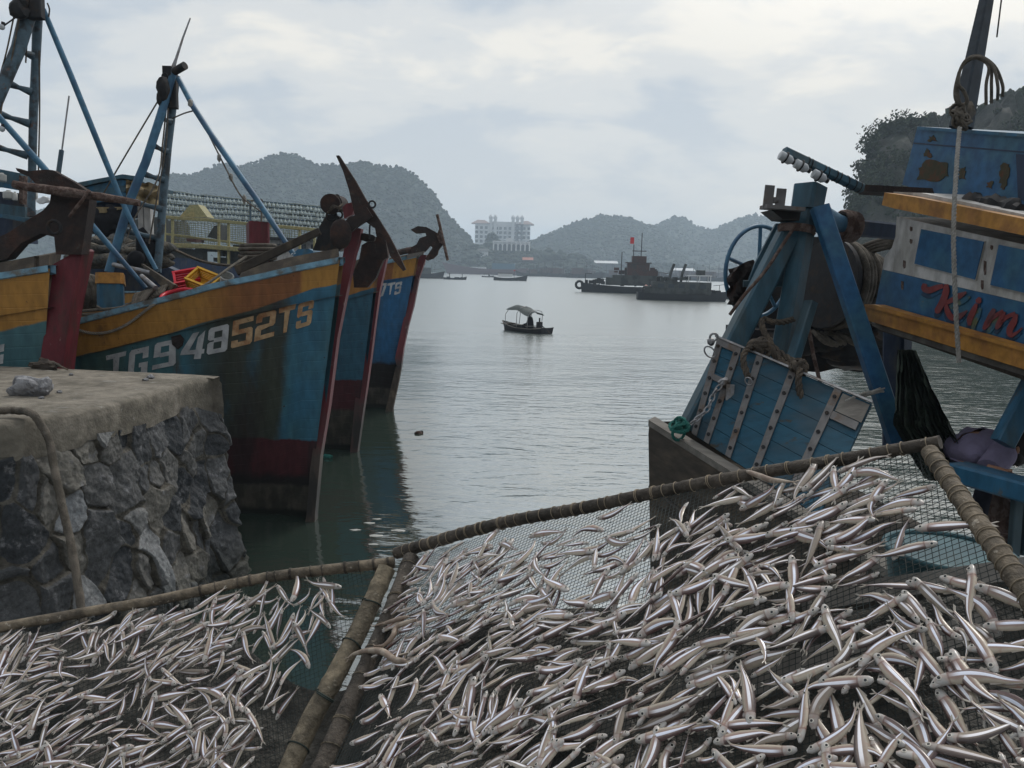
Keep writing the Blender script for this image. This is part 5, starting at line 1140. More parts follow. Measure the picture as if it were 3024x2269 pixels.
# rocks and pebbles on the cap
p = onz(92, 1168); a = MB(); a.ico(p+Vector((0, 0, .06)), .16, 3, (1.05, .7, .62), .0)
a.v = [tuple(Vector(v)+Vector(v).normalized()*0+(Vector(v)-p)*(.55*noise.noise(Vector(v)*6)+.25*noise.noise(Vector(v)*15))) for v in a.v]
M['rock2'] = mat('pale grey stone', C(.24, .24, .25), .8, 0, C(.13, .13, .14), 8, .42, .6, bump=1, bd=.02, bsc=30)
mk('rock', a, M['rock2'], smooth=25, label='single pale grey rock lying on the pier cap', cat='rock')
for i, (x, y, r_, lab) in enumerate(((445, 1118, .035, 'larger of two pale pebbles near the pier tip'), (430, 1125, .026, 'smaller of two pale pebbles near the pier tip'), (210, 1109, .02, 'tiny white pebble beside the driftwood on the pier'), (176, 1161, .022, 'small flat pebble right of the grey rock'), (122, 1178, .02, 'tiny pale chip at the foot of the grey rock'))):
    p = onz(x, y); a = MB(); a.ico(p+Vector((0, 0, r_*.4)), r_, 2, (1.1, .8, .7), .25); mk('pebble', a, M['rock2'], smooth=40, label=lab, cat='pebble')
p = onz(140, 1090); a = MB(); a.ico(p+Vector((-.02, -.02, .03)), .12, 3, (1.2, .5, .55), .25); a.tube([onz(120, 1088)+Vector((0, 0, .1)), onz(160, 1090)+Vector((0, 0, .06)), onz(200, 1098)+Vector((0, 0, .02))], [.02, .015, .008], 6)
mk('driftwood', a, M['darkwood'], smooth=50, label='knobbly driftwood lump at the back edge of the pier', cat='driftwood')
a = MB(); pts = [onz(-200, 1225, 2.09), onz(0, 1213, 2.1), onz(50, 1213, 2.1), onz(95, 1222, 2.1)]
c0 = onz(114, 1235); dC = (c0-O).dot(fw)-.06
pts += [P(125, 1262, dC), P(145, 1300, dC-.02), P(160, 1380, dC-.08), P(185, 1500, dC-.16), P(212, 1620, dC-.24), P(240, 1800, dC-.33), P(250, 1900, dC-.4)]
a.tube(sm(pts, 8), .028, 9, jit=.1, tw=.35); mk('rope', a, M['rope'], smooth=60, label='thick grey rope bending over the pier edge and hanging down its stones', cat='rope')
# ---------------- blue working boat on the right -------------------------
rbt = thing('fishing_boat', 'blue, white and ochre boat lettered Kim with its rope winch frame on the right', 'fishing boat', (2.6, 7.2, 0))
# hull edge with gunwale in front of the hatch board
def quad(c, off, mtl, name, parent=rbt, sm_=20):      # c: list of (x, y, d) corners, off: extrusion vector
    a = MB(); a.prism([P(*q) for q in c], Vector(off)); return mk(name, a, mtl, parent, sm_)
hc = P(1918, 1250, 6.6)
def vert(p, z): return Vector((p.x, p.y, z))
g0, g1, g2 = P(1918, 1246, 6.6), P(2160, 1398, 5.6), P(2700, 1740, 4.1)
a = MB(); rws = []
for i in range(14):
    t_ = i/13; q = g0.lerp(g1, t_*2) if t_ < .5 else g1.lerp(g2, (t_-.5)*2); ins = Vector((.10, .12, 0))
    rws.append([q, q+Vector((-.005, -.005, -.10)), vert(q, q.z-.55)+Vector((.03, .03, 0)), vert(q, .3)+ins*1.2, vert(q, -.4)+ins*2.2])
a.grid(rws); st = [r for r in rws[0]]
dirb = Vector((1.0, .22, 0)).normalized()
a.grid([[p, p+dirb*1.3] for p in st]); mk('hull', a, M['hullbrown'], rbt, 40)
a = MB(); rws2 = []
for r in rws:
    q = r[0]; n_ = Vector((.42, .9, 0)).normalized(); rws2.append([q+Vector((-.012, -.02, -.03)), q+Vector((-.012, -.02, .02)), q+n_*.16+Vector((0, 0, .02)), q+n_*.16+Vector((0, 0, -.05)), q+Vector((-.012, -.02, -.03))])
a.grid(rws2); a.add(rws2[0][:4], [(0, 1, 2, 3)]); mk('gunwale', a, M['greywood'], rbt, 20)
a = MB(); a.grid([[r[0]+Vector((.07, .15, -.02)), r[0]+Vector((.3, .62, -.18)), r[0]+Vector((1.2, 2.2, -.35))] for r in rws]); mk('deck', a, M['darkwood'], rbt, 20)
a = MB(); a.grid([[r[2]+Vector((-.004, -.012, .012)), r[2]+Vector((-.012, -.03, 0)), r[2]+Vector((-.004, -.012, -.02))] for r in rws]); mk('rubbing_strip', a, M['hullbrown'], rbt, 20)
# ---- blue board hatch leaning with steel straps
TL, TR, BL, BR = P(2121, 1004, 6.5), P(2576, 1197, 5.65), P(2046, 1284, 6.25), P(2420, 1530, 5.15)
hn_ = (TR-TL).cross(BL-TL).normalized(); 
if hn_.y > 0: hn_ = -hn_
def hb_p(u, v, o=0): return TL.lerp(TR, u).lerp(BL.lerp(BR, u), v)+hn_*o
ht = thing('hatch_board', 'large blue plank board with grey steel straps leaning on the stern', 'board', hb_p(.5, 1))
for k in range(6):
    a = MB(); v0, v1 = k/6+.002, (k+1)/6-.002
    rr = []
    for i in range(13):
        u = i/12; w_ = .002*math.sin(i*1.9+k); rr.append([hb_p(u, v0, 0), hb_p(u, v0, .03+w_), hb_p(u, v1, .03+w_), hb_p(u, v1, 0), hb_p(u, v0, 0)])
    a.grid(rr); a.add(rr[0][:4], [(0, 1, 2, 3)]); a.add(rr[-1][:4], [(3, 2, 1, 0)]); mk('plank', a, M['board'], ht, 30)
def strap(u0, u1, v0=0.0, v1=1.0, w_=.022, name='strap', vert_=True):
    a = MB()
    if vert_: c = [(u0-w_, v0), (u0+w_, v0), (u1+w_, v1), (u1-w_, v1)]
    else: c = [(u0, v0), (u1, v0), (u1, v1), (u0, v1)]
    a.prism([hb_p(u, v, .034) for u, v in c], hn_*.012); mk(name, a, M['strap'], ht, 0)
us = [(.028, .028), (.16, .14), (.31, .33), (.53, .54), (.81, .80)]
for u0, u1 in us: strap(u0, u1)
strap(.05, .138, .0, .07, name='cross_strap', vert_=False); strap(.05, .145, .36, .42, name='cross_strap', vert_=False); strap(.832, .985, .20, .27, name='cross_strap', vert_=False)
a = MB(); a.prism([hb_p(u, v, .032) for u, v in ((.84, .02), (.995, .02), (.995, .19), (.84, .19))], hn_*.006); mk('bare_corner', a, M['greywood'], ht, 0)
a = MB(); a.prism([hb_p(u, v, .033) for u, v in ((-.012, -.018), (1.005, -.018), (1.005, .0), (-.012, .0))], hn_*.02); mk('edge_strip', a, M['galv'], ht, 0)
a = MB()
for i, (u0, u1) in enumerate(us):
    for v in (.08, .24, .42, .58, .76, .92):
        u = lerp(u0, u1, v); a.cyl(hb_p(u, v, .045), hb_p(u, v, .055), .014, n=8)
for v in (.22, .40, .5): pass
mk('bolts', a, M['iron'], ht, 30)
a = MB(); a.ico(hb_p(.155, .40, .075), .045, 2, (1, 1, 1), .3); a.box(hb_p(.20, .46, .05), .06, .02, .12); mk('latch', a, M['galv'], ht, 30)
a = MB(); cpts = sm([hb_p(.15, .42, .09), hb_p(.115, .55, .1), hb_p(.10, .72, .1), hb_p(.055, .86, .12), hb_p(.0, .97, .12), hb_p(-.04, 1.0, .1)], 8)
acc = 0; prev = cpts[0]; k = 0
L_ = [0]
for p, q in zip(cpts, cpts[1:]): L_.append(L_[-1]+(q-p).length)
s = 0
while s < L_[-1]:
    i = max(j for j in range(len(L_)) if L_[j] <= s); i = min(i, len(cpts)-2); f_ = (s-L_[i])/(L_[i+1]-L_[i]); c_ = cpts[i].lerp(cpts[i+1], f_); tt = (cpts[i+1]-cpts[i]).normalized()
    sd2 = tt.cross(hn_).normalized() if k % 2 else hn_
    pts = [c_+tt*(.034*math.cos(2*math.pi*j/10))+sd2*(.018*math.sin(2*math.pi*j/10)) for j in range(11)]; a.tube(pts, .0065, 5, cap=False); s += .05; k += 1
mk('chain', a, M['galv'], smooth=50, label='steel chain hanging from the latch of the blue plank board', cat='chain')
a = MB()
for i in range(7): a.torus(P(2010+random.uniform(-8, 8), 1266+random.uniform(-14, 10), 6.15), .05+.01*i*.4, .012, (random.uniform(-1, 1), random.uniform(-1, 1), random.uniform(-1, 1)), 14, 5)
mk('twine', a, M['teal'], smooth=50, label='teal green twine bundle at the foot of the chain', cat='twine')
a = MB(); a.torus(P(2096, 1040, 6.4), .035, .007, (.3, 1, 0), 16, 5, sq=1.5); a.ico(P(2100, 1010, 6.4), .03, 2, (1, 1, 1), .3); a.torus(P(2108, 996, 6.4), .03, .01, (0, 1, .2), 16, 5); mk('hook', a, M['galv'], ht, 50)
# ---- winch frame timbers
fr = thing('timber_gantry', 'blue timber A frame with braces carrying the rope winch', 'gantry', P(2330, 1000, 7))
def bm_(name, p0, p1, w, h, rot=0, m_='bluepost', w1=None, h1=None):
    a = MB(); a.beam(P(*p0), P(*p1), w, h, rot, w1, h1); return mk(name, a, M[m_], fr, 15)
bm_('main_post', (2298, 1120, 6.95), (2386, 600, 6.95), .155, .155, R(38))
bm_('post_head', (2382, 622, 6.94), (2394, 550, 6.94), .205, .215, R(38), w1=.215, h1=.225)
bm_('left_brace', (2036, 1275, 6.75), (2350, 645, 6.98), .20, .16, R(6), w1=.17, h1=.15)
bm_('right_brace', (2660, 1330, 6.45), (2420, 612, 6.75), .145, .10, R(5), 'bluebright')
bm_('rear_post', (2648, 1330, 7.0), (2650, 960, 7.1), .18, .19, R(38), 'navy')
bm_('short_strut', (2338, 1075, 6.75), (2395, 892, 6.8), .085, .10, R(20))
bm_('cross_beam', (2195, 838, 7.15), (2330, 838, 7.1), .06, .05)
mk('side_panel', slab([(2212, 830), (2232, 775), (2292, 660), (2322, 660), (2320, 842), (2206, 842)], 7.12, .04), M['bluepost'], fr, 10)
mk('top_plate', slab([(2277, 620), (2366, 625), (2360, 652), (2312, 648)], 6.75, .3), M['iron'], fr, 10)
a = MB(); a.box(P(2270, 581, 6.7), .078, .02, .185, M=Matrix.Rotation(R(3), 3, 'Y')); a.box(P(2305, 588, 6.72), .078, .02, .17, M=Matrix.Rotation(R(3), 3, 'Y')); a.box(P(2310, 616, 6.72), .32, .2, .03, M=Matrix.Rotation(R(3), 3, 'Y')); a.cyl(P(2282, 592, 6.7), P(2300, 592, 6.75), .028)
mk('fairlead', a, M['strap'], fr, 20)
a = MB(); a.tube(pl((2425, 648, 6.9), (2470, 661, 7), (2500, 668, 7.1)), [.12, .085, .075], 14); mk('roller', a, M['bluepipe'], fr, 30)
bm_('roller_beam', (2480, 668, 7.05), (2660, 686, 7.4), .15, .14, R(5), 'navy')
a = MB()
for i in range(6): a.torus(P(2484+i*7, 664+i*1.5, 7.05), .112+.008*(i % 2), .018, (1, .3, -.1), 22, 6)
for i in range(4): a.tube(sm(pl((2470+i*8, 688, 6.95), (2462+i*6, 698, 6.95), (2452+i*4, 690, 7)), 4), .012, 5)
mk('rope_wrap', a, M['rust_rope'], smooth=60, label='old brown rope wrapped round the roller beam behind the post', cat='rope')
a = MB()
for i in range(4): a.torus(P(2352, 672+i*5, 6.93), .145, .014, (.1, .1, 1), 22, 6)
mk('rope_wrap', a, M['rust_rope'], smooth=60, label='thin ropes lashed round the post just below its head', cat='rope')
a = MB(); a.tube(sm(pl((2340, 680, 6.7), (2310, 725, 6.7), (2260, 800, 6.6), (2200, 870, 6.5), (2155, 930, 6.5)), 5), .014, 6); mk('rope', a, M['rust_rope'], smooth=60, label='taut brown line slanting from the post head down past the wheel', cat='rope')
# wheel
wh2 = thing('hand_wheel', 'large thin blue spoked wheel left of the winch frame', 'wheel', P(2235, 930, 7.6))
c_ = P(2240, 803, 7.6); ax = Vector((-.50, .86, 0)); a = MB(); a.torus(c_, .425, .020, ax, 44, 8)
mk('rim', a, M['bluepipe'], wh2, 60)
e1 = ax.cross(Vector((0, 0, 1))).normalized(); e2 = Vector((0, 0, 1))
for k in range(5):
    an_ = math.radians(92+72*k); a = MB(); a.tube([c_, c_+(e1*math.cos(an_)+e2*math.sin(an_))*.42], .018, 7); mk('spoke', a, M['bluepipe'], wh2, 50)
a = MB(); a.cyl(c_-ax*.05, c_+ax*.25, .05); mk('hub', a, M['bluepost'], wh2, 40)
a = MB(); pts = []
rws = []
for i in range(9):
    t_ = i/8; rws.append([P(lerp(2152, 2150, t_)+lerp(0, 75, k/6)+6*math.sin(i*2+k), lerp(796, 900, t_)-k*(4 if i < 5 else -1)*1.2, 7.3+.05*math.sin(i*1.3+k*2)) for k in range(7)])
a.grid(rws); a.grid([[p+Vector((0, .02, 0)) for p in r] for r in rws]); mk('sheet_cover', a, M['rust'], smooth=40, label='ragged dark brown cover hung over the wheel hub', cat='cover')
# drum with rope
dr = thing('winch_drum', 'dark winch drum loaded with thick grey rope under the cabin edge', 'winch drum', P(2530, 960, 7.7))
p0, p1 = P(2440, 838, 7.9), P(2580, 858, 8.1); ax = (p1-p0).normalized()
a = MB(); a.cyl(p0, p1, .24, n=28); mk('core', a, M['iron'], dr, 40)
a = MB(); a.cyl(p0-ax*.02, p0+ax*.03, .44, n=36); mk('flange', a, M['iron'], dr, 40)
a = MB()
for i in range(8): a.torus(p0.lerp(p1, .16+.12*i), .42-.018*i+.012*(i % 2), .033, (ax+Vector((0, random.uniform(-.05, .05), random.uniform(-.03, .03)))), 40, 8)
mk('rope_coils', a, M['rope'], dr, 60)
a = MB()
for i in range(4): a.tube(sm(pl((2545+i*6, 728+i*8, 7.9), (2590, 712+i*9, 7.7), (2660, 695+i*10, 7.5)), 4), .02, 6)
mk('rope', a, M['rope'], smooth=60, label='grey ropes running from the winch drum toward the white cabin', cat='rope')
# ropes and lashings on the frame and board
def rope(label, pts, r, m_='rope_dark', n=6, jit=.1):
    a = MB(); a.twist(sm(pl(*pts), n), r); return mk('rope', a, M[m_], smooth=60, label=label, cat='rope')
rope('thick rope looped round the middle of the main blue post', [(2342, 944, 6.8), (2310, 952, 6.72), (2275, 950, 6.72), (2256, 942, 6.76), (2250, 960, 6.7), (2262, 990, 6.65), (2278, 1012, 6.6)], .027)
rope('heavy tarred rope draped from the post over the board edge to the right', [(2230, 1018, 6.35), (2246, 1008, 6.35), (2268, 1020, 6.3), (2290, 1050, 6.25), (2318, 1078, 6.2), (2342, 1082, 6.1), (2360, 1100, 6.0)], .032)
rope('second heavy tarred rope lying just above the first over the board', [(2262, 1000, 6.4), (2285, 1030, 6.38), (2320, 1056, 6.3), (2350, 1072, 6.2), (2372, 1092, 6.05)], .032)
rope('knotted rope hanging at the left with a steel ring', [(2228, 1020, 6.3), (2208, 1032, 6.2), (2196, 1050, 6.15), (2196, 1075, 6.12), (2204, 1098, 6.1), (2209, 1115, 6.08)], .026)
rope('knotted rope hanging at the middle of the board with a steel ring', [(2345, 1078, 6.05), (2362, 1092, 5.95), (2358, 1120, 5.9), (2362, 1160, 5.88), (2372, 1186, 5.86)], .026)
for (x, y, d_, lab) in ((2211, 1127, 6.05, 'steel ring at the end of the left hanging rope'), (2378, 1203, 5.83, 'steel ring at the end of the middle hanging rope')):
    a = MB(); a.torus(P(x, y, d_), .024, .006, (.6, 1, 0), 18, 6, sq=1.35); mk('ring', a, M['galv'], smooth=60, label=lab, cat='ring')
a = MB()
for i in range(9): a.torus(P(2242+random.uniform(-14, 16), 1022+random.uniform(-10, 14), 6.28), .05, .02, (random.uniform(-1, 1), random.uniform(-1, 1), random.uniform(-1, 1)), 14, 6)
mk('rope_knot', a, M['rope_dark'], smooth=60, label='big rope knot sitting on the board edge below the main post', cat='rope')
a = MB()
for i in range(6): a.torus(P(2356+random.uniform(-8, 8), 1084+random.uniform(-8, 12), 6.0), .045, .018, (random.uniform(-1, 1), random.uniform(-1, 1), random.uniform(-1, 1)), 14, 6)
mk('rope_knot', a, M['rope_dark'], smooth=60, label='smaller rope knot right of the big one on the board edge', cat='rope')
a = MB()
for i in range(10): a.tube(sm(pl((2500+random.uniform(-8, 8), 1192+random.uniform(-8, 14), 5.7), (2530+random.uniform(-8, 8), 1172+random.uniform(-6, 10), 5.72), (2560+random.uniform(-5, 5), 1164+random.uniform(-6, 8), 5.9), (2600+random.uniform(-10, 12), 1150+random.uniform(-4, 8), 6.2)), 4), .007, 5)
mk('wire_bundle', a, M['rope_pale'], smooth=50, label='thin pale cords tied from the board corner to the bright blue brace', cat='cord')
a = MB(); a.tube(pl((2388, 970, 7.4), (2402, 1050, 7.3), (2424, 1140, 7.2)), .018, 7); mk('pole', a, M['rust_rope'], smooth=50, label='thin leaning pole standing between the post and the water', cat='pole')
a = MB()
for (x, y, r_) in ((2290, 1010, .18), (2440, 1010, .22), (2490, 1040, .2), (2400, 1000, .2), (2350, 1020, .2), (2470, 960, .25), (2420, 930, .25), (2250, 1020, .15), (2550, 1000, .2), (2520, 1060, .2), (2570, 940, .25)): a.ico(P(x, y, 8.3), r_, 3, (1.4, .8, .6), .12)
a.box(P(2400, 1020, 8.6), 1.7, .7, .35)
mk('engine_gear', a, M['iron'], smooth=40, label='dark heap of engine parts and gear under the winch drum', cat='machinery')
a = MB()
for i in range(9): a.tube(sm([P(2400+i*12, 985+random.uniform(-10, 10), 8), P(2430+i*12, 1000+random.uniform(-10, 10), 7.9), P(2460+i*12, 1012+random.uniform(-10, 10), 8)], 4), .02, 6)
mk('rope_tangle', a, M['rope'], smooth=60, label='tangle of pale brown rope on the dark gear behind the post', cat='rope')
mk('shade_infill', slab([(2262, 846), (2322, 840), (2350, 700), (2440, 700), (2560, 740), (2620, 800), (2615, 1085), (2540, 1100), (2470, 1088), (2420, 1100), (2300, 1092), (2170, 1075), (2210, 950)], 8.5, .5), M['iron'], fr, 10)  # dark slab standing in for the black shade inside the winch frame
# ---- superstructure with the Kim lettering
def cab(pts, off=(0.55, 1.9, 0)): return None
ED = [(2560, 7.0), (2650, 6.6), (3024, 5.2), (3300, 4.45)]
def dd(x): return interp(ED, x)
def face(name, poly, mtl, off=0.0, th=.05, sub=True, parent=rbt):
    """flat panel of the cabin side; poly in picture points, off metres proud"""
    A_, B_ = P(2560, 800, dd(2560)), P(3300, 800, dd(3300)); nrm = (B_-A_).cross(Vector((0, 0, 1))).normalized(); 
    if nrm.y > 0: nrm = -nrm
    vs = []
    for (x, y) in poly:
        r = ray(x, y); t_ = (A_+nrm*off-O).dot(nrm)/r.dot(nrm); vs.append(O+r*t_)
    a = MB(); a.prism(vs, -nrm*th); return mk(name, a, mtl, parent, 0), vs, nrm
def yline(pts, x): return interp(pts, x)
XR = 3420
face('cabin_side', [(2648, 640), (2644, 699), (2634, 731), (2612, 759), (2606, 796), (XR, 985), (XR, 810)], M['white'], 0, 2.0)
face('cabin_side_lower', [(2606, 797), (2583, 910), (XR, 1135), (XR, 986)], M['bluebright'], .0, 2.0)
for w_ in ([(2720, 677), (2905, 714), (2878, 826), (2700, 779)], [(2949, 723), (3140, 762), (3110, 885), (2924, 842)]):
    cx = sum(p[0] for p in w_)/4; cy = sum(p[1] for p in w_)/4
    face('window_frame', [(cx+(x-cx)*1.03, cy+(y-cy)*1.04) for x, y in w_], M['white'], .012, .012); face('window_shutter', w_, M['bluebright'], .018, .02)
face('cornice', [(2612, 569), (2604, 606), (2640, 616), (XR, 778), (XR, 726), (2700, 582)], M['yellow'], .10, .5)
face('cornice_top', [(2620, 566), (2700, 579), (XR, 722), (XR, 716), (2720, 570)], M['white'], .02, 1.8)
face('rub_rail', [(2556, 903), (2551, 943), (2566, 948), (XR, 1215), (XR, 1150), (2580, 905)], M['yellow'], .10, .30)
face('rub_rail_lip', [(2553, 899), (2553, 905), (XR, 1151), (XR, 1143), (2580, 900)], M['yellow'], .125, .10)
face('rub_rail_grey_strip', [(2574, 952), (2576, 962), (2600, 975), (XR, 1236), (XR, 1216)], M['greywood'], .02, .6)  # grey strip running below the ochre rail
face('cabin_floor', [(2590, 975), (2700, 1010), (XR, 1262), (XR, 1236), (2600, 972)], M['darkwood'], -.05, 1.6)
for (x0, y0, h) in ((2690, 675, 12), (2690, 712, 12), (2670, 780, 22), (2664, 842, 24), (2928, 730, 12), (2908, 790, 40), (2900, 840, 26), (2652, 915, 12)):
    face('rust_streak', [(x0-3, y0-h/2), (x0+4, y0-h/2+2), (x0+3, y0+h/2), (x0-1, y0+h/2+3), (x0-4, y0+h/4)], M['rust_rope'], .004, .003)
face('upper_cabin', [(2708, 380), (2686, 465), (2664, 546), (2730, 566), (XR, 700), (XR, 430), (3024, 401)], M['bluebright'], -.35, 1.4)
face('upper_cabin_trim', [(2710, 374), (2707, 383), (XR, 433), (XR, 422)], M['bluewood'], -.33, 1.5)
face('seam', [(2698, 421), (2697, 425), (XR, 484), (XR, 480)], M['navy'], -.345, .01)
face('recess_shade', [(3000, 455), (3006, 590), (3200, 625), (3200, 470)], M['navy'], -.345, .02)  # flat navy panel, the shade of a recess put into its colour
for (pp_) in (([(2708, 530), (2712, 500), (2735, 472), (2800, 478), (2798, 520), (2770, 536)],), ([(2728, 460), (2740, 440), (2752, 462), (2745, 470)],), ([(2955, 490), (2965, 480), (2980, 490), (2975, 545), (2960, 560), (2952, 540)],), ([(2834, 498), (2850, 496), (2848, 530), (2832, 528)],), ([(2752, 400), (2765, 418), (2738, 416)],), ([(2915, 540), (2930, 538), (2928, 556), (2914, 554)],)):
    q_ = []
    for (x0_, y0_), (x1_, y1_) in zip(pp_[0], pp_[0][1:]+pp_[0][:1]):
        for k in range(5): t_ = k/5; q_.append((lerp(x0_, x1_, t_)+random.uniform(-4, 4), lerp(y0_, y1_, t_)+random.uniform(-4, 4)))
    face('bare_patch', q_, M['rust_patch'] if 'rust_patch' in M else M['tarp'], -.345, .006)
# gap clutter on the roof
quad([(2543, 545, 6.9), (2754, 556, 6.2), (2760, 575, 6.2), (2545, 565, 6.9)], (.1, .3, 0), M['rust'], 'roof_beam')
a = MB(); a.tube(sm([P(x, y, dd(x)+.1) for x, y in ((2850, 592), (2880, 598), (2915, 600), (2950, 606), (2985, 616), (3015, 622))], 4), [.05, .07, .04, .08, .05, .07, .04], 9, jit=.3)
mk('roof_gear', a, M['iron'], smooth=40, label='dark gear and scraps lying on the ochre cornice of the Kim boat', cat='gear')
# letters Kim, brushed script: red with an olive shadow
def brush(strokes, mtl, off, dx=0, dy=0, name='painted_character'):
    for st_ in strokes:
        pts = sm([(x, y, 0) for x, y, w in st_], 5); n_ = len(pts); ws = [interp([(i/(len(st_)-1), q[2]) for i, q in enumerate(st_)], i/(n_-1)) for i in range(n_)]
        Lf, Rt = [], []
        for i, p in enumerate(pts):
            t_ = (pts[min(i+1, n_-1)]-pts[max(0, i-1)]).normalized(); q = Vector((-t_.y, t_.x, 0))*ws[i]/2
            Lf.append((p.x+q.x+dx, p.y+q.y+dy)); Rt.append((p.x-q.x+dx, p.y-q.y+dy))
        face(name, Lf+Rt[::-1], mtl, off, .002)
def kz(x, y, w): return (2650+x*.169, 850+y*.169, w*.205)
K = [[kz(x, y, w) for x, y, w in s_] for s_ in (
  [(480, -70, 60), (470, 10, 90), (560, 45, 95), (700, -5, 80), (800, -30, 60)],
  [(850, -60, 60), (850, 60, 95), (790, 240, 95), (700, 400, 90), (670, 440, 30)],
  [(1200, 80, 30), (1090, 140, 85), (960, 210, 70), (850, 270, 60)],
  [(850, 270, 40), (870, 400, 75), (950, 520, 90), (1080, 500, 90), (1220, 400, 20)],
  [(1380, 280, 40), (1330, 400, 85), (1260, 560, 85), (1260, 660, 40)], [(1440, 170, 40), (1415, 230, 90), (1400, 270, 50)],
  [(1690, 370, 50), (1640, 480, 90), (1560, 640, 90), (1500, 730, 40)], [(1560, 640, 30), (1700, 500, 60), (1850, 410, 60)],
  [(1860, 420, 50), (1820, 540, 90), (1760, 660, 80), (1720, 720, 40)], [(1790, 640, 30), (1900, 520, 60), (2060, 450, 60)],
  [(2080, 460, 50), (2030, 600, 95), (1960, 740, 95), (1980, 830, 70), (2080, 790, 40), (2180, 700, 20)])]
M['olive'] = mat('faded olive shadow paint', C(.09, .10, .05), .6, 0, C(.02, .08, .13), 9, .45, .6)
M['darkblue'] = mat('dark blue outline paint', C(.015, .035, .07), .6, 0, C(.02, .09, .18), 10, .5, .66)
M['kimred'] = mat('faded red script paint', C(.17, .030, .030), .6, 0, C(.10, .035, .04), 6, .45, .65)
brush(K, M['darkblue'], .0045, -2, 14, 'letter_shadow'); brush([K[2], K[4], K[6]], M['olive'], .0075, 12, 13, 'letter_shadow'); brush(K, M['kimred'], .012)
# ---- mast, rope coil and hanging rope on the cabin roof
pm = thing('mast', 'dark grey square mast rising out of view above the Kim boat cabin', 'mast', P(2846, 375, 6.4))
a = MB(); a.beam(P(2838, 378, 6.4), P(2925, -60, 6.4), .15, .13, R(20), .075, .075); mk('pole', a, M['mastgrey'], pm, 15)
a = MB()
cc_ = P(2880, 240, 6.1)
for i, (xr, yb, sw) in enumerate(((40, 310, 0), (56, 305, .02), (74, 296, -.02), (88, 285, .03))):
    a.tube(sm(pl((2842, 322, 6.15), (2830-i*3, 290, 6.1), (2828-i*1, 240, 6.1), (2842+i*2, 195-i*4, 6.1), (2880+i*3, 172-i*2, 6.05+sw), (2905+xr*.35, 195, 6+sw), (2870+xr+2, 250, 6+sw), (2872+xr, yb, 6.05+sw)), 6), .012, 7)
a.tube(sm(pl((2842, 322, 6.15), (2856, 300, 6.1), (2846, 270, 6.08), (2830, 250, 6.05), (2832, 215, 6.05)), 6), .014, 7)
mk('rope_coil', a, M['rope'], smooth=60, label='loops of grey rope hung on the mast above the blue cabin', cat='rope')
a = MB()
for i in range(12): a.torus(P(2838+random.uniform(-12, 14), 340+random.uniform(-22, 30), 6.15), .048, .013, (random.uniform(-1, 1), random.uniform(-1, 1), random.uniform(-1, 1)), 14, 6)
a.ico(P(2850, 335, 6.3), .07, 2, (1, .7, 1.4), .25)
mk('rope_knot', a, M['rope'], smooth=60, label='knotted rope and gear at the foot of the mast on the blue cabin roof', cat='rope')
rope('pale twisted rope hanging straight down in front of the Kim lettering', [(2834, 378, 5.9), (2828, 450, 5.75), (2822, 540, 5.6), (2817, 640, 5.5), (2816, 720, 5.45), (2819, 824, 5.4), (2824, 940, 5.4), (2828, 1010, 5.4), (2832, 1070, 5.4)], .016, 'rope_pale', 8, .06)
a = MB(); a.tube(sm(pl((2960, -20, 6), (2950, 60, 6), (2944, 110, 6)), 4), .006, 5); mk('wire', a, M['iron'], smooth=50, label='thin wire dangling at the top right corner', cat='wire')
# ---- lamp arm
la = thing('floodlight_pole', 'blue pole carrying white flood lamps pointing up left over the winch', 'floodlight pole', P(2543, 560, 6.8))
a = MB(); a.beam(P(2545, 558, 6.8), P(2315, 448, 6.6), .07, .07, .3); mk('pole', a, M['bluepost'], la, 20)
a = MB()
for i in range(9):
    t_ = .04+i*.085+random.uniform(-.03, .03); a.torus(P(2545, 558, 6.8).lerp(P(2315, 448, 6.6), t_), .045, .0045, (P(2315, 448, 6.6)-P(2545, 558, 6.8))+Vector((random.uniform(-.2, .2), random.uniform(-.2, .2), random.uniform(-.2, .2))), 12, 5)
mk('cable', a, M['iron'], la, 50)
for (x, y) in ((2322, 468), (2367, 492), (2420, 522)):
    p = P(x, y, 6.55); ax = Vector((.9, .1, -.42)).normalized(); a = MB()
    a.tube([p-ax*.065, p-ax*.06, p+ax*.035, p+ax*.065], [.028, .038, .038, .016], 14); l_ = mk('lamp', a, M['glasslamp'], la, 40)
    a = MB(); a.torus(p-ax*.01, .045, .007, ax, 16, 6); a.cyl(p+ax*.045, p+ax*.085, .02); mk('lamp_holder', a, M['iron'], l_, 40)
# ---- net hanging under the cabin, person, bench
nb = MB(); rws = []
for i in range(25):
    t_ = i/24; y = lerp(1035, 1420, t_); xl = lerp(2660, 2640, t_); xr = interp([(0, 2705), (.25, 2745), (.6, 2812), (.85, 2868), (1, 2890)], t_)
    if t_ > .55: xl = lerp(2640, 2740, (t_-.55)/.45)
    rws.append([P(lerp(xl, xr, k/20)+5*noise.noise(Vector((i*.5, k*.5, 1))), y, 6.0+.16*noise.noise(Vector((k*.55+i*.12, i*.10, 3)))+.08*math.sin(k*2.3+i*.3)+.05*noise.noise(Vector((k*1.3, i*.9, 8)))) for k in range(21)])
nb.grid(rws); nb.grid([[p+Vector((0, .05, 0)) for p in r] for r in rws]); mk('fishing_net', nb, M['greennet'], smooth=60, label='dark green fishing net hanging in folds under the Kim cabin', cat='net')
bn = thing('bench', 'blue painted timber bench rail where the person in purple leans', 'bench', P(2950, 1560, 5.4))
a = MB(); a.beam(P(2826, 1392, 5.6), P(3120, 1472, 5.0), .13, .22, 0); mk('seat_beam', a, M['bluewood'], bn, 15)
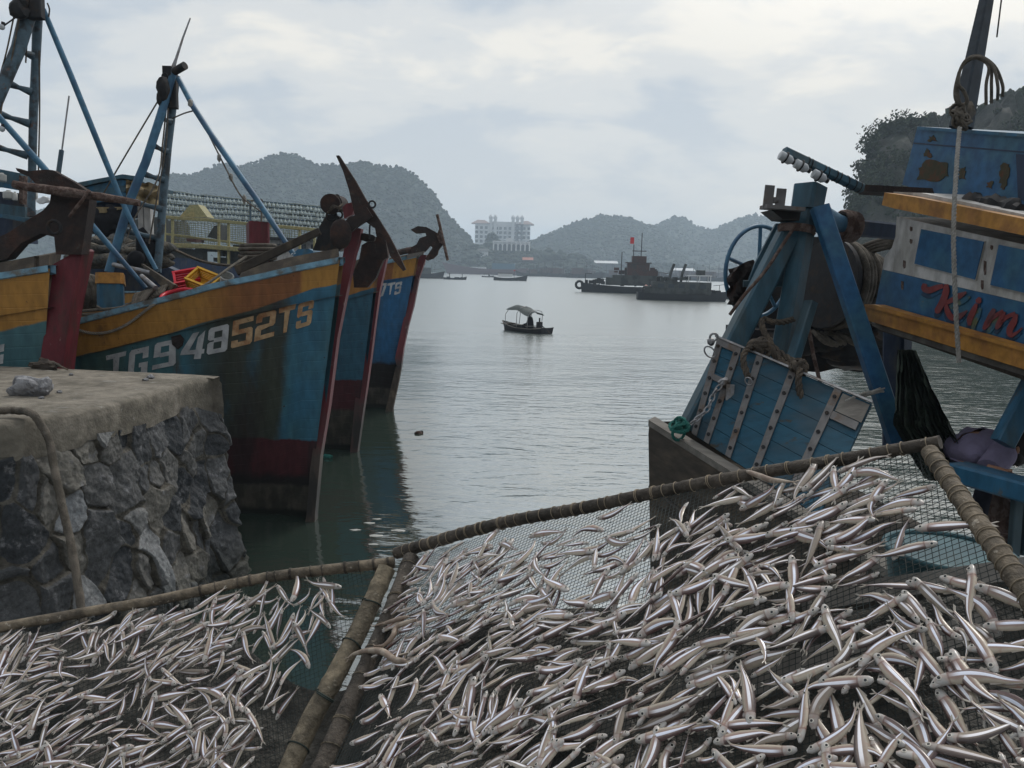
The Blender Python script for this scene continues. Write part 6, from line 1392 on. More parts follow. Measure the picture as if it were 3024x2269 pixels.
a = MB(); a.beam(P(2960, 1310, 5.5), P(3060, 1120, 5.5), .14, .1, 0); mk('brace', a, M['bluewood'], bn, 15)
for x in (2992, 3030): a = MB(); a.beam(P(x, 1640, 5.3), P(x+14, 1455, 5.3), .06, .06, 0); mk('leg', a, M['bluepost'], bn, 15)
a = MB(); a.box(P(2975, 1545, 5.5), .16, .2, .34, M=Matrix.Rotation(R(6), 3, 'Y')); a.box(P(2950, 1590, 5.45), .18, .2, .1); mk('brown_box', a, M['rust_rope'], smooth=20, label='reddish brown wooden blocks under the blue bench', cat='block')
# bent person: back towards us, head to the right
def person_bent():
    s = 5.9
    c0 = P(2838, 1352, s)
    spine = pl((2842, 1365, s), (2852, 1335, s), (2885, 1318, s), (2930, 1316, s), (2972, 1322, s-.05), (2996, 1328, s-.08))
    mb = MB()
    # torso with an oval section along the spine
    rws = []; N = 16; sp3 = sm(spine, 5); ws = [(0, .14), (.15, .175), (.4, .18), (.7, .17), (.9, .11), (1, .055)]
    for i, p in enumerate(sp3):
        t_ = i/(len(sp3)-1); r_ = interp(ws, t_); tan = (sp3[min(i+1, len(sp3)-1)]-sp3[max(0, i-1)]).normalized(); sd_ = Vector((0, 1, 0)); u_ = tan.cross(sd_).normalized()
        rws.append([p+u_*(math.cos(2*math.pi*k/N)*r_*(.62+.03*math.sin(i*1.3+k)))+sd_*(math.sin(2*math.pi*k/N)*r_*1.15) for k in range(N+1)])
    mb.grid(rws); mb.add(rws[0][:N], [tuple(range(N))]); mb.add(rws[-1][:N], [tuple(range(N))])
    body = mk('person', mb, M['skin'], smooth=60, label='person in purple grey shirt bending over behind the blue bench, face hidden', cat='person')
    return body, sp3, rws
body, sp3, rws = person_bent()
sh_ = MB(); N = 17
sh_.grid([[ (p-sp3[i])*(1.10+.22*noise.noise(Vector((i*.45, k*.6, 2))))+sp3[i] for k, p in enumerate(r)] for i, r in enumerate(rws[:-3])])
sh_.tube(sm(pl((2958, 1330, 5.75), (2952, 1352, 5.65), (2930, 1372, 5.6), (2918, 1388, 5.55)), 4), [.105, .095, .085, .08], 14)
mk('shirt', sh_, M['cloth_purple'], body, 60)
am = MB(); am.tube(sm(pl((2920, 1385, 5.55), (2945, 1392, 5.5), (2972, 1398, 5.45)), 4), [.04, .035, .026], 10); 
for i, q in enumerate(((2992, 1396), (2994, 1401), (2993, 1406), (2989, 1411))): am.tube(sm(pl((2974, 1398+i*2, 5.44), (2984, 1397+i*3, 5.42), (q[0], q[1]+3, 5.42)), 3), [.010, .009, .007], 6)
am.tube(sm(pl((2974, 1395, 5.43), (2982, 1390, 5.41), (2990, 1391, 5.40)), 3), [.011, .010, .008], 6)
am.tube(sm(pl((2966, 1398, 5.45), (2978, 1400, 5.44)), 3), [.028, .034], 8); mk('forearm', am, M['skin'], body, 60)
lg = MB(); lg.tube(sm(pl((2846, 1362, 5.95), (2900, 1395, 5.8), (2925, 1420, 5.75), (2900, 1480, 5.8), (2890, 1560, 5.8)), 5), [.14, .10, .08, .065, .05], 12); lg.tube(sm(pl((2850, 1368, 6.1), (2905, 1402, 6.0), (2935, 1425, 5.95), (2915, 1480, 6), (2905, 1560, 6)), 5), [.14, .10, .08, .065, .05], 12); mk('trousers', lg, M['trousers'], body, 60)
hd = MB(); hc_ = P(3016, 1322, 5.75); hd.ico(hc_, .105, 3, (1.0, .85, 1.15), 0); hd.tube([P(2996, 1327, 5.8), hc_], [.055, .06], 12); hd.ico(P(3030, 1345, 5.72), .03, 2, (1, 1, 1), 0); hd.ico(P(3005, 1330, 5.64), .028, 2, (.5, .4, 1), 0); mk('head', hd, M['skin'], body, 60)
hr = MB(); hr.ico(hc_+Vector((-.02, .0, .03)), .122, 3, (1.05, .95, 1.1), .05); hr.ico(P(3004, 1342, 5.72), .07, 3, (.8, .9, 1.3), .1); mk('hair', hr, M['hair'], body, 60)
# ---------------- drying racks -------------------------------------------
def invR(x, y): return .370+.0002163*(x-1176)+.0002726*(y-1640)
def invL(x, y): return .370+4.5e-6*(x-1162)+.0001093*(y-1661)
def PR(x, y, o=0): return P(x, y, 1/invR(x, y)-o)
def PL_(x, y, o=0): return P(x, y, 1/invL(x, y)-o)
def plane(Pf):
    a, b, c = Pf(1500, 1700), Pf(1900, 1700), Pf(1500, 2000); n = (b-a).cross(c-a).normalized()
    if n.dot(O-a) < 0: n = -n
    u = (b-a).normalized(); v = n.cross(u); return a, u, v, n
def bammat(name, a_, b_, c_):
    return mat(name, a_, .75, 0, b_, 9, .42, .60, (1, 1, 1), c_, 42, .63, .68, var=.45, vsc=30, bump=1, bd=.006, bsc=90)
M['bamboo'] = bammat('weathered bamboo', C(.155, .125, .09), C(.09, .074, .056), C(.27, .235, .19))
M['bamboo_dark'] = bammat('dark wet bamboo', C(.075, .062, .050), C(.040, .034, .028), C(.20, .17, .135))
M['bamboo_pale'] = bammat('pale bamboo', C(.20, .165, .115), C(.12, .10, .072), C(.27, .235, .18))
M['netline'] = mat('black green net twine', C(.014, .022, .022), .6, var=.3, bump=0)
M['twine'] = mat('tan binding twine', C(.24, .195, .14), .8, bump=0); M['twine_dark'] = mat('dark green binding twine', C(.03, .04, .035), .8, bump=0)
def bamboo(parent, path, r0_, r1_, m_, node=.32, name='pole'):
    """path in metres; culms with swollen nodes"""
    pts = sm(path, 10); L_ = [0]
    for p, q in zip(pts, pts[1:]): L_.append(L_[-1]+(q-p).length)
    N = int(L_[-1]/.012); out = []; rs = []
    ph = random.uniform(0, node)
    for i in range(N+1):
        s = L_[-1]*i/N; k = max(j for j in range(len(L_)) if L_[j] <= s+1e-9); k = min(k, len(pts)-2); f_ = (s-L_[k])/max(1e-9, L_[k+1]-L_[k])
        p = pts[k].lerp(pts[k+1], f_)
        dn = ((s+ph) % node); dn = min(dn, node-dn); r = lerp(r0_, r1_, i/N)*(1+.09*math.exp(-(dn/.010)**2)-.03*math.exp(-((dn-.02)/.02)**2))*(1+.03*noise.noise(Vector((s*14, ph, 0))))
        out.append(p+Vector((noise.noise(Vector((s*3, ph, 1))), noise.noise(Vector((s*3, ph, 5))), noise.noise(Vector((s*3, ph, 9)))))*.006); rs.append(r)
    a = MB(); a.tube(out, rs, 16, tw=0)
    # shallow splits and knots
    o = mk(name, a, m_, parent, 50); return o, out, rs
def wraps(parent, out, rs, ss, m_, r_=.0012, tilt=.15, name='binding', rnd=.25):
    L_ = [0]
    for p, q in zip(out, out[1:]): L_.append(L_[-1]+(q-p).length)
    for s in ss:
        if s < 0 or s > L_[-1]: continue
        k = min(range(len(L_)), key=lambda j: abs(L_[j]-s)); k = max(1, min(k, len(out)-2)); t_ = (out[k+1]-out[k-1]).normalized(); a = MB()
        ax = (t_+Vector((random.uniform(-1, 1), random.uniform(-1, 1), random.uniform(-1, 1)))*rnd*tilt*2).normalized()
        u_ = ax.orthogonal().normalized(); v_ = ax.cross(u_); R_ = rs[k]*1.05+r_*.3; turns = random.choice((1, 1, 1, 2)); n_ = 24*turns
        a.tube([out[k]+u_*(math.cos(6.2832*i/24)*R_)+v_*(math.sin(6.2832*i/24)*R_)+t_*(.0045*i/24) for i in range(n_+1)], r_, 5)
        mk(name, a, m_, parent, 60)
def wispy(*a): pass
M['speck'] = mat('dried fish flakes', C(.50, .48, .44), .6, bump=0)
rackR = thing('drying_rack', 'large tilted bamboo and net rack covered in silver fish, right hand', 'drying rack', PR(1900, 2269))
rackL = thing('drying_rack', 'smaller bamboo and net rack with fish at the lower left', 'drying rack', PL_(400, 2269))
pR = [PR(x, y) for x, y in ((1172, 1634), (1340, 1582), (1490, 1548), (1654, 1511), (1900, 1462), (2215, 1402), (2500, 1354), (2772, 1306))]
o, ou, rs = bamboo(rackR, pR, .0205, .0130, M['bamboo_dark'], .30); wispy(o, ou, rs, 160, M['speck'])
tot = sum((q-p).length for p, q in zip(ou, ou[1:]))
wraps(o, ou, rs, [.04+i*.043+random.uniform(-.012, .012) for i in range(int(tot/.043))], M['twine'])
pT = [PR(x, y, .004) for x, y in ((2745, 1335), (2830, 1450), (2930, 1600), (3024, 1745), (3180, 1985), (3400, 2330))]
o, ou, rs = bamboo(rackR, pT, .0165, .0190, M['bamboo'], .22); wispy(o, ou, rs, 120, M['speck'])
wraps(o, ou, rs, [.02+i*.026+random.uniform(-.006, .006) for i in range(40)], M['twine'], .0011)
pD = [PR(x, y, -.02) for x, y in ((1215, 1650), (1160, 1800), (1092, 1960), (1020, 2120), (900, 2380))]
o, ou, rs = bamboo(rackR, pD, .0275, .0275, M['bamboo_dark'], .34); wispy(o, ou, rs, 150, M['speck'])
wraps(o, ou, rs, [.05+i*.11+random.uniform(-.03, .03) for i in range(12)], M['bamboo_pale'], .0012)
pB = [PR(x, y, -.03) for x, y in ((860, 2600), (1800, 2560), (3400, 2500))]
bamboo(rackR, pB, .03, .03, M['bamboo_dark'], .3)
qT = [PL_(x, y) for x, y in ((-250, 1905), (0, 1852), (200, 1822), (410, 1782), (560, 1750), (766, 1710), (960, 1684), (1165, 1660))]
o, ou, rs = bamboo(rackL, qT, .0155, .0185, M['bamboo'], .42); wispy(o, ou, rs, 30, M['speck'])
wraps(o, ou, rs, [.9+i*.05+random.uniform(-.015, .015) for i in range(16)], M['bamboo_dark'], .002)
qD = [PL_(x, y, .01) for x, y in ((1142, 1680), (1075, 1830), (985, 2010), (905, 2160), (790, 2420))]
o, ou, rs = bamboo(rackL, qD, .030, .031, M['bamboo_pale'], .34); wispy(o, ou, rs, 50, M['speck'])
wraps(o, ou, rs, [.12, .27, .44, .60, .76, .93, 1.1], M['twine_dark'], .0026, .3)
bamboo(rackL, [PL_(x, y, -.02) for x, y in ((-500, 2700), (200, 2650), (800, 2560))], .03, .03, M['bamboo'], .3)
bamboo(rackL, [PL_(x, y, -.02) for x, y in ((-420, 1900), (-440, 2200), (-460, 2700))], .03, .03, M['bamboo'], .3)
# ---- nets of real twine
def net(parent, Pf, corners, cell, r_, skew, sag, ang):
    a0, u, v, n = plane(Pf)
    poly = [((Pf(x, y)-a0).dot(u), (Pf(x, y)-a0).dot(v)) for x, y in corners]
    d1_ = (math.cos(ang), math.sin(ang)); d2_ = (math.cos(ang+skew), math.sin(ang+skew)); mb = MB()
    for dr_ in (d1_, d2_):
        nr = (-dr_[1], dr_[0]); ks = [p[0]*nr[0]+p[1]*nr[1] for p in poly]; k = min(ks)
        while k < max(ks):
            ts = []
            for (p, q) in zip(poly, poly[1:]+poly[:1]):
                a_, b_ = p[0]*nr[0]+p[1]*nr[1]-k, q[0]*nr[0]+q[1]*nr[1]-k
                if a_*b_ < 0: f_ = a_/(a_-b_); ts.append((p[0]+(q[0]-p[0])*f_)*dr_[0]+(p[1]+(q[1]-p[1])*f_)*dr_[1])
            ts.sort()
            if len(ts) >= 2:
                t0, t1 = ts[0], ts[-1]; m_ = max(3, int((t1-t0)/.035)); pts = []
                for i in range(m_+1):
                    t_ = lerp(t0, t1, i/m_); x = dr_[0]*t_+nr[0]*k; y = dr_[1]*t_+nr[1]*k
                    wv = noise.noise(Vector((x*2.2, y*2.2, 3))); w2 = noise.noise(Vector((x*2.2+9, y*2.2, 7)))
                    x2 = x+.018*wv; y2 = y+.018*w2
                    pts.append(a0+u*x2+v*y2+n*(-sag*(.5+.5*noise.noise(Vector((x*2.5, y*2.5, 0))))))
                mb.tube(pts, r_, 3, cap=False)
            k += cell
    return mk('net', mb, M['netline'], parent, 0, recalc=False)
cR = [(1200, 1650), (1490, 1555), (1900, 1470), (2500, 1362), (2745, 1320), (2900, 1560), (3300, 2180), (3300, 2420), (900, 2420), (1100, 1980)]
cL = [(-300, 1915), (200, 1828), (766, 1716), (1150, 1665), (1040, 1900), (800, 2400), (-300, 2500)]
net(rackR, PR, cR, .0115, .00075, R(78), .012, R(28)); net(rackL, PL_, cL, .014, .0008, R(80), .012, R(25))
# ---- wet concrete slip beneath
M['slip'] = mat('wet dark concrete slip', C(.078, .072, .062), .65, 0, C(.040, .040, .036), 1.8, .42, .6, wear2=C(.14, .13, .112), w2sc=4, w2lo=.56, w2hi=.70, var=.4, vsc=14, bump=1, bd=.02, bsc=22)
a = MB(); rws = []
def PG(x, y):
    return P(x, y, 1/invR(max(x, 900), y)+.42 if x > 1100 else 1/invL(x, y)+.40)
ed = [(-500, 1925), (0, 1880), (300, 1850), (500, 1830), (640, 1838), (720, 1890), (800, 1985), (860, 2030), (960, 2060), (1060, 2040), (1150, 1960), (1240, 1880), (1330, 1830), (1460, 1806), (1600, 1800), (1800, 1795), (2000, 1790), (2300, 1770), (2600, 1740), (3200, 1740), (3700, 1740)]
for i in range(90):
    x = lerp(-500, 3700, i/89); y0 = interp(ed, x)+10*noise.noise(Vector((i*.5, 0, 0))); col_ = []
    for k in range(22):
        y = lerp(y0, 2700, (k/21)**1.1); p = PG(x, y); p = p+(p-O).normalized()*.07*noise.fractal(Vector((p.x*3, p.y*3, p.z*3)), 1, 2, 4)
        col_.append(p)
    top = col_[0]; rws.append([Vector((top.x*1.0, top.y+.02, -.3)), top+Vector((0, .03, -.05))]+col_)
# smooth the joint between the two slopes
for q in range(3):
    for i in range(1, len(rws)-1):
        for k in range(len(rws[0])): rws[i][k] = (rws[i-1][k]+rws[i][k]*2+rws[i+1][k])/4
a.grid(rws); mk('concrete_slip', a, M['slip'], smooth=60, kind='structure')
M['greyplank2'] = mat('wet grey planks', C(.105, .10, .092), .6, 0, C(.055, .052, .048), 4, .45, .62, (.3, 1, 1), var=.3, bump=.6, bsc=30)
for i, (q, lab) in enumerate(((((1880, 2060), (2520, 1870), (2545, 1925), (1905, 2125)), 'upper of two wet grey planks lying under the right net'), (((2380, 1740), (3060, 1640), (3070, 1700), (2390, 1805)), 'grey plank under the net below the teal tub'), (((1300, 2090), (1860, 2110), (1860, 2170), (1300, 2160)), 'short grey plank under the net left of centre'), (((2140, 1985), (2940, 1800), (2965, 1880), (2160, 2070)), 'lower of two wet grey planks lying under the right net'))):
    b_ = MB(); b_.prism([P(x, y, 1/invR(x, y)+.28) for x, y in q], Vector((0, .03, -.03))); mk('plank', b_, M['greyplank2'], smooth=15, label=lab, cat='plank')
# teal round tub seen through the net
t = thing('tub', 'round teal tub seen through the net near the right pole', 'tub', P(2800, 1680, 2.15)); c_ = P(2800, 1640, 2.15)
a = MB(); a.tube([c_+Vector((0, 0, -.14)), c_+Vector((0, 0, .01))], [.13, .155], 36); mk('body', a, M['tealtub'], t, 40)
a = MB(); a.torus(c_+Vector((0, 0, .012)), .155, .010, (0, 0, 1), 44, 8); mk('rim', a, M['tealtub'], t, 60)
# ---------------- fish ---------------------------------------------------
def fishmat():
    n = NT('small silver fish skin'); n.setp(.32, .0, .55)
    at = n.attr('fuv'); s_, v_, k_ = n.sep(at.outputs['Vector'])
    oi = n.n.new('ShaderNodeObjectInfo'); rn = n.attr('rnd').outputs['Fac']
    rr = n.math('FRACT', n.math('ADD', oi.outputs['Random'], rn))
    body = n.mix(rr, C(.27, .19, .15), C(.27, .155, .13)); body = n.mix(n.ramp(rr, .55, .95), body, C(.24, .20, .155))
    back_ = n.mix(rr, C(.10, .055, .052), C(.065, .048, .042)); belly = n.mix(rr, C(.44, .37, .29), C(.32, .28, .22))
    nz = n.noise(60, (1, 1, 1), 4); vv = n.math('ADD', v_, n.math('MULTIPLY', n.math('SUBTRACT', nz, .5), .5))
    c = n.mix(n.ramp(vv, .35, .75), body, back_); c = n.mix(n.ramp(vv, -.25, -.75), c, belly)
    c = n.mix(n.ramp(n.noise(38, (1, 1, 1), 3), .60, .72, 0, .55), c, C(.30, .12, .09))
    # bright lateral band
    d_ = n.math('ABSOLUTE', n.math('SUBTRACT', v_, .14)); w_ = n.math('MULTIPLY', n.ramp(s_, .16, .34), n.ramp(s_, .98, .80, 0, 1))
    band = n.math('MULTIPLY', n.ramp(d_, .30, .21), w_)
    bc = n.mix(rr, C(.80, .84, .98), C(.93, .90, .91)); c = n.mix(n.math('MULTIPLY', band, .95), c, bc)
    edge = n.math('MULTIPLY', n.math('MULTIPLY', n.ramp(n.math('ABSOLUTE', n.math('SUBTRACT', v_, .44)), .10, .03), w_), .6); c = n.mix(edge, c, C(.10, .075, .085))
    head = n.ramp(s_, .185, .165); hc2 = n.mix(n.ramp(n.noise(90, (1, 1, 1), 3), .45, .62), C(.38, .36, .34), C(.36, .29, .26)); c = n.mix(head, c, hc2)
    gill = n.math('MULTIPLY', n.ramp(n.math('ABSOLUTE', n.math('SUBTRACT', s_, .19)), .014, .004), .5); c = n.mix(gill, c, C(.15, .085, .08))
    c = n.mix(n.ramp(s_, .93, 1.02), c, C(.30, .27, .23))
    dark = n.ramp(rr, .90, .96, 0, .5); c = n.mix(dark, c, C(.14, .095, .075))
    n.col(c); n.lk(n.mix(band, C(0, 0, 0), C(.12, .12, .12)), n.b.inputs['Metallic'])
    n.b.inputs['Coat Weight'].default_value = .25; n.b.inputs['Coat Roughness'].default_value = .15
    n.bump(n.noise(140, (1, 1, 1), 4), .25, .0012); return n.mat
M['fish'] = fishmat(); M['eye_ring'] = mat('fish eye silver', C(.55, .52, .46), .25, bump=0); M['eye'] = mat('fish pupil', C(.012, .012, .015), .1, bump=0, var=0, spec=.6)
PROF = [(0, .030), (.02, .052), (.06, .072), (.13, .079), (.19, .084), (.30, .096), (.43, .096), (.58, .080), (.73, .056), (.85, .034), (.92, .023), (.96, .024)]
def fishmb(seed, lod=0):
    """a slender fish one unit long lying on its flank: x along the body, y towards the back, z up"""
    rg = random.Random(seed); N = 20 if lod == 0 else 11; K = 12 if lod == 0 else 8
    c1, c2, c3 = rg.choice((-1, 1))*rg.choice((.04, .10, .18, .3, .5)), rg.uniform(-.30, .30), rg.uniform(-.4, .4); slim = rg.uniform(.66, .94); zb = rg.uniform(-.06, .02)
    dist = None
    def cen(s): # s 0 snout .. 1 tail
        x = .5-s; a = c1*(s-.45)**2*.95+c2*math.sin(s*5.5)*.10+c3*max(0, s-.75)**1.2
        return Vector((x*(1-.10*abs(c1)), a, .036+zb*max(0, abs(s-.5)-.25)*.28))
    vs, fs, fuv = [], [], []; rows = []
    for i in range(N+1):
        s = .96*i/N; hgt = interp(PROF, s)*slim; th = hgt*(.50 if s > .2 else .62)*(1 if s < .8 else .8); c = cen(s); t_ = (cen(s+.01)-cen(max(0, s-.01))).normalized(); sd_ = Vector((-t_.y, t_.x, 0)).normalized()
        if sd_.y < 0: sd_ = -sd_
        up_ = Vector((0, 0, 1))
        for k in range(K):
            a = 2*math.pi*k/K; cy, sz = math.cos(a), math.sin(a); sh = 1.0 if cy > 0 else 1.08+.12*math.exp(-((s-.4)/.18)**2)
            vs.append(c+sd_*(cy*hgt*sh)+up_*(math.copysign(abs(sz)**.85, sz)*th)); fuv.append((s, cy, 1 if sz > 0 else 0))
    for i in range(N):
        for k in range(K): fs.append((i*K+k, i*K+(k+1) % K, (i+1)*K+(k+1) % K, (i+1)*K+k))
    fs.append(tuple(range(K)))
    fs.append(tuple(N*K+k for k in range(K))[::-1])
    mi = [0]*len(fs)
    # tail fin, two thin lobes
    c = cen(.95); t_ = (cen(.93)-cen(.96)).normalized(); sd_ = Vector((-t_.y, t_.x, 0)).normalized()
    for sg in (-1, 1):
        b = len(vs); sp_ = rg.uniform(.030, .055)
        pts = [c+sd_*(.020*sg), c+sd_*(.0*sg)-t_*.004, c-t_*.03+sd_*(.008*sg), c-t_*(.105+rg.uniform(-.01, .01))+sd_*(sp_*sg), c-t_*.06+sd_*(sp_*.95*sg+.008*sg)]
        for dz in (.004, -.004): vs += [p+Vector((0, 0, dz)) for p in pts]; fuv += [(1.03, 0, 1)]*5
        nf = [(b, b+1, b+2, b+3, b+4), (b+9, b+8, b+7, b+6, b+5)]+[(b+q, b+5+q, b+5+(q+1) % 5, b+(q+1) % 5) for q in range(5)]; fs += nf; mi += [0]*len(nf)
    if lod == 0:
        # small dorsal and anal fins
        for (s0, s1, sg, h_) in ((.50, .60, 1, .035), (.62, .74, -1, .028), (.22, .27, -1, .03)):
            b = len(vs)
            for s in (s0, s1):
                hgt = interp(PROF, s)*slim; c = cen(s); t2 = (cen(s+.01)-cen(s-.01)).normalized(); sd2 = Vector((-t2.y, t2.x, 0)).normalized(); sd2 = sd2 if sd2.y > 0 else -sd2
                for e in (0, 1):
                    for dz in (.003, -.003): vs.append(c+sd2*(sg*(hgt*.95+(h_ if e and s == s0+0 else h_*.2 if e else 0)))+t2*(.02*e)+Vector((0, 0, dz))); fuv.append((1.0, .3*sg, 1))
            nf = [(b, b+2, b+6, b+4), (b+1, b+5, b+7, b+3), (b+2, b+3, b+7, b+6), (b, b+4, b+5, b+1), (b, b+1, b+3, b+2), (b+4, b+6, b+7, b+5)]; fs += nf; mi += [0]*len(nf)
    for sg in (1, -1):
        s = .085; hgt = interp(PROF, s)*slim; c = cen(s)+Vector((0, hgt*.22, sg*hgt*.60)); nn_ = 10 if lod == 0 else 6
        for (r_, h_, m_) in ((.036, .006, 1), (.022, .010, 2)):
            b = len(vs)
            for q in range(nn_): vs.append(c+Vector((math.cos(6.283*q/nn_)*r_, math.sin(6.283*q/nn_)*r_, -sg*.012))); fuv.append((0, 0, 1))
            for q in range(nn_): vs.append(c+Vector((math.cos(6.283*q/nn_)*r_*.85, math.sin(6.283*q/nn_)*r_*.85, sg*h_))); fuv.append((0, 0, 1))
            nf = [(b+q, b+(q+1) % nn_, b+nn_+(q+1) % nn_, b+nn_+q) for q in range(nn_)]+[tuple(b+nn_+q for q in range(nn_))]; fs += nf; mi += [m_]*len(nf)
    return vs, fs, fuv, mi
NV = 26
HI = [fishmb(100+i, 0) for i in range(NV)]; LO = [fishmb(100+i, 1) for i in range(NV)]
HIME = []
FM = [M['fish'], M['eye_ring'], M['eye']]
def mkmesh(vs, fs, fuv, mi, rnd, nm='fish'):
    import bmesh
    me = bpy.data.meshes.new(nm); me.from_pydata([tuple(v) for v in vs], [], fs)
    for x in FM: me.materials.append(x)
    me.polygons.foreach_set('material_index', mi)
    at = me.attributes.new('fuv', 'FLOAT_VECTOR', 'POINT'); at.data.foreach_set('vector', np.array([tuple(q) for q in fuv], dtype=np.float32).ravel())
    at = me.attributes.new('rnd', 'FLOAT', 'POINT'); at.data.foreach_set('value', np.array(rnd, dtype=np.float32))
    me.shade_smooth(); me.set_sharp_from_angle(angle=R(50)); me.update(); return me
for i, (vs, fs, fuv, mi) in enumerate(HI): HIME.append(mkmesh([v*.11 for v in vs], fs, fuv, mi, [0.0]*len(vs)))
def inside(poly, x, y):
    c = False; j = len(poly)-1
    for i in range(len(poly)):
        xi, yi = poly[i]; xj, yj = poly[j]
        if (yi > y) != (yj > y) and x < (xj-xi)*(y-yi)/(yj-yi)+xi: c = not c
        j = i
    return c
fishes = []
def scatter(Pf, poly, n, seed, dens, flow, sz, sp0):
    rg = random.Random(seed); a0, u, v, nn_ = plane(Pf); cell = .006; grid = {}
    xs = [p[0] for p in poly]; ys = [p[1] for p in poly]; inv = invR if Pf is PR else invL; pts = []; tries = 0
    pl2 = []
    for (x, y) in poly: q = Pf(x, y)-a0; pl2.append((q.dot(u), q.dot(v)))
    ux = [p[0] for p in pl2]; uy = [p[1] for p in pl2]
    while len(pts) < n and tries < 200000:
        tries += 1; x = rg.uniform(min(ux), max(ux)); y = rg.uniform(min(uy), max(uy))
        if not inside(pl2, x, y): continue
        w3 = a0+u*x+v*y; sx_, sy_, _ = proj(w3)
        d_ = dens(sx_, sy_)
        if rg.random() > d_: continue
        an = flow(sx_, sy_, rg); L = sz*rg.uniform(.66, 1.2)
        # spacing: reject if the centre line sits on another almost parallel fish
        ok = True; ca, sa_ = math.cos(an), math.sin(an); mn = sp0*(1.35-.5*d_)
        for (px_, py_, pa) in pts:
            dx, dy = px_-x, py_-y
            if dx*dx+dy*dy < .0121:
                al = abs(dx*ca+dy*sa_); ac = abs(-dx*sa_+dy*ca); par = abs(math.cos(pa-an))
                if (ac < mn*(.5+.5*par) and al < .055*par+.018*(1-par)+.012): ok = False; break
        if not ok: continue
        pts.append((x, y, an))
        # rest on what lies below
        hs = []
        smp = [(t_*L, w_) for t_ in (-.42, -.25, -.08, .08, .25, .40) for w_ in (-.006, .006)]
        for (al, ac) in smp:
            gx, gy = int((x+al*ca-ac*sa_)/cell), int((y+al*sa_+ac*ca)/cell); hs.append((al, grid.get((gx, gy), 0)))
        f_ = max(h for al, h in hs if al > 0); b_ = max(h for al, h in hs if al < 0); f_, b_ = min(f_, .012), min(b_, .012)
        th_ = .0105*L/.11
        for t_ in [q/14-.5 for q in range(15)]:
            hh = lerp(b_, f_, t_+.5)+th_*(1 if abs(t_) < .38 else .6)
            for w_ in (-.006, 0, .006):
                gx, gy = int((x+t_*L*ca-w_*sa_)/cell), int((y+t_*L*sa_+w_*ca)/cell); grid[(gx, gy)] = max(grid.get((gx, gy), 0), hh)
        xa = (u*ca+v*sa_); pitch_ = (f_-b_)/(.6*L); ax_ = (xa+nn_*pitch_).normalized(); rl_ = rg.gauss(0, .32)
        zz = (nn_-ax_*nn_.dot(ax_)).normalized(); yy = zz.cross(ax_)
        if rg.random() < .5: yy, zz_ = -yy, -zz
        yy2 = yy; 
        Z_ = ax_.cross(yy2)
        yy3 = yy2*math.cos(rl_)+Z_*math.sin(rl_); zz3 = ax_.cross(yy3)
        flip = zz3.dot(nn_) < 0
        c = w3+nn_*((f_+b_)/2+.0045)
        M4 = Matrix((ax_, yy3, zz3)).transposed().to_4x4()
        off = .034*L
        c = c-(zz3*off if not flip else -zz3*off)+nn_*off*.0 + (nn_*.0)
        # the mesh centre sits .036 L along +z; when flipped, that is downward
        c = w3+nn_*((f_+b_)/2+.040*L+.001)-zz3*(.036*L)
        M4.translation = c; dd_ = proj(w3)
        fishes.append((M4, L, rg.randrange(NV), dd_, rg.random()))
def dR(x, y):
    base = .92
    if noise.noise(Vector((x*.0042, y*.0055, 2))) < (-.22 if y < 1850 else -.42): base = .25
    # open net along the top pole and right side
    e = interp([(1200, 1660), (1490, 1575), (1900, 1500), (2200, 1440), (2400, 1390), (2740, 1330)], x)
    hold = interp([(1200, 5), (1420, 10), (1560, 45), (1850, 55), (2050, 22), (2700, 10)], x)
    base *= min(1, max(.06, (y-e-hold)/55))
    if 2560 < x and y < 1720: base *= .16 if (x-2560)+(y-1330)*.2 > 120 or y > 1560 else .75
    if 2640 < x < 3024 and 1500 < y < 1660: base *= .4
    if 1500 < x < 1960 and 1560 < y < 1720: base *= .55
    if x < 1260 and y > 1950: base *= .45
    if 1700 < x < 2050 and 1930 < y < 2010: base *= .5
    return base
def fR(x, y, rg):
    a = R(30)-R(16)*min(1, max(0, (x-1700)/900))*min(1, max(0, (1900-y)/300))+.75*noise.noise(Vector((x*.0026, y*.0036, 7)))+rg.gauss(0, .20)
    if noise.noise(Vector((x*.006, y*.006, 21))) > .24: a += R(62)
    if rg.random() < .13: a += rg.uniform(-1.5, 1.5)
    if x > 2350 and y > 1700: a -= R(62)*min(1, (x-2350)/250)*min(1, (y-1700)/120)*(1 if noise.noise(Vector((x*.005, y*.005, 41))) > -.15 else 0)
    return a+(math.pi if rg.random() < .5 else 0)
def dL(x, y):
    b = .95
    if noise.noise(Vector((x*.006, y*.008, 5))) < -.28: b = .3
    e = interp([(0, 1870), (400, 1800), (766, 1728), (1150, 1680)], x)
    b *= min(1, max(.02, (interp([(1700, 1060), (1800, 1010), (1900, 960), (2000, 880), (2269, 745), (2420, 680)], y)-x)/70))
    b *= min(1, max(.45, (y-e-5)/50))
    return b
def fL(x, y, rg):
    a = R(30)+.6*noise.noise(Vector((x*.004, y*.005, 17)))+rg.gauss(0, .22)
    if x > 600: a += R(28)*min(1, (x-600)/200)
    if noise.noise(Vector((x*.007, y*.007, 31))) > .22: a += R(60)
    if rg.random() < .14: a += rg.uniform(-1.5, 1.5)
    return a+(math.pi if rg.random() < .5 else 0)
pgR = [(1215, 1680), (1330, 1625), (1500, 1580), (1900, 1500), (2200, 1436), (2500, 1390), (2720, 1345), (2800, 1470), (2930, 1680), (3120, 1960), (3220, 2420), (960, 2420), (1060, 2130), (1130, 1930)]
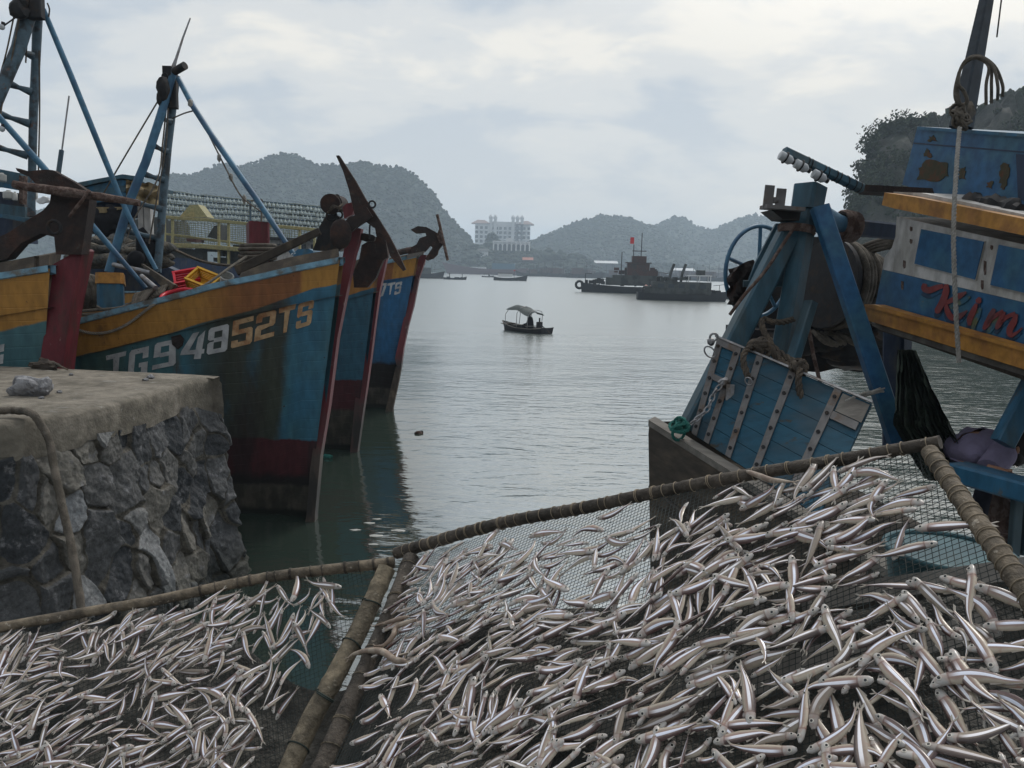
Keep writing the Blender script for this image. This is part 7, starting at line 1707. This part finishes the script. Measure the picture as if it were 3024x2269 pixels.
pgL = [(-120, 1920), (0, 1890), (200, 1858), (410, 1815), (766, 1745), (960, 1722), (1060, 1712), (1000, 1850), (900, 2060), (790, 2300), (770, 2420), (-150, 2420)]
scatter(PR, pgR, 760, 5, dR, fR, .113, .0116); scatter(PL_, pgL, 420, 6, dL, fL, .109, .0112)
vis = [f for f in fishes if -60 < f[3][0] < 3084 and f[3][1] < 2330]
vis.sort(key=lambda f: -(f[1]/f[3][2])); 
inn = [f for f in vis if 20 < f[3][0] < 3004 and f[3][1] < 2250]
near_ids = set(id(f) for f in inn[:296])
for f in inn[:296]:
    o = bpy.data.objects.new('fish', HIME[f[2]]); COL.objects.link(o); s = f[1]/.11; o.matrix_world = f[0]@Matrix.Scale(s, 4)
    tag(o, 'small silver fish drying on the near part of the large right net', 'fish', 'silver fish drying on the nearest part of the right net')
rest = [f for f in fishes if id(f) not in near_ids and -150 < f[3][0] < 3200 and f[3][1] < 2400]
VS, FS, FU, MI, RN = [], [], [], [], []
for f in rest:
    vs, fs, fuv, mi = LO[f[2]] if f[3][2] > 1.75 else HI[f[2]]; b = len(VS); m4 = f[0]; L = f[1]
    VS += [m4@(v*L) for v in vs]; FS += [tuple(i+b for i in q) for q in fs]; FU += fuv; MI += mi; RN += [f[4]]*len(vs)
me = mkmesh(VS, FS, FU, MI, RN, 'fish_spread'); o = bpy.data.objects.new('fish_spread', me); COL.objects.link(o); tag(o, 'hundreds of small silver fish spread over the farther net and the whole left rack', None, None, 'stuff')
print('FISH', len(fishes), len(inn), len(rest), 'verts', len(VS))
# two odd fish lying over the bamboo
def lone(label, pts, d_off, L, bodycol, Pf=PR):
    P3 = sm([Pf(x, y, d_off) for x, y in pts], 6); n_ = len(P3); a = MB(); rs = [max(.0015, interp(PROF, .96*i/(n_-1))*L*.72) for i in range(n_)]
    a.tube(P3, rs, 10); t_ = (P3[-1]-P3[-2]).normalized(); q = t_.orthogonal().normalized()
    for sg in (-1, 1): a.add([P3[-1]-t_*.004, P3[-1]+t_*.014+q*.006*sg, P3[-1]+t_*.006+q*.007*sg], [(0, 1, 2)])
    o = mk('fish', a, bodycol, smooth=60, label=label, cat='fish'); return o
M['fish_dull'] = mat('dull brown fish skin', C(.24, .18, .14), .4, 0, C(.36, .30, .24), 30, .45, .6, bump=.2)
lone('long dull brown curved fish lying across the dark divider bamboo', [(1200, 1952), (1165, 1948), (1130, 1925), (1085, 1922), (1045, 1932), (1028, 1944)], .045, .14, M['fish_dull'])
lone('slim tan fish lying over the dark bamboo, above the curved brown one', [(1205, 1822), (1180, 1828), (1140, 1840), (1100, 1850)], .045, .10, M['fish_dull'])
lone('brown fish crossing the divider bamboo just above the long curved one', [(1230, 1830), (1175, 1850), (1160, 1880), (1135, 1905), (1105, 1908)], .045, .12, M['fish_dull'])
lone('single fish lying up against the top bamboo pole at the middle', [(2205, 1392), (2240, 1405), (2275, 1418), (2310, 1421), (2345, 1424)], .03, .105, M['fish_dull'])
